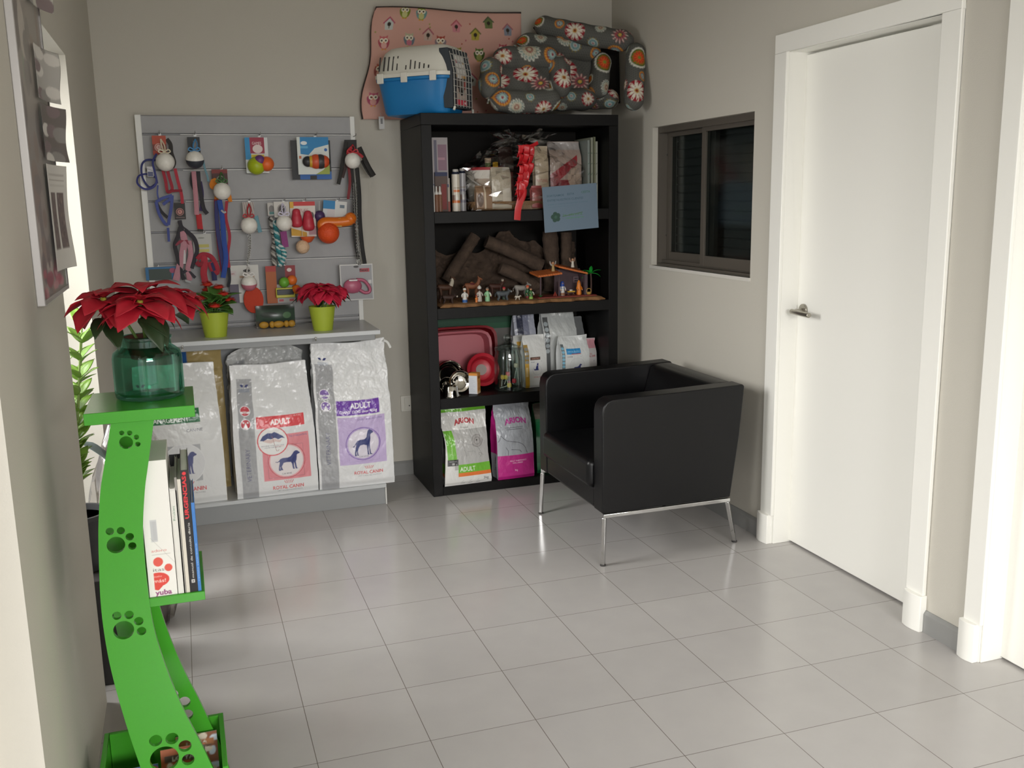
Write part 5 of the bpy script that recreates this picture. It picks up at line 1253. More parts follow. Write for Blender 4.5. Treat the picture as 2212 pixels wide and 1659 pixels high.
# A1: red card, harnesses and a coiled blue lead
def d(c, w, h): c.rect(0, h * .55, w, h, '#b04a34'); c.rect(0, 0, w, h * .2, '#a8402e'); roundel(c, w * .45, h * .38, w * .30, '#d8b8b0', '#a85a50')
o, w, h = card('harness_set', 'red carded dog harness on the leftmost hook of the slatwall', 'dog harness', 331, 293, 361, 334, d, 1.60, bgc='#7a3a30')
strap(o, 'strap', [(352, 368), (358, 392), (362, 414), (372, 408), (366, 384), (362, 368)], 6, '#a02a3a', 1.59); strap(o, 'strap', [(378, 364), (384, 390), (392, 420), (394, 440)], 6, '#b03040', 1.585); strap(o, 'strap', [(362, 414), (378, 412), (394, 412)], 5, '#8a2030', 1.583)
strap(o, 'strap', [(360, 300), (368, 312), (370, 330), (376, 350), (372, 362)], 8, '#33302e', 1.61)
o = root('dog_lead', 'coiled blue dog lead at the left upright', 'dog lead', 330, 350)
strap(o, 'webbing', [(338, 332), (330, 350), (334, 370), (338, 392), (330, 405), (312, 408), (297, 396), (300, 380), (318, 376), (336, 384), (340, 396)], 4, '#3a3f80', 1.60, dy=[0, -.01, -.015, -.02, -.02, -.02, -.015, 0, .01, .01, 0])
strap(o, 'webbing', [(336, 346), (316, 346), (306, 358), (308, 384), (322, 404), (336, 398)], 4, '#32386f', 1.615)
c_, w, h = card('price_tag', 'small white printed tag hanging inside the coiled blue lead', 'tag', 319, 360, 332, 382, lambda c, w, h: (c.rect(2, 2, w - 2, h * .5, '#5a5f80'), c.line([(2, h * .8), (w - 2, h * .6)], 1.5, '#3a3f60')), 1.588, bgc='#c9c8cc')
o = root('dog_harness', 'blue patterned dog harness under the coiled blue lead', 'dog harness', 355, 420)
for P in ([(337, 436), (352, 428), (372, 422)], [(372, 422), (370, 448), (366, 470), (364, 486)], [(337, 436), (344, 462), (356, 482), (364, 486)], [(372, 426), (352, 442)]): strap(o, 'strap', P, 6, '#4a5596', 1.59)
strap(o, 'strap', [(337, 436), (348, 456), (362, 470)], 6, '#2b2b30', 1.592); strap(o, 'strap', [(341, 400), (340, 418), (344, 436)], 3, '#4a5596', 1.60); strap(o, 'strap', [(363, 492), (365, 522)], 5, '#44508f', 1.595)
bauble('speckled white bauble with cream ribbon on the leftmost hook', 357, 350, 18.5, '#d6ccb4', (347, 300))
# A2: pink collar, black card
def d(c, w, h): c.rect(w * .45, h * .2, w * .8, h * .8, '#8a8480'); c.rect(0, h * .9, w, h, '#2a2a2a')
o, w, h = card('collar_set', 'pink strapped dog collar on black card, second hook of the top row', 'dog collar', 407, 296, 434, 336, d, 1.60, bgc='#26272b')
strap(o, 'strap', [(418, 370), (421, 400), (424, 440), (425, 464)], 9, '#b8818c', 1.588); strap(o, 'strap', [(428, 370), (430, 396), (434, 420), (440, 450), (448, 462)], 8, '#2c2a30', 1.595); strap(o, 'strap', [(416, 372), (414, 392), (420, 410)], 7, '#26242a', 1.60)
strap(o, 'strap', [(433, 392), (437, 420), (434, 456)], 6, '#3a2f5a', 1.603); strap(o, 'strap', [(429, 462), (431, 482), (433, 498)], 11, '#b02a30', 1.60); strap(o, 'buckle', [(427, 497), (439, 498)], 5, '#3a3634', 1.598)
strap(o, 'ribbon', [(438, 340), (442, 362), (448, 380), (450, 392)], 4, '#2f6f7f', 1.58, rough=.4)
bauble('white bauble with dark lower half and blue ribbon', 421, 345, 18, '#4a86b8', (422, 300), half='#3a3d46')
# A3: three balls on a card
def d(c, w, h): c.rect(0, h * .38, w * .25, h, '#2f8ac0'); c.rect(w * .22, h * .55, w * .85, h, '#9a2f45'); c.ell(w * .55, h * .68, w * .22, h * .12, '#e0d0cc'); c.rect(w * .25, h * .44, w * .82, h * .52, '#d8c030'); c.text('GAMES', w * .52, h * .80, h * .08, '#e8d6d4', wid=w * .4)
o, w, h = card('ball_pack', 'carded pack of three rubber balls in the top row', 'toy', 533, 297, 582, 374, d, 1.602, bgc='#d4d8d8')
ballpart(o, 'lime_ball', 554, 358, 18, '#a8b81e', 1.585); ballpart(o, 'orange_ball', 576, 354, 15, '#e0672a', 1.58); ballpart(o, 'purple_ball', 561, 346, 10.5, '#6a3f7a', 1.568)
# A4: blue and white carded toy over a black card
o, w, h = card('toy_pack', 'black backed blister pack behind the blue and white one', 'toy', 632, 303, 717, 388, lambda c, w, h: (c.rect(w * .2, 0, w, h * .2, '#2f62a8'), c.rect(w * .45, 0, w * .62, h * .1, '#2a2b2c')), 1.615, bgc='#2e3032')
def d(c, w, h):
    c.poly([(w * .1, h * .55), (w * .1, h), (w, h), (w, h * .8), (w * .55, h * .70), (w * .35, h * .52)], '#2a80b8'); c.ell(w * .22, h * .84, w * .1, h * .05, '#e0e6e8'); c.rect(w * .10, h * .70, w * .34, h * .76, '#5aa6d0'); c.ell(w * .90, h * .66, w * .05, w * .05, '#2f62a8')
    c.poly([(w * .55, 0), (w, 0), (w, h * .3), (w * .8, h * .12)], '#9aa84a'); c.rect(w * .05, h * .42, w * .12, h * .5, '#c06a40')
o, w, h = card('toy_pack', 'blue and white blister pack with a ribbed orange chew toy', 'toy', 645, 296, 713, 377, d, 1.600, bgc='#d6dcd8')
for k, (px, col, rr) in enumerate(((665, '#2c2c2e', 11), (674, '#c9a02c', 12), (683, '#c8502a', 15), (692, '#3a3436', 15), (699, '#c8502a', 13), (706, '#3a3436', 8))): ballpart(o, 'toy_ring', px, 349, rr, col, 1.585, flat=.7)
# A5: long leads and chains at the right upright
o = root('chain_lead', 'black and red dog lead with long steel chains at the right upright', 'dog lead', 763, 320)
MB().box(rel(o, 745, 330, 1.612), rel(o, 770, 302, 1.608)).build('header_card', mat('black_card', '#1f1e1f', rough=.6), o, smooth=False)
strap(o, 'strap', [(776, 318), (786, 340), (797, 362), (808, 380)], 10, '#262422', 1.59, dy=[0, -.01, -.02, -.01]); strap(o, 'strap', [(804, 381), (794, 368), (782, 346)], 9, '#2a2826', 1.60); strap(o, 'strap', [(748, 306), (742, 340), (736, 376), (731, 398)], 8, '#262422', 1.60); strap(o, 'strap', [(752, 330), (746, 362), (740, 384)], 6, '#3a2a28', 1.595)
strap(o, 'strap', [(752, 352), (756, 390), (752, 430)], 6, '#7a2a30', 1.605); strap(o, 'strap', [(771, 362), (776, 420), (777, 470), (782, 530), (788, 570)], 9, '#242322', 1.605); strap(o, 'strap', [(760, 362), (766, 440), (766, 510), (774, 560)], 7, '#2c2a28', 1.61)
strap(o, 'strap', [(760, 318), (752, 326), (752, 332), (760, 330), (774, 332), (784, 340)], 6, '#b02e36', 1.575)
chain(o, 'chain', [(764, 396), (766, 450), (770, 510), (774, 570)], 54, .0042, 1.592); chain(o, 'chain', [(769, 396), (771, 450), (774, 510), (778, 570)], 54, .0042, 1.588)
bauble('plain white bauble with red bow at the right upright', 762, 347, 17, '#b83038', (762, 312))
# B1: orange dog shape, long leads
def d(c, w, h): roundel(c, w * .55, h * .35, w * .3, '#2f3a2a', '#8a8a78'); c.rect(0, h * .75, w, h, '#7a2a26')
o, w, h = card('collar_set', 'red and black carded collar above the long blue lead', 'dog collar', 459, 366, 493, 400, d, 1.61, bgc='#4a2622')
def d(c, w, h): pass
o = root('dog_shaped_toy', 'flat orange dog shaped toy behind the middle bauble', 'toy', 470, 410)
sc_ = lambda pts: [((oy(x, y, 1.598) - o.location).x, (oy(x, y, 1.598) - o.location).z) for x, y in pts]
MB().prism(sc_([(452, 398), (456, 388), (464, 384), (470, 388), (468, 400), (478, 404), (494, 406), (500, 424), (502, 436), (494, 436), (490, 424), (474, 422), (472, 432), (463, 432), (464, 412), (454, 406)]), .006).build('toy_body', mat('orange_felt', '#d8822a', rough=.8), o, bevel=.001)
o = root('dog_lead', 'long royal blue dog lead with red edging hanging in the middle', 'dog lead', 482, 440)
strap(o, 'webbing', [(474, 432), (480, 470), (484, 520), (488, 560), (482, 600)], 10, '#2a4a9a', 1.586); strap(o, 'webbing', [(468, 434), (468, 470), (472, 510), (480, 560), (484, 585)], 8, '#33356a', 1.594); strap(o, 'webbing', [(490, 434), (488, 470), (496, 510), (492, 550), (495, 578)], 6, '#a02a3a', 1.59); strap(o, 'webbing', [(466, 430), (468, 480), (474, 540), (482, 590)], 7, '#8a2232', 1.60); strap(o, 'webbing', [(492, 560), (496, 600), (493, 620)], 6, '#22242c', 1.598)
strap(o, 'clip', [(478, 454), (484, 459), (488, 457)], 4, '#8a8a8c', 1.578, metal=.6, rough=.55)
bauble('white bauble in front of the orange dog shaped toy', 480, 413, 18, '#3f6a3a', (478, 372))
# B2: choke chain
def d(c, w, h):
    for k in range(5): c.line([(w * (.1 + .2 * k), h), (w * (.3 + .2 * k), 0)], 2, '#5a4444')
o, w, h = card('choke_chain', 'steel choke chain under a striped card in the middle of the slatwall', 'dog chain', 526, 437, 550, 472, d, 1.606, bgc='#b5aca6')
chain(o, 'chain', [(536, 500), (538, 530), (536, 552), (534, 572)], 26, .0042, 1.59); chain(o, 'chain', [(540, 500), (541, 530), (538, 556)], 22, .0042, 1.594)
strap(o, 'ribbon', [(553, 466), (556, 480), (560, 494), (562, 502)], 8, '#2f7888', 1.575, rough=.4)
bauble('white bauble with red ribbon above the choke chain', 538, 487, 17.5, '#a83038', (538, 440))
# B3: rope toys
def d(c, w, h): c.ell(w * .5, h * .5, w * .3, h * .35, '#9a9490'); c.ell(w * .5, h * .5, w * .22, h * .27, '#54504e'); c.line([(w * .2, h * .2), (w * .8, h * .8)], 3, '#d4d0cc')
o, w, h = card('rope_toy', 'teal and white knotted rope toy under a round grey card', 'toy', 593, 436, 626, 470, d, 1.598, bgc='#c9c5c0')
def twist(o_, name, pts, r, cols, Y, tw=60):
    P = bez([rel(o_, x, y, Y) for x, y in pts], 10)
    for j, col in enumerate(cols):
        f = MB(); Q = []
        for i, p in enumerate(P):
            g = i * 1.15 + j * 2 * math.pi / len(cols); Q.append(p + Vector((math.cos(g) * r, math.sin(g) * r, 0)))
        f.tube(Q, r * .95, 6); f.build(name, mat('rope_' + col, col, rough=.85), o_)
twist(o, 'rope_strand', [(595, 478), (598, 510), (602, 540), (608, 572)], .008, ['#3f8a90', '#b8c8c6', '#2f7078'], 1.598); twist(o, 'rope_strand', [(606, 530), (614, 545), (612, 560), (604, 574)], .007, ['#3f8a90', '#c8d2d0'], 1.588)
o, w, h = card('rope_toy', 'grey white rope toy beside the teal one', 'toy', 579, 438, 596, 466, lambda c, w, h: (c.ell(w * .5, h * .5, w * .35, h * .3, '#7a7674'), c.rect(w * .2, h * .1, w * .8, h * .3, '#4a7a78')), 1.612, bgc='#b5b2ae')
twist(o, 'rope_strand', [(585, 470), (590, 500), (594, 520), (590, 540), (594, 574)], .007, ['#8a8884', '#4a4846', '#b5b0aa'], 1.612)
strap(o, 'tag', [(612, 500), (615, 520), (617, 534)], 13, '#8a3f7a', 1.590)
bauble('lavender tinted white bauble over the rope toys', 614, 482, 17, '#c9c4d8', (610, 438))
# B4: red chew toys on a card
def d(c, w, h):
    c.rect(0, h * .88, w, h, '#c23a3a'); c.rect(0, h * .82, w * .15, h, '#d8a83a'); c.text('PLAY', w * .55, h * .70, h * .10, '#c9a0a0', bold=.03, wid=w * .34); c.ell(w * .86, h * .6, w * .08, h * .1, '#5a504c'); c.poly([(0, h * .04), (0, h * .26), (w * .62, h * .12), (w * .62, 0)], '#c99a2c'); c.rect(w * .7, h * .05, w, h * .3, '#b08a90')
o, w, h = card('chew_toy', 'pack of two red snowman shaped chew toys', 'toy', 630, 436, 684, 512, d, 1.602, bgc='#d8d0c8')
for px, py, r1, r2, r3 in ((641, 474, 13, 11, 9), (666, 480, 14, 12, 9)):
    k = 4.85 / F_PX; q = rel(o, px, py, 1.58)
    prof = [(0, -r1 * 1.35 * k), (r1 * .8 * k, -r1 * 1.25 * k), (r1 * k, -r1 * .6 * k), (r1 * .82 * k, 0), (r2 * k, r2 * .55 * k), (r2 * .75 * k, r2 * 1.1 * k), (r3 * k, r2 * 1.5 * k), (r3 * .7 * k, r2 * 2.0 * k), (0, r2 * 2.1 * k)]
    MB().lathe(prof, 24, c=q).build('rubber_toy', mat('red_rubber', '#b83444', rough=.4), o, sub=1)
o = root('rubber_cup_toy', 'orange rubber cup below the red chew toys', 'toy', 664, 514)
MB().lathe([(.012, 0), (.020, .004), (.034, .022), (.036, .030), (.033, .030), (.018, .008), (.012, .006)], 28, c=rel(o, 665, 524, 1.59)).build('cup', mat('orange_rubber', '#cf5a2e', rough=.45), o)
o = root('rubber_ball', 'cream knobbly ball hanging below the orange cup', 'toy', 653, 533)
MB().ball((0, -.02, 0), .034, 24, 16).build('ball', mat('cream_knobbly', '#d8b898', rough=.7, bump=1.0, bscale=120), o); MB().tube([(0, -.02, .03), (.002, -.01, .06), (.004, 0, .14)], .0012, 5).build('string', mat('white_cord', '#d9d9d6'), o)
# B5: orange stick toy with spiky ball
def d(c, w, h): c.rect(0, h * .5, w * .5, h, '#2a80b8'); c.rect(w * .5, 0, w, h, '#d0d2d0'); c.rect(w * .18, 0, w * .5, h * .5, '#c9c4c6'); c.rect(w * .7, h * .6, w * .9, h * .8, '#6a7a88')
o, w, h = card('fetch_toy', 'orange fetch stick with orange spiky ball under blue and white tags', 'toy', 697, 432, 748, 468, d, 1.612, bgc='#c9ccd0', tiltz=.1)
k = 4.9 / F_PX
MB().tube(bez([rel(o, 704, 496, 1.575), rel(o, 698, 486, 1.575), rel(o, 704, 480, 1.575), rel(o, 730, 477, 1.575), rel(o, 752, 472, 1.575), rel(o, 760, 466, 1.575)], 8), [11 * k] * 40 + [15 * k] * 1, 14).build('stick', mat('orange_gloss_rubber', '#d8701e', rough=.3), o)
MB().ball(rel(o, 757, 466, 1.575), 13 * k, 18, 12).build('stick_end', mat('orange_gloss_rubber', '#d8701e', rough=.3), o)
q = rel(o, 713, 502, 1.57); f = MB(); f.ball(q, 23 * k, 26, 18)
sp_ = f.build('spiky_ball', mat('orange_spiky', '#dc4f1e', rough=.45, bump=1.0, bscale=160), o)
strap(o, 'paper_band', [(728, 470), (731, 478), (732, 486)], 16, '#b8c070', 1.558)
o = root('rubber_ball', 'purple rubber ball at the end of the orange fetch stick', 'toy', 691, 467)
MB().ball((0, .012, 0), 12 * k, 20, 14).build('ball', mat('purple_rubber', '#4a3560', rough=.35), o)
MB().tube([(0, .012, .02), (.004, .02, .075)], .0012, 5).build('string', mat('white_cord', '#d9d9d6'), o)
# C1: black roundel card with dark patterned harness
def d(c, w, h): roundel(c, w * .5, h * .45, w * .34, '#c88a84', '#3a2826'); c.rect(w * .1, h * .08, w * .9, h * .14, '#6a5a58')
o, w, h = card('dog_harness', 'dark patterned dog harness with pink lining under a black roundel card', 'dog harness', 378, 438, 402, 474, d, 1.598, bgc='#211e1e')
for P, col, wd in (([(388, 476), (392, 490), (404, 500), (420, 516), (426, 540), (420, 560), (414, 580)], '#2f2b33', 8), ([(390, 490), (384, 512), (378, 530), (384, 556), (392, 590), (398, 604)], '#2c2a30', 8), ([(378, 530), (390, 522), (402, 520), (410, 530)], '#8a3a48', 6), ([(392, 500), (398, 520), (392, 560), (384, 590), (380, 606)], '#b88490', 13), ([(408, 520), (412, 550), (406, 580), (410, 606)], '#b88490', 10), ([(392, 590), (406, 586), (422, 600)], '#35313a', 6), ([(398, 540), (398, 570)], '#c9c4c6', 6)): strap(o, 'strap', P, wd, col, 1.592)
strap(o, 'buckle', [(400, 606), (412, 610)], 5, '#8f8f90', 1.585, metal=.6, rough=.55)
# C2: grey and yellow card with red harness
def d(c, w, h): c.rect(w * .1, h * .48, w * .85, h * .60, '#b8b060'); c.rect(w * .1, h * .30, w * .85, h * .42, '#c0b868'); c.ell(w * .45, h * .85, w * .18, h * .03, '#8a8a86')
o, w, h = card('dog_harness', 'red dog harness on a grey card with yellow lettering', 'dog harness', 420, 506, 460, 562, d, 1.602, bgc='#b5b5b2')
for P, col, wd in (([(426, 560), (436, 550), (452, 552), (462, 562), (470, 580), (468, 590), (458, 582), (452, 566)], '#9a2436', 9), ([(440, 552), (442, 570), (440, 590), (444, 612)], '#a82a3a', 13), ([(456, 568), (462, 590), (464, 606)], '#2c2a55', 10), ([(424, 566), (432, 572), (440, 566)], '#8a2030', 9)): strap(o, 'strap', P, wd, col, 1.585)
# C3: blue box top behind the poinsettia
o, w, h = card('collar_box', 'flat blue box with dark window behind the large poinsettia', 'box', 316, 578, 384, 606, lambda c, w, h: (c.rect(w * .1, 0, w * .82, h * .85, '#3a4642'), c.ell(w * .86, h * .7, w * .1, h * .2, '#a04a6a')), 1.61, thick=.02, bgc='#2f6a9a')
# D1: white blister and red oval
def d(c, w, h): c.ell(w * .6, h * .85, w * .12, h * .04, '#4a4846'); c.rect(w * .35, h * .66, w * .85, h * .72, '#b59a80'); c.rect(w * .4, h * .5, w * .8, h * .62, '#8a8682'); c.rect(0, h * .72, w * .25, h * .86, '#c9c0c0'); c.text('pet', w * .12, h * .76, h * .06, '#a03a40'); c.rect(0, 0, w * .3, h * .5, '#5f5a6a')
o, w, h = card('grooming_glove', 'white blister card with a red oval grooming pad', 'brush', 499, 574, 563, 655, d, 1.606, bgc='#cbcac6')
e = MB(); q = rel(o, 548, 648, 1.575); e.prism([(q.x + 20.5 * k * math.cos(t), q.z + 28 * k * math.sin(t)) for t in [2 * math.pi * j / 40 for j in range(40)]], .012, TR(0, q.y, 0)); e.build('oval_pad', mat('red_orange_pad', '#c8452e', rough=.7, bump=.8, bscale=400), o, bevel=.003)
bauble('white bauble with pink lower half above the red oval pad', 538, 612, 16.5, '#d8d6d4', (536, 576), half='#c0707f', Y=1.54)
# D2: pack of mixed toys
def d(c, w, h): c.rect(0, 0, w * .35, h, '#a85a2e'); c.rect(0, h * .85, w * .35, h, '#a83a34'); c.rect(w * .65, h * .6, w, h, '#8a3036'); c.ell(w * .8, h * .88, w * .08, h * .05, '#d8d0cc'); c.rect(w * .35, 0, w * .95, h * .5, '#a8a6a4'); c.rect(w * .4, h * .04, w * .55, h * .1, '#b05058'); c.rect(w * .75, h * .04, w * .9, h * .1, '#b05058')
o, w, h = card('toy_pack', 'red and orange pack of small toys left of the small poinsettia', 'toy', 578, 575, 642, 656, d, 1.604, bgc='#4a4448')
ballpart(o, 'green_ball', 614, 610, 11, '#6aa838', 1.565); ballpart(o, 'orange_ball', 631, 605, 10.5, '#e0702a', 1.57); ballpart(o, 'orange_figure', 640, 625, 10, '#d8701e', 1.585)
f = MB(); f.box(rel(o, 597, 644, 1.575), rel(o, 636, 620, 1.59)); f.build('yellow_case', mat('yellow_black_case', '#b5b030', rough=.4), o, bevel=.003); f = MB(); f.box(rel(o, 599, 638, 1.571), rel(o, 634, 624, 1.578)); f.build('dark_window', mat('black_gloss', '#1c1c1e', rough=.2), o, bevel=.002)
# D3: pink retractable lead
def d(c, w, h): c.rect(w * .6, h * .78, w * .9, h * .88, '#b04a54'); c.text('flexi', w * .72, h * .80, h * .07, '#3a3838', bold=.02, wid=w * .26); c.rect(w * .85, h * .45, w * .95, h * .55, '#d8d8d6'); c.rect(0, 0, w, h * .03, '#d0d0ce'); c.rect(0, h * .97, w, h, '#d0d0ce'); c.rect(0, 0, w * .03, h, '#d0d0ce'); c.rect(w * .97, 0, w, h, '#d0d0ce'); c.ell(w * .5, h * .93, w * .08, h * .03, '#4a4a4a'); c.rect(w * .1, h * .2, w * .5, h * .23, '#8a8a8a')
o, w, h = card('retractable_lead', 'pink retractable dog lead on a grey card at the right of the slatwall', 'dog lead', 737, 572, 808, 650, d, 1.60, bgc='#a3a3a6')
q = rel(o, 762, 618, 1.578); f = MB(); f.ball(q, (20 * k, 9 * k, 16 * k), 22, 14); f.build('lead_body', mat('pink_plastic', '#b8607a', rough=.35), o)
MB().tube(bez([rel(o, 770, 604, 1.578), rel(o, 786, 606, 1.578), rel(o, 798, 620, 1.578), rel(o, 798, 630, 1.578), rel(o, 788, 632, 1.578), rel(o, 776, 626, 1.578), rel(o, 770, 630, 1.578)], 6), 3.6 * k, 10).build('handle_loop', mat('pink_plastic', '#b8607a', rough=.35), o)
MB().box(rel(o, 754, 608, 1.562), rel(o, 772, 603, 1.57)).build('silver_trim', mat('silver_frame', '#b5b2b0'), o, bevel=.002)
# pack of chews standing on the counter
o = thing('chew_pack', 'clear and green pack of yellow chews standing on the counter top', 'pack', (-0.770, 1.560, 0.8825), 0, GD)
c = Canvas(190, 110, 2, '#2a3a30'); c.rect(0, 0, 190, 34, '#4a4238'); c.rect(0, 34, 190, 84, '#33463a'); c.ell(150, 60, 20, 16, '#5a7a5a'); c.ell(60, 66, 40, 14, '#26302a'); c.rect(0, 92, 190, 110, '#1f2a22')
ps = sheet('printed_pouch', c, GLOSSY, o, thick=.03, step=2, shell=False, S=lambda X, Z: -.02 * np.sin(np.pi * X / .19) * np.sin(np.pi * np.clip(Z / .11, 0, 1))); ps.location = (-.095, -.01, 0)
for x, rx_ in ((-.062, .024), (.010, .028), (.074, .018), (-.022, .014), (.048, .014)):
    MB().ball((x, -.042, .018), (rx_, .012, .017), 14, 10).build('chew', mat('yellow_chew', '#b88a2e', rough=.5), o)
for o_ in list(sc.objects):
    if o_.name.startswith('price_tag'): o_['group'] = GD
# ================================================================== TOP SHELF: gift basket and small stock
S1 = SH[3] + 0.001
ST = 'stock on the top shelf of the bookcase'
def pbox(name, label, cat, px0, py0, px1, Y, d, draw, z, group, bgc='#d8d6d2', rz=0.0, side=None):
    """carton whose printed front spans the given pixels at depth Y and which stands at height z"""
    a = oy(px0, 0, Y); b = oy(px1, 0, Y); t = oy((px0 + px1) / 2, py0, Y); w, h = b.x - a.x, t.z - z
    a = oy(px0, py0 + 60, Y); b = oy(px1, py0 + 60, Y); w = b.x - a.x
    o_ = thing(name, label, cat, (a.x, Y, z), rz, group)
    c = Canvas(w * 1000, h * 1000, 2.5, bgc); draw(c, w * 1000, h * 1000)
    MB().box((0, 0.0008, 0), (w, d, h)).build('carton', mat('carton_' + (side or bgc), side or bgc, rough=.55), o_, bevel=.0008, seg=1)
    sheet('printed_front', c, PRINT, o_, thick=.0006, step=1.0)
    return o_
def d(c, w, h): c.rect(w * .12, h * .30, w * .30, h * .95, '#6a6878'); c.rect(w * .36, h * .34, w * .92, h * .86, '#8d7080'); c.rect(w * .36, h * .55, w * .8, h * .6, '#b08a98'); c.rect(0, 0, w, h * .06, '#4a5580')
pbox('medicine_box', 'tall white and lilac box at the left end of the top shelf', 'box', 934, 297, 968, 1.340, .05, d, S1 + .118, ST, '#a8a2a4')
def d(c, w, h): c.rect(0, h * .90, w, h, '#2f3658'); c.rect(w * .1, h * .1, w * .9, h * .62, '#7d5c50'); c.rect(w * .5, h * .05, w * .9, h * .7, '#7d2f2c'); c.ell(w * .3, h * .25, w * .18, h * .16, '#c0b8b4'); c.ell(w * .3, h * .24, w * .07, h * .06, '#3a3030')
pbox('medicine_box', 'dark red and brown printed box under the tall lilac box', 'box', 941, 372, 968, 1.325, .06, d, S1, ST, '#5a4a44')
pbox('medicine_box', 'thin white box at the left end of the top shelf', 'box', 933, 400, 940, 1.275, .09, lambda c, w, h: None, S1, ST, '#bfbdba')
for i, px in enumerate((943, 950.5)):
    o = thing('nozzle_bottle', ('left' if i == 0 else 'right') + ' one of two small white nozzle bottles on the top shelf', 'bottle', oy(px, 431, 1.295), 0, ST); o.location.z = S1
    MB().lathe([(.0, 0), (.011, 0), (.011, .075), (.008, .083)], 18).build('bottle', mat('amber_plastic', '#7d5844', rough=.4), o)
    MB().lathe([(.009, .083), (.009, .090), (.0045, .100), (.004, .120), (.002, .123), (0, .123)], 18).build('nozzle', mat('white_gloss', '#dcdad6', rough=.3), o)
def d(c, w, h): c.rect(0, 0, w, h * .3, '#a05a50'); c.rect(w * .2, h * .3, w * .8, h * .8, '#c0b8ac')
pbox('medicine_box', 'pale slim box between the nozzle bottles and the spray cans', 'box', 962, 385, 973, 1.345, .04, d, S1, ST, '#b0a698')
def can(label, px, col1, col2, cap, Y, r, h):
    p = oy(px, 452, Y); o_ = thing('spray_can', label, 'spray can', (p.x, Y, S1), 0, ST)
    n = 40; m_ = 60; c = Canvas(2 * math.pi * r * 1000, h * 1000, 2, col1); W_ = c.w
    for f0 in (0, .5): c.rect(W_ * f0, h * 300 * .75, W_ * (f0 + .5), h * 300, col2); c.rect(W_ * (f0 + .1), h * 520, W_ * (f0 + .4), h * 580, col2); c.rect(W_ * (f0 + .12), h * 620, W_ * (f0 + .38), h * 640, '#8a7a60'); c.poly([(W_ * (f0 + .2), h * 300), (W_ * (f0 + .25), h * 460), (W_ * (f0 + .3), h * 300)], '#d8d6d2'); c.rect(W_ * f0, h * 300, W_ * (f0 + .18), h * 440, '#7d6458')
    A, Z = np.meshgrid(np.linspace(0, 2 * np.pi, n, endpoint=False), np.linspace(0, h, m_ + 1)); c.q = 2
    painted('can_body', np.stack([r * np.cos(A), r * np.sin(A), Z], -1), c.sample(A / (2 * np.pi) * W_, Z * 1000), n, m_, GLOSSY, o_, closed=True)
    MB().lathe([(0, h - .0005), (r * .99, h), (r * .90, h + .006), (r * .80, h + .008), (r * .80, h + .012), (0, h + .012)], 32).build('shoulder', mat('navy_plastic', '#1f2538', rough=.4), o_)
    MB().lathe([(r * .74, h + .010), (r * .74, h + .020), (r * .66, h + .024), (0, h + .024)], 24).build('cap', mat('cap_' + cap, cap, rough=.4), o_)
    return o_
can('white and orange spray can on the top shelf', 986, '#c8c0b2', '#c46a30', '#b8b4ae', 1.330, .0205, .180)
can('grey spray can behind the white and orange one', 1000, '#a8a6aa', '#7d7a88', '#b0acaa', 1.385, .018, .186)

# gift basket wrapped in cellophane
GB = 'contents of the wrapped gift basket'
bx = oy(1136, 452, 1.40).x
o = thing('gift_basket', 'low wicker gift tray under the cellophane on the top shelf', 'basket', (bx, 1.43, S1))
f = tub([(0, .290, .112, 0), (.004, .300, .122, 0), (.040, .318, .135, 0), (.044, .318, .135, 0), (.044, .308, .125, 0), (.006, .292, .113, 0)], cap0=True, cap1=True, e=6)
f.build('wicker_tray', mat('wicker', '#8a6a48', rough=.8, var=.4, scale=140, bump=1.0, bscale=220), o)
BZ1_ = S1 + .008
# bucket with red lid
p = oy(1055, 452, 1.42); o = thing('bucket', 'white bucket with red lid inside the gift basket', 'bucket', (p.x, 1.445, BZ1_), 0, GB)
MB().lathe([(0, 0), (.088, 0), (.092, .004), (.108, .188), (.111, .188), (.111, .194), (.106, .194)], 44).build('pail', mat('white_pail', '#d6d2ca', rough=.4), o)
MB().lathe([(.114, .192), (.116, .200), (.112, .206), (.10, .206), (.096, .203), (0, .203)], 44).build('lid', mat('red_lid', '#a82a34', rough=.4), o)
MB().tube(bez([(-.108, -.02, .165), (-.09, -.085, .135), (-.03, -.118, .095), (.02, -.122, .088), (.08, -.095, .12), (.108, -.02, .165)], 8), .0042, 8).build('handle', mat('white_pail2', '#cfccc6', rough=.4), o)
c = Canvas(150, 130, 1.5, '#b0a090'); c.rect(0, 0, 150, 50, '#7a5a44'); c.ell(50, 60, 30, 36, '#9a7a5c'); c.ell(100, 50, 30, 30, '#c9bca8'); c.rect(100, 70, 150, 130, '#c9c2b2')
A, Z = np.meshgrid(np.linspace(-2.5, -.6, 60), np.linspace(.02, .15, 50)); c.q = 2
rr = .0925 + Z / .188 * .0165
painted('label', np.stack([rr * np.cos(A), rr * np.sin(A), Z], -1), c.sample((A + 2.5) / 1.9 * 150, (Z - .02) / .13 * 130), 59, 49, GLOSSY, o)
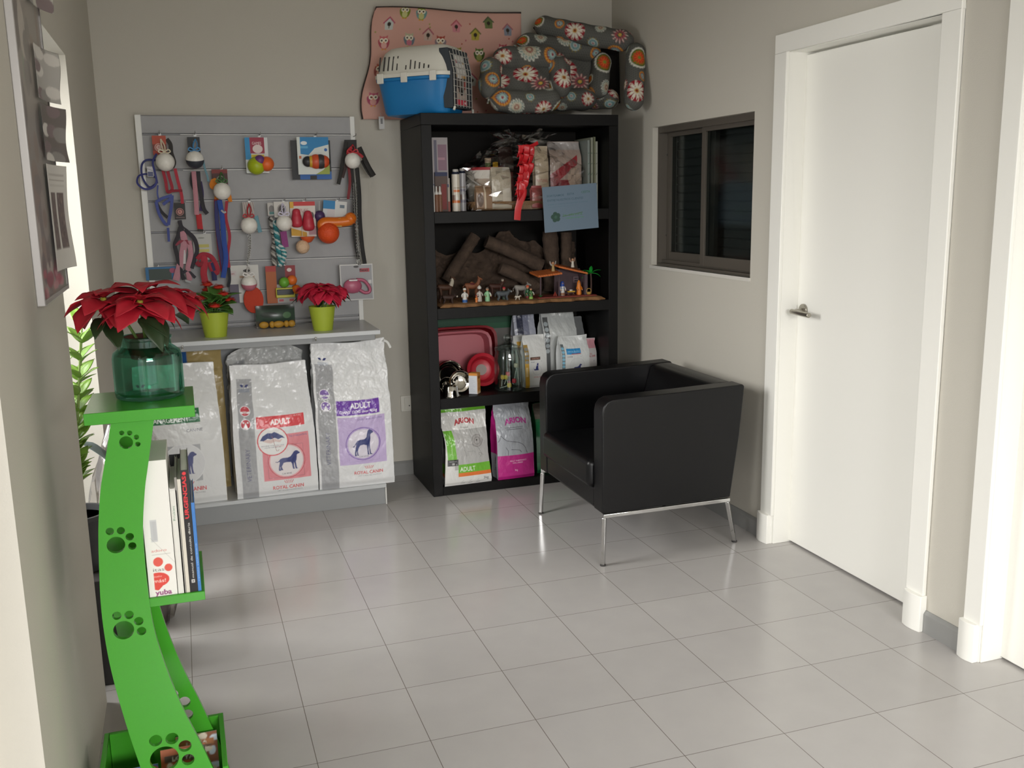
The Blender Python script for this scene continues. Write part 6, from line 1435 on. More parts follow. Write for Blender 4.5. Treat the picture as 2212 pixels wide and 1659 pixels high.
for nm, lb, px, cx, col, hh, r_ in (('jar_cap', 'pale round tin on the red lid inside the gift basket', 1054, '#c0ac92', '#5d7038', .052, .019), ('treat_box', 'small yellow box on the red lid inside the gift basket', 1064, '#d0a52c', '#d0a52c', .030, .012)):
    q = oy(px, 360, 1.43); z0 = BZ1_ + .2035
    if nm == 'jar_cap':
        o = thing('treat_tin', lb, 'tin', (q.x, 1.43, z0), 0, GB); MB().lathe([(0, 0), (.014, 0), (.014, .026), (.0, .026)], 20).build('tin', mat('olive_tin', col, rough=.5), o); MB().lathe([(.016, .026), (.017, .048), (.015, .050), (0, .050)], 20).build('cap', mat('cream_cap', cx, rough=.5), o)
    else:
        o = thing(nm, lb, 'box', (q.x + .012, 1.42, z0), .4, GB); MB().box((-.011, -.008, 0), (.011, .008, .030)).build('carton', mat('yellow_card', cx, rough=.5), o, bevel=.001)
def pack(label, px0, py0, px1, py1, Y, d_, draw, bgc, seed, cat='pack', name='snack_pack', wr=.004, z=None):
    a = oy((px0 + px1) / 2, py1, Y); w = (oy(px1, py0 + 50, Y) - oy(px0, py0 + 50, Y)).length; z = BZ1_ if z is None else z; h = oy((px0 + px1) / 2, py0, Y).z - z
    c = Canvas(w * 1000, h * 1000, 2, bgc); draw(c, w * 1000, h * 1000)
    return bag(name, label, cat, (a.x, Y + d_ / 2, z), w, d_, h, c, None, bg=bgc, lean=.04, seed=seed, wr=wr, step=1.6, pinch=.7, group=GB)
pack('beige paper pack with white print in front of the bucket', 1064, 362, 1106, 450, 1.300, .035, lambda c, w, h: (c.rect(w * .1, h * .35, w * .9, h * .42, '#8a7f72'), c.rect(w * .1, h * .1, w * .9, h * .2, '#8f8678'), c.rect(w * .55, h * .18, w * .95, h * .5, '#c6c0b2')), '#b3aa98', 51)
pack('brown printed pack at the foot of the bucket', 1030, 402, 1064, 450, 1.290, .03, lambda c, w, h: (c.rect(w * .5, 0, w * .6, h, '#c6b8a2'), c.ell(w * .25, h * .4, w * .2, h * .3, '#5a4434')), '#8a6e56', 52)
pack('tall cream pack with red lettering beside the ribbon', 1158, 316, 1187, 440, 1.345, .04, lambda c, w, h: (c.text('NATURAL', w * .5, h * .42, h * .05, '#a04a48', wid=w * .8), c.rect(w * .2, h * .1, w * .8, h * .26, '#b0764a')), '#b5a58e', 53)
pack('red and white pack on the right side of the gift basket', 1190, 306, 1258, 430, 1.385, .06, lambda c, w, h: (c.poly([(0, h * .5), (w * .85, h * .80), (w * .85, h * .65), (0, h * .30)], '#9a2a34'), c.rect(0, 0, w * .75, h * .42, '#8a2a34'), c.ell(w * .75, h * .45, w * .2, h * .16, '#b5a090'), c.rect(0, h * .88, w, h, '#a8a2a0')), '#a8968c', 54)
pack('small red pack low in the gift basket beside the ribbon', 1150, 402, 1172, 450, 1.300, .03, lambda c, w, h: c.rect(w * .2, h * .2, w * .8, h * .6, '#c06a64'), '#a04a4a', 55)
pack('dark brown pack standing behind the red lidded bucket', 1082, 318, 1112, 420, 1.475, .04, lambda c, w, h: c.rect(w * .1, h * .3, w * .9, h * .6, '#6a2f2a'), '#3a2a26', 56)
# cellophane hood with ribbon
o = thing('cellophane_wrap', 'clear cellophane wrap gathered above the gift basket with a red curled ribbon', 'wrapping', (bx - .02, 1.425, S1))
Rr = np.random.RandomState(4); ph = Rr.uniform(0, 6.28, 8); JIT = Rr.uniform(-.009, .009, (27, 54, 3))
def hood(u, v):
    a = 2 * math.pi * u; t = v
    ex, ey = .330 - .290 * max(0, t - .50) / .5, .140 - .115 * max(0, t - .50) / .5
    if t > .86: k_ = (t - .86) / .14; ex, ey = .04 + .10 * k_, .025 + .055 * k_
    cr_ = sum(math.sin((3 + 2 * i) * a + ph[i] + 5 * t * (i + 1) * .6) / (2.2 + i) for i in range(6)) * (.030 + .02 * (t > .86))
    e = lambda w, p: math.copysign(abs(w) ** p, w)
    z = .340 * (t / .86) ** .9 if t <= .86 else .340 + .045 * (t - .86) / .14 + .012 * math.sin(5 * a)
    jx, jy, jz = JIT[int(round(v * 26))][int(round(u * 54)) % 54] * (1.0 if .03 < t else 0)
    return Vector((e(math.cos(a), .7) * (ex + cr_) + jx, max(e(math.sin(a), .7) * (ey + cr_ * .7) + jy, -.16), max(0.002, z + .02 * cr_ * 10 * (t > .2) + jz)))
f = MB().grid(hood, 54, 26, closed=True)
f.build('film', clearfilm('cellophane_film', '#faf9f8', .05, .09, .35), o, smooth=False)
rb = MB(); R = random.Random(12)
kx, kz = (oy(1133, 318, 1.262) - o.location).x, (oy(1133, 318, 1.262) - o.location).z
RY_ = 1.262 - 1.425
M_RIB = mat('red_ribbon', '#c01f27', rough=.28, spec=.6)
def curl(x0, z0, w_, ln, out, tw):
    def fn(u, v):
        g = v * math.pi * 1.15; q = (u - .5) * w_
        return Vector((x0 + q * math.cos(tw * (v - .2)) + .006 * math.sin(g), RY_ - .012 - out * math.sin(g) - .006 * math.cos(2 * g) - q * math.sin(tw * (v - .2)), z0 - ln * v + .012 * math.sin(g)))
    MB().grid(fn, 4, 14).build('ribbon_curl', M_RIB, o, solid=.0008, angle=60)
for row in range(6):
    for col in range(3):
        wide = .030 - .004 * row
        curl(kx + (col - 1) * wide - .006 * row + R.uniform(-.006, .006), kz + .006 - .042 * row + R.uniform(-.01, .01), R.uniform(.024, .032), R.uniform(.050, .068), R.uniform(.014, .040), R.uniform(-1.3, 1.3))
MB().tube(bez([(kx, RY_, kz), (kx - .002, RY_ - .02, kz - .08), (kx - .022, RY_ - .03, kz - .18), (kx - .030, RY_ - .028, kz - .24), (kx - .048, -.19, kz - .300), (kx - .056, -.195, kz - .355)], 8), 1, 6, flat=(.034, .0010)).build('ribbon_tail', M_RIB, o)
MB().tube(bez([(kx - .03, RY_ - .015, kz - .004), (kx, RY_ - .03, kz + .002), (kx + .03, RY_ - .018, kz + .004), (kx + .070, RY_ - .005, kz + .022)], 6), 1, 6, flat=(.018, .0012)).build('ribbon_tie', M_RIB, o)
# blue notice card leaning on the shelf edge
a = oy(1177, 503, 1.232); c = Canvas(268, 204, 2.2, '#67798a')
c.text('SORTEAMOS', 62, 158, 9, '#3f5a6c', bold=.015, wid=84); c.text('ESTA', 138, 160, 9, '#3f5a6c', bold=.015, wid=34); c.text('CESTA', 212, 164, 9, '#3f6a5c', bold=.015, wid=44)
c.text('ENTRE NUESTROS CLIENTES', 110, 138, 9, '#3f5a6c', bold=.01, wid=176); c.text('pregunta en recepcion como participar en el sorteo', 122, 122, 6, '#51707f', wid=196); c.text('mucha suerte a todos', 92, 110, 5, '#5a7684', wid=136)
for k in range(5):
    t = 2 * math.pi * k / 5 + .5; c.ell(58 + 13 * math.cos(t), 66 + 13 * math.sin(t), 11, 11, '#2c4a3f')
c.ell(58, 66, 7, 7, '#3a5c4e'); c.line([(92, 66), (140, 72), (190, 78)], 3, '#4a6a4a'); c.text('la clinica', 142, 66, 12, '#4f7a56', wid=96); c.text('veterinaria', 150, 54, 7, '#4a8f52', wid=90)
a = oy(1177, 503, 1.222); sc2 = ((oy(1293, 488, 1.222) - a).length) / .268
nc = tag(sheet('notice_card', c, mat('blue_paper', rough=.6, attr=True), None, thick=.0008, step=1.4), 'pale blue notice card with flower logo hanging from the top shelf edge', 'card', None)
nc.location = a; nc.scale = (sc2, 1, sc2); nc.rotation_euler = (0.02, -0.062 + .0, 0)
# folders at the right end
FD = 'folders at the right end of the top shelf'
for i, (lb, px, col, hh) in enumerate((('pale grey folder with green print standing at the right of the top shelf', 1268, '#7d8580', .345), ('cream folder between grey and olive folders on the top shelf', 1276, '#8d8f80', .358), ('olive folder second from the right on the top shelf', 1283, '#6d7058', .362), ('white edged folder at the right end of the top shelf', 1289, '#a3a598', .340))):
    q = oy(px, 400, 1.330); o_ = thing('folder', lb, 'folder', (q.x + .004, 1.330 + .008 * i, S1), 0, FD)
    MB().box((0, 0, 0), (.0022, .22, hh)).box((.0098, 0, 0), (.012, .22, hh)).box((.0022, .003, .003), (.0098, .215, hh - .012)).build('card', mat('folder_' + col, col, rough=.6), o_, smooth=False)
    c = Canvas(11.5, hh * 1000, 3, col); 
    for q_ in range(5): c.line([(3, 60 + 55 * q_), (8, 80 + 50 * q_)], 2.5, '#2f5a48' if i < 2 else '#4a4c3c')
    s_ = sheet('spine_print', c, PRINT, o_, thick=.0006); s_.location = (.0002, -.0008, 0)

# ================================================================== SECOND SHELF: nativity scene
S2 = SH[2]
R = random.Random(21)
def rock(u, v):
    x = -.02 + u * .86; top = .385 - .12 * abs(math.sin(u * 5 + .4)) - .05 * abs(math.sin(u * 13)); z = v * max(.12, top)
    q = mnoise.fractal(Vector((x * 9, 3, z * 9)), 1, 2, 5); q2 = mnoise.fractal(Vector((x * 30, 1, z * 30)), 1, 2, 3)
    return Vector((x, min(.045, .035 * q + .012 * q2 - .03 * (1 - v)), z))
o = thing('bark_backdrop', 'rough dark cork bark backdrop of the nativity scene', 'backdrop', (.03, 1.590, S2 + .012))
gb = MB().grid(rock, 110, 60); gb.build('bark_sheet', mat('cork_bark', '#4a3c32', rough=.95, var=.6, scale=28, bump=1.2, bscale=70), o, solid=.012, angle=80)
def logp(pts, r, col='#4d3f35'):
    f = MB(); P = bez(pts, 8); n = 14; v = []
    f.tube(P, [r * (.85 + .3 * abs(mnoise.noise(Vector((i * .4, r * 50, 1))))) for i in range(len(P))], n)
    return f.build('bark_branch', mat('cork_bark', col), o)
logp([(.07, -.10, .10), (.16, -.09, .22), (.24, -.08, .33)], .035); logp([(.30, -.08, .30), (.44, -.09, .24), (.60, -.10, .16)], .04); logp([(.66, -.07, .02), (.67, -.07, .18), (.665, -.06, .34)], .045); logp([(.76, -.07, .02), (.755, -.07, .2), (.76, -.06, .33)], .035); logp([(.36, -.12, .16), (.45, -.13, .12), (.56, -.14, .05)], .035)
o = thing('bark_base', 'flat bark slab carrying the nativity figures', 'base slab', (.0, 1.405, S2 + .001))
GZ = S2 + .0195
def slab(u, v):
    x = .004 + .890 * u; e = .012 * math.sin(u * 31) + .008 * math.sin(u * 77 + 1)
    y0, y1 = -.158 + e, .13
    return x, y0, y1
f = MB(); n = 80; v = []
for i in range(n + 1):
    x, y0, y1 = slab(i / n, 0); zt = .018 * min(1, min(i, n - i) / 3 + .35)
    v += [(x, y0, 0), (x, y0 - .002, zt * .8), (x, y0 + .008, zt), (x, y1, zt), (x, y1, 0)]
f.add(v, [(i * 5 + k, i * 5 + (k + 1) % 5, i * 5 + 5 + (k + 1) % 5, i * 5 + 5 + k) for i in range(n) for k in range(5)] + [(0, 1, 2, 3, 4), tuple(n * 5 + k for k in range(5))])
f.build('slab', mat('cork_slab', '#7d5a38', rough=.9, var=.35, scale=40, bump=.8, bscale=120), o)
NAT = 'toy nativity figures on the bark slab'
def figure(label, px, Y, h, robe, skin='#b98a68', head='#3a2a22', cloak=None, hat=None, sleeve=None, skirt=None, pose=0, z=None):
    p = oy(px, 640, Y); o_ = thing('toy_figure', label, 'toy figure', (p.x, Y, GZ if z is None else z), R.uniform(-.3, .3), NAT)
    s = h / .075
    f = MB().lathe([(0, 0), (.013 * s, 0), (.0125 * s, .02 * s), (.010 * s, .036 * s), (.0115 * s, .046 * s), (.009 * s, .052 * s), (.0045 * s, .054 * s), (.0045 * s, .058 * s), (0, .058 * s)], 18)
    for k in (-1, 1): f.tube(bez([(k * .010 * s, 0, .048 * s), (k * .0155 * s, -.003 * s, .038 * s), (k * .014 * s, -.012 * s, .030 * s)], 4), .0038 * s, 8)
    f.build('robe', mat('fig_' + robe, robe, rough=.4), o_)
    hd = MB().ball((0, 0, .0655 * s), (.0082 * s, .0082 * s, .0092 * s), 16, 12); hd.ball((0, -.0082 * s, .0645 * s), .0016 * s, 6, 5)
    for k in (-1, 1): hd.ball((k * .014 * s, -.0135 * s, .029 * s), .0034 * s, 8, 6)
    hd.build('head', mat('fig_skin_' + skin, skin, rough=.5), o_)
    ey_ = MB()
    for k in (-1, 1): ey_.ball((k * .003 * s, -.0076 * s, .067 * s), .0012 * s, 6, 4)
    ey_.build('eyes', mat('fig_black', '#1c1818', rough=.4), o_)
    if hat:
        kind, col = hat
        if kind == 'turban': f = MB().lathe([(.0088 * s, .068 * s), (.011 * s, .072 * s), (.010 * s, .078 * s), (.004 * s, .086 * s), (0, .088 * s)], 16)
        elif kind == 'veil': f = MB().lathe([(.014 * s, .040 * s), (.012 * s, .055 * s), (.0105 * s, .070 * s), (.006 * s, .077 * s), (0, .078 * s)], 18, M=TR(0, .0030 * s, 0))
        elif kind == 'hood': f = MB().lathe([(.015 * s, .030 * s), (.012 * s, .055 * s), (.010 * s, .070 * s), (.005 * s, .080 * s), (0, .086 * s)], 18, M=TR(0, .0032 * s, 0))
        else: f = MB().lathe([(.0092 * s, .068 * s), (.0092 * s, .074 * s), (.005 * s, .078 * s), (0, .079 * s)], 16)
        f.build('headwear', mat('fig_' + col, col, rough=.5), o_)
    else: MB().ball((0, .0012 * s, .069 * s), (.0087 * s, .0088 * s, .0075 * s), 14, 8).build('hair', mat('fig_' + head, head, rough=.7), o_)
    if cloak:
        f = MB().grid(lambda u, v: Vector((.0155 * s * (1 - .35 * v) * math.cos(math.pi * u), (.0155 * s * (1 - .35 * v)) * math.sin(math.pi * u) + .001 * s, .003 * s + .050 * s * v)), 16, 8); f.build('cloak', mat('fig_' + cloak, cloak, rough=.5), o_, solid=.001)
    if skirt: MB().lathe([(.0136 * s, .001), (.0132 * s, .016 * s)], 18).build('skirt_band', mat('fig_' + skirt, skirt, rough=.5), o_)
    if sleeve: MB().tube(bez([(.010 * s, -.001, .048 * s), (.0165 * s, -.004 * s, .037 * s), (.0148 * s, -.013 * s, .029 * s)], 4), .0046 * s, 8).build('sleeve', mat('fig_' + sleeve, sleeve, rough=.5), o_)
    return o_
figure('white bearded figure in navy cloak and blue skirt', 1004, 1.285, .070, '#c9c6c0', hat=('cap', '#d0cdc6'), cloak='#1d2038', skirt='#2a5a9a', skin='#a87a5c')
figure('dark skinned figure in white and maroon with a white turban', 1036, 1.300, .070, '#b5aca4', skin='#4a2c20', hat=('turban', '#c9c6c0'), cloak='#6a2634')
figure('small orange and red figure in front of the turbaned one', 1029, 1.268, .034, '#d0762c', hat=('cap', '#b83a2c'), skin='#b07a54')
figure('grey haired figure in pale green robe', 1053, 1.285, .070, '#86b58a', head='#6a625a', cloak='#31503a', sleeve='#cfd0c8')
figure('figure in green cloak with a red cap beside the grey animal', 1089, 1.330, .062, '#4a5a4a', hat=('cap', '#b02a36'), cloak='#2c3a34')
figure('figure with orange cap and dark green cloak beside the donkey', 1140, 1.315, .066, '#2f5a3c', hat=('cap', '#c8502c'), cloak='#24402e', skirt='#7a2c2a')
figure('figure in green tunic with white sleeve and light green skirt', 1147, 1.285, .058, '#3f6a34', head='#4a2f22', sleeve='#cfccc6', skirt='#86b04a')
figure('kneeling figure in blue veil and white dress under the stable roof', 1215, 1.315, .072, '#c6c4c2', hat=('veil', '#2a4a9a'), cloak='#26448f', skirt='#8a6248', z=GZ + .006)
figure('figure wrapped in an orange hooded cloak by the manger', 1251, 1.315, .068, '#d0761e', hat=('hood', '#d0761e'), cloak='#c86c1a', z=GZ + .006)
def beast(label, px, Y, L, hh, col, face=1, neck=.5, headc=None, legs=True, extra=None, lying=False, name='toy_animal', cat='toy animal', z0=0.0, hump=False):
    """toy quadruped: trunk, jointed legs, neck and head in one body; face = +1 looks right"""
    p = oy(px, 640, Y); o_ = thing(name, label, cat, (p.x, Y, GZ + z0), 0, NAT)
    f = MB(); b = hh * .60 if not lying else hh * .28; r = L * .20
    X = lambda q: face * q
    f.tube(bez([(X(-L * .50), 0, b + r * .15), (X(-L * .38), 0, b + r * .25), (X(0), 0, b), (X(L * .34), 0, b + r * .10), (X(L * .48), 0, b + r * .2)], 5), [r * (.55 + .5 * math.sin(math.pi * min(1, (i + 2) / 22))) for i in range(21)], 12)
    nx, nz = L * (.48 + .18 * (1 - neck)), hh * (.62 + .38 * neck)
    f.tube(bez([(X(L * .36), 0, b + r * .2), (X(L * .50), 0, b + (nz - b) * .55), (X(nx), 0, nz - r * .3)], 5), [r * (.80 - .40 * i / 10) for i in range(11)], 10)
    f.tube(bez([(X(nx - r * .35), 0, nz - r * .05), (X(nx + r * .4), 0, nz - r * .25), (X(nx + r * 1.15), 0, nz - r * .65)], 4), [r * (.52 - .03 * i) for i in range(9)], 10)
    for k in (-1, 1): f.tube([(X(nx - r * .2), k * r * .3, nz + r * .1), (X(nx - r * .3), k * r * .45, nz + r * .75)], [r * .17, r * .05], 6)
    f.tube(bez([(X(-L * .5), 0, b + r * .3), (X(-L * .62), 0, b), (X(-L * .62), 0, b - r)], 4), r * .13, 6)
    if hump: f.ball((0, 0, b + r * .9), (r * .8, r * .6, r * .7), 12, 8)
    for sx, kx in ((-.36, .06), (.34, -.04)):
        for k in (-1, 1):
            x = X(L * sx); y = k * r * .55
            if lying: f.tube(bez([(x, y, b * .8), (x + X(L * .10), y * 1.5, b * .35), (x - X(L * .06), y * 1.6, r * .28)], 4), [r * .42 - r * .02 * i for i in range(9)], 8)
            else: f.tube(bez([(x, y, b), (x + X(L * kx), y, b * .52), (x - X(L * kx * .6), y, b * .2), (x, y, 0)], 3), [r * (.46 - .028 * i) for i in range(10)], 8)
    f.build('body', mat('beast_' + col, col, rough=.6, var=.25, scale=60), o_)
    if headc:
        MB().ball((X(nx + r * .95), 0, nz - r * .55), (r * .45, r * .42, r * .40), 10, 8).build('muzzle', mat('beast_' + headc, headc, rough=.6), o_)
    if extra == 'saddle': MB().ball((0, 0, b + r * .75), (r * 1.3, r * 1.02, r * .5), 14, 8).build('saddle_cloth', mat('fig_red', '#5a1f22', rough=.6), o_)
    if extra == 'bib':
        MB().tube(bez([(X(L * .40), 0, b + r * .5), (X(L * .51), 0, b + (nz - b) * .6), (X(nx), 0, nz - r * .25)], 5), [r * (.82 - .38 * i / 10) for i in range(11)], 10).build('white_neck', mat('beast_white', '#b5ac9c', rough=.7), o_)
    if extra == 'patch': MB().ball((X(nx * .98), 0, nz - r * .1), (r * .5, r * .55, r * .62), 10, 8).build('white_blaze', mat('beast_white', '#b5ac9c'), o_)
    return o_
beast('brown toy llama with a long white neck at the left of the slab', 962, 1.335, .075, .125, '#4a2f20', 1, 1.0, None, extra='bib')
beast('dark brown toy ox with pale muzzle beside the llama', 968, 1.285, .060, .050, '#33211a', 1, .45, '#b0a89c')
beast('brown toy camel with red saddle cloth', 1020, 1.370, .075, .120, '#7a4a30', 1, .85, None, extra='saddle', hump=True)
beast('brown and white toy horse behind the green robed figure', 1072, 1.385, .070, .105, '#3f231a', 1, .75, None, extra='patch')
beast('grey toy animal lying in front of the red capped figure', 1086, 1.290, .065, .055, '#4a5054', 1, .8, '#8a8c8c')
beast('pale grey toy donkey beside the orange capped figure', 1126, 1.360, .070, .085, '#8a8680', 1, .6, None)
beast('small white toy sheep on the slab', 1118, 1.275, .026, .026, '#bdb5a8', 1, .5, None)
# stable
o = thing('toy_stable', 'orange roofed toy stable at the right of the nativity scene', 'toy stable', (0, 0, 0))
V = lambda x, y, Y=1.335: oy(x, y, Y)
a, b = V(1162, 637, 1.28), V(1288, 637, 1.28)
MB().box((a.x, 1.272, GZ), (b.x, 1.400, GZ + .0055)).build('floor_board', mat('stable_floor', '#7a3026', rough=.6), o, bevel=.001)
M_SW = mat('stable_wood', '#4d3d42', rough=.7, var=.2)
MB().box((V(1206, 600).x, 1.392, GZ + .005), (V(1262, 600).x, 1.398, V(1206, 582, 1.39).z)).build('back_wall', M_SW, o)
f = MB()
for x, y0 in ((1168, 600), (1208, 586)): q = V(x, y0, 1.30); MB().tube([(q.x, 1.305, GZ + .005), (q.x + .002, 1.305, q.z + .006)], .0042, 8).build('post', M_SW, o)
q = V(1262, 592); f.box((q.x - .012, 1.30, GZ + .005), (q.x + .004, 1.395, q.z)); f.build('side_wall', M_SW, o)
def roof(x0, y0, x1, y1):
    a, b = V(x0, y0, 1.29), V(x1, y1, 1.29); f = MB(); n = 26; v = []
    for i in range(n + 1):
        t = i / n; p = a.lerp(b, t); w_ = .0012 * math.sin(i * 2.4)
        v += [(p.x, 1.268 + w_, p.z - .0045), (p.x, 1.268 + w_, p.z + .0045 + w_), (p.x, 1.405, p.z + .0165 + w_), (p.x, 1.405, p.z + .0075)]
    f.add(v, [(i * 4 + k, i * 4 + (k + 1) % 4, i * 4 + 4 + (k + 1) % 4, i * 4 + 4 + k) for i in range(n) for k in range(4)] + [(0, 1, 2, 3), tuple(n * 4 + k for k in range(4))])
    f.build('roof', mat('orange_thatch', '#b5602a', rough=.7, var=.3, scale=80), o)
roof(1160, 597, 1211, 590); roof(1204, 576, 1266, 590)
q = V(1244, 603, 1.385); MB().box((q.x - .016, 1.384, q.z - .018), (q.x + .016, 1.392, q.z + .014)).build('shutter_window', mat('stable_pale', '#6d5a60', rough=.7), o)
for dz in (.004, -.008): MB().box((q.x - .009, 1.381, q.z + dz - .002), (q.x + .009, 1.385, q.z + dz + .003)).build('window_slot', mat('black_card', '#1f1e1f'), o, smooth=False)
o = thing('toy_manger', 'yellow toy manger with a baby between the blue and orange figures', 'toy manger', (V(1234, 632, 1.31).x, 1.312, GZ + .0058), 0, NAT)
MB().box((-.020, -.008, .016), (.020, .008, .022)).build('trough', mat('manger_yellow', '#c49a2c', rough=.6), o, bevel=.001)
f = MB()
for k in (-1, 1): f.tube([(k * .014 - .006, 0, 0), (k * .014 + .006, 0, .017)], .0016, 6).tube([(k * .014 + .006, 0, 0), (k * .014 - .006, 0, .017)], .0016, 6)
f.build('crossed_legs', mat('manger_brown', '#5a3a28', rough=.7), o)
MB().ball((0, 0, .0255), (.010, .0055, .0045), 12, 8).build('swaddled_baby', mat('fig_white', '#c9c6c4'), o)
def angel(label, px, py, Y, h, wing, body, z):
    p = oy(px, py, Y); o_ = thing('toy_angel', label, 'toy figure', (p.x, Y, z), 0, NAT); s = h / .05
    MB().lathe([(0, 0), (.010 * s, 0), (.006 * s, .026 * s), (.007 * s, .032 * s), (.003 * s, .036 * s), (0, .036 * s)], 16).build('robe', mat('fig_' + body, body, rough=.5), o_)
    MB().ball((0, 0, .042 * s), .0068 * s, 12, 8).build('head', mat('fig_skin_#b98a68', '#b98a68'), o_)
    f = MB()
    for k in (-1, 1): f.tube(bez([(k * .005 * s, .003, .030 * s), (k * .013 * s, .004, .038 * s), (k * .016 * s, .004, .052 * s)], 4), [.0055 * s * (1 - .06 * i) for i in range(9)], 8)
    f.build('raised_wings', mat('fig_' + wing, wing, rough=.6), o_)
angel('white toy angel with raised wings on the right stable roof', 1237, 579, 1.320, .048, '#8a6a58', '#c6bfb4', V(1237, 581.5, 1.29).z + .0075)
angel('cream and brown toy angel on the left stable roof', 1195, 590, 1.330, .050, '#9a9690', '#a88c5a', V(1195, 591, 1.29).z + .0090)
o = thing('toy_palm', 'bright green toy palm tree at the right of the stable', 'toy palm', (V(1277, 632, 1.33).x, 1.335, GZ + .0058), 0, NAT)
MB().tube(bez([(0, 0, 0), (.002, 0, .05), (0, 0, .108)], 6), [.0055 - .0001 * i for i in range(13)], 10).build('trunk', mat('palm_trunk', '#5d4640', rough=.8, bump=.8, bscale=300), o)
f = MB()
for k, (dx, dy, dz) in enumerate(((-1, -.1, .10), (-.75, -.2, .8), (-.1, -.3, 1.1), (.75, -.15, .75), (1, -.1, .15), (-.5, .8, .5), (.5, .8, .4))):
    leaf_blade(f, (0, 0, .106), (dx, dy, dz), .062, .019, 1.0, 0, 0, n=7, cup=.3)
f.build('fronds', mat('palm_green', '#1f9a34', rough=.45), o, solid=.0012, angle=70)
o = thing('toy_basket', 'golden toy basket at the foot of the toy palm', 'toy basket', (V(1272, 633, 1.30).x, 1.300, GZ + .0058), 0, NAT)
MB().lathe([(0, 0), (.009, .001), (.0135, .010), (.0135, .013), (.012, .013), (.008, .004), (0, .003)], 20).build('bowl', mat('basket_gold', '#b08a3c', rough=.6), o)
MB().tube(bez([(-.013, 0, .012), (-.011, 0, .026), (0, 0, .032), (.011, 0, .026), (.013, 0, .012)], 5), .0016, 6).build('handle', mat('basket_gold', '#b08a3c'), o)
o = thing('toy_campfire', 'small red toy campfire under the left stable roof', 'toy campfire', (V(1200, 634, 1.31).x, 1.315, GZ + .0058), 0, NAT)
f = MB()
for k in range(5): a_ = k * 1.26; f.tube(bez([(.008 * math.cos(a_), .008 * math.sin(a_), 0), (.005 * math.cos(a_), .005 * math.sin(a_), .010), (0, 0, .022 + .003 * (k % 2))], 3), [.003, .0028, .0025, .002, .0016, .001, .0005], 6)
f.build('flames', mat('flame_red', '#8a2f24', rough=.5), o)
o = thing('toy_bush', 'small green toy bush beside the left stable post', 'toy bush', (V(1167, 634, 1.29).x, 1.285, GZ + .0058), 0, NAT)
f = MB()
for k in range(9): a_ = k * .7; leaf_blade(f, (0, 0, 0), (math.cos(a_), math.sin(a_), 1.4), .018, .006, .6, 0, 0, n=4)
f.build('leaves', mat('bush_green', '#2f6a34', rough=.6), o, solid=.0006)

# ================================================================== THIRD SHELF: trays, bowls, glass jar
T3 = 'pet ware on the third shelf'
def tray(label, px0, py0, px1, Y, h_, col, tilt, z):
    a, b = oy(px0, py0, Y), oy(px1, py0, Y); a.x = max(a.x, -.009); w = b.x - a.x; hh = a.z - z
    o_ = thing('litter_tray', label, 'litter tray', ((a.x + b.x) / 2, Y, z), 0, T3, rx=-tilt)
    # open face towards the room: rim ring, walls, floor at the back
    f = MB(); n = 44; prof = [(1.0, 0.0, .012), (1.0, 0.0, 0), (.94, .002, 0), (.90, .045, 0), (.86, .060, 0), (0, .060, 0)]; v = []
    for sc_, dy_, lip in prof:
        for k in range(n):
            t = 2 * math.pi * (k + .5) / n; e = 6; r_ = (abs(math.cos(t)) ** e + abs(math.sin(t)) ** e) ** (-1 / e)
            v.append((w / 2 * sc_ * r_ * math.cos(t) * (1 + lip * .0), dy_ + lip, hh / 2 + hh / 2 * sc_ * r_ * math.sin(t)))
    f.add(v, [(i * n + k, i * n + (k + 1) % n, i * n + n + (k + 1) % n, i * n + n + k) for i in range(len(prof) - 1) for k in range(n)])
    f.build('tray_shell', mat('tray_' + col, col, rough=.4), o_, solid=.003, angle=50)
tray('dark red litter tray leaning at the back of the third shelf', 870, 714, 1075, 1.545, .3, '#8a1a24', .05, S3 + .006)
tray('dusty pink litter tray leaning in front of the red one', 880, 724, 1064, 1.470, .3, '#b5616b', .08, S3 + .006)
def bowl(label, name, px, py, Y, r, depth, m, face, in_m=None, rz=0.0, lift=.0):
    """pet bowl stood on its rim, its opening tipped towards the room"""
    o_ = thing(name, label, 'bowl', (oy(px, py, Y).x, Y, S3 + .002), 0, T3)
    M_ = TR(0, 0, r * 1.0 + lift) @ RZ(rz) @ RX(face)
    MB().lathe([(0, -depth), (r * .60, -depth), (r * .64, -depth + .004), (r * .80, -.012), (r * .98, -.006), (r, 0), (r * .97, .003), (r * .80, -.004), (r * .62, -depth + .012), (r * .5, -depth + .008), (0, -depth + .008)], 44, M=M_).build('bowl_shell', m, o_)
    if in_m: MB().lathe([(0, -depth + .0095), (r * .33, -depth + .0095), (r * .33, -depth + .0115), (0, -depth + .0115)], 28, M=M_).build('bowl_sticker', in_m, o_)
    return o_
M_SS = mat('polished_steel', '#c9c6c0', rough=.08, metal=1.0)
bowl('large steel bowl on edge behind the small bowls', 'steel_bowl', 972, 795, 1.405, .082, .045, M_SS, 1.35, rz=.1)
bowl('red plastic bowl standing on edge left of the glass jar', 'plastic_bowl', 1044, 800, 1.395, .088, .055, mat('red_bowl', '#b01f30', rough=.35), 1.38, mat('grey_sticker', '#9a928c', rough=.6), rz=-.05, lift=.016)
bowl('small steel bowl on edge at the left end of the third shelf', 'steel_bowl', 966, 815, 1.335, .045, .030, M_SS, 1.3, rz=.15)
bowl('glass like steel bowl on edge beside the orange box', 'steel_bowl', 995, 822, 1.335, .060, .038, M_SS, 1.3, rz=-.1)
o = thing('steel_bowl', 'small ridged steel bowl upside down at the front of the third shelf', 'bowl', (oy(974, 850, 1.285).x, 1.288, S3 + .001), 0, T3)
f = MB(); n = 72; v = []
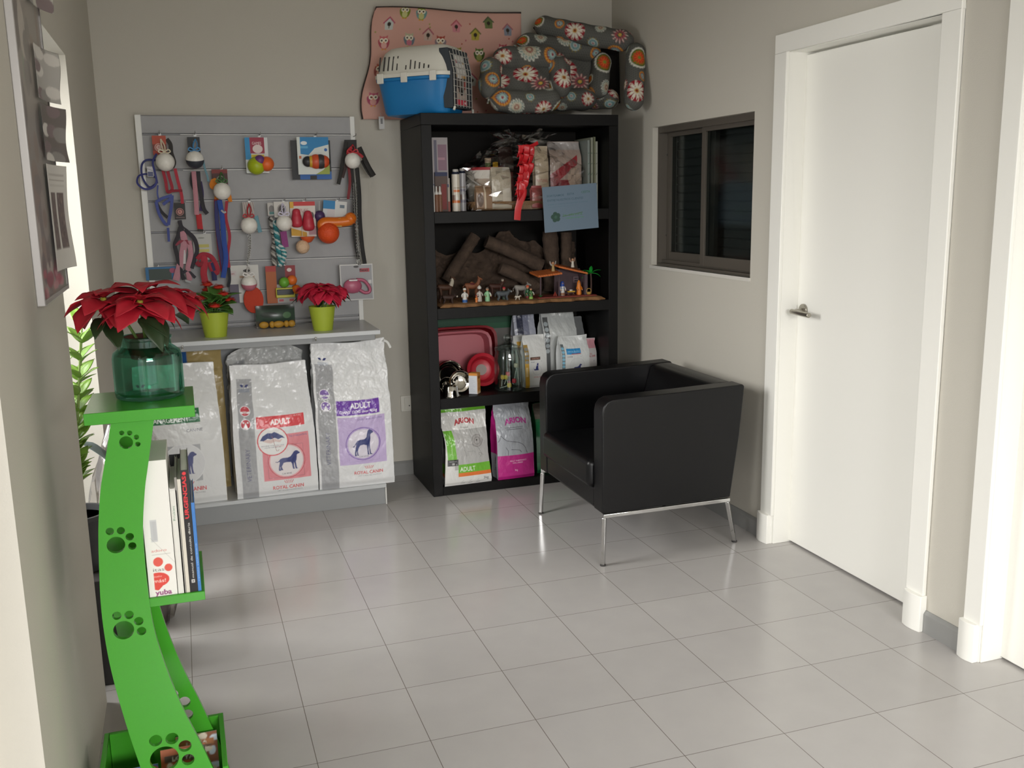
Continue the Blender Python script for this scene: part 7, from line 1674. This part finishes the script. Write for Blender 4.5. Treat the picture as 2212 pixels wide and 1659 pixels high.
for r_, z in ((.047, 0), (.0465, .003), (.043, .004), (.040, .020), (.037, .052), (.034, .056), (0, .056)):
    for k in range(n):
        a_ = 2 * math.pi * k / n; q = r_ * (1 + (.012 * math.cos(12 * a_) if .003 < z < .054 else 0)); v.append((q * math.cos(a_), q * math.sin(a_), z))
f.add(v, [(i * n + k, i * n + (k + 1) % n, i * n + n + (k + 1) % n, i * n + n + k) for i in range(6) for k in range(n)]); f.build('bowl_shell', M_SS, o)
MB().lathe([(.044, .000), (.049, .0008), (.049, .003), (.046, .0036)], 48).build('rim', M_SS, o)
# orange and white medicine box
o = thing('medicine_box', 'small orange and white box in front of the red bowl', 'box', (oy(1032, 853, 1.280).x, 1.280, S3 + .001), 0, T3)
c1 = Canvas(45, 108, 3, '#cfd2d8'); c1.rect(0, 95, 45, 108, '#d08a3a')
for k in range(9): c1.rect(6, 14 + 8 * k, 34 - (k % 3) * 5, 15 + 8 * k, '#9a9ea8')
c2 = Canvas(45, 108, 3, '#c98a44'); c2.rect(8, 78, 38, 92, '#8a4f22'); c2.ell(22, 40, 9, 14, '#a8642a'); c2.ell(22, 40, 6, 10, '#d0a060'); c2.rect(6, 20, 40, 26, '#b07838'); c2.rect(0, 0, 45, 12, '#d6b48a')
MB().box((-.047, .001, 0), (-.001, .046, .107)).build('carton', mat('orange_card', '#cf8f45', rough=.55), o)
s_ = sheet('printed_side', c2, PRINT, o, thick=.0006); s_.location = (0, 0, 0); 
s_ = sheet('printed_front', c1, PRINT, o, thick=.0006); s_.location = (-.047, -.0003, 0)
o.rotation_euler = (0, 0, .0)
for ch_ in o.children:
    if ch_.name.startswith('printed_side'): ch_.matrix_local = TR(.0002, .0005, 0) @ RZ(H)
o.rotation_euler = (0, 0, -.62)
# glass sweet jar with lollipops
jx = oy(1099, 848, 1.335).x
M_CG = clearfilm('clear_glass', '#eff5f3', .05, .03, .5)
o = thing('sweet_jar', 'lidded clear glass jar of coloured lollipops on the third shelf', 'jar', (jx, 1.335, S3 + .001), 0, T3)
MB().lathe([(0, 0), (.068, 0), (.074, .006), (.074, .155), (.072, .175), (.066, .195), (.066, .205), (.070, .208), (.070, .214), (.064, .214), (.062, .206), (.062, .194), (.068, .174), (.070, .155), (.070, .012), (.064, .008), (0, .008)], 48).build('jar_body', M_CG, o)
MB().lathe([(0, .216), (.071, .216), (.072, .221), (.066, .226), (.040, .238), (.020, .246), (.014, .252), (.016, .258), (.022, .266), (.024, .276), (.020, .286), (.010, .290), (0, .290)], 40).build('jar_lid', M_CG, o)
R = random.Random(6); LOL = 'lollipops in the glass jar'
for i, (x, y, z, col, lb, dx, dz) in enumerate(((-.012, -.030, .088, '#c8404a', 'red', .02, -.055), (.020, -.035, .050, '#b83440', 'dark red', -.01, .055), (-.040, -.022, .072, '#c9a22c', 'gold', .01, -.05), (-.022, -.030, .072, '#cdb03a', 'pale gold', .03, -.05), (-.010, -.040, .030, '#d8b422', 'bright yellow', -.05, -.012), (.036, -.020, .128, '#cfc6b0', 'cream', -.02, -.07), (.010, .018, .030, '#c8404a', 'small red back', .03, -.01))):
    q = thing('lollipop', lb + ' lollipop inside the glass sweet jar', 'lollipop', (jx + x, 1.335 + y, S3 + .001 + z), R.uniform(0, 3), LOL)
    MB().box((-.011, -.009, -.012), (.011, .009, .012)).build('sweet', mat('sweet_' + col, col, rough=.4), q, bevel=.006, seg=3)
    zz_ = max(dz, -z + .012); MB().tube([(0, 0, 0), (dx, .004, zz_)], .0016, 6).build('stick', mat('white_gloss', '#dcdad6'), q)
# grey and green box at the back
def d(c, w, h): c.rect(0, h * .80, w, h, '#1f4a34'); c.rect(w * .4, h * .74, w, h * .82, '#24583c')
pbox('flat_carton', 'grey carton with dark green top band at the back of the third shelf', 'carton', 930, 672, 1132, 1.632, .03, d, S3 + .001, T3, '#6d6a66')
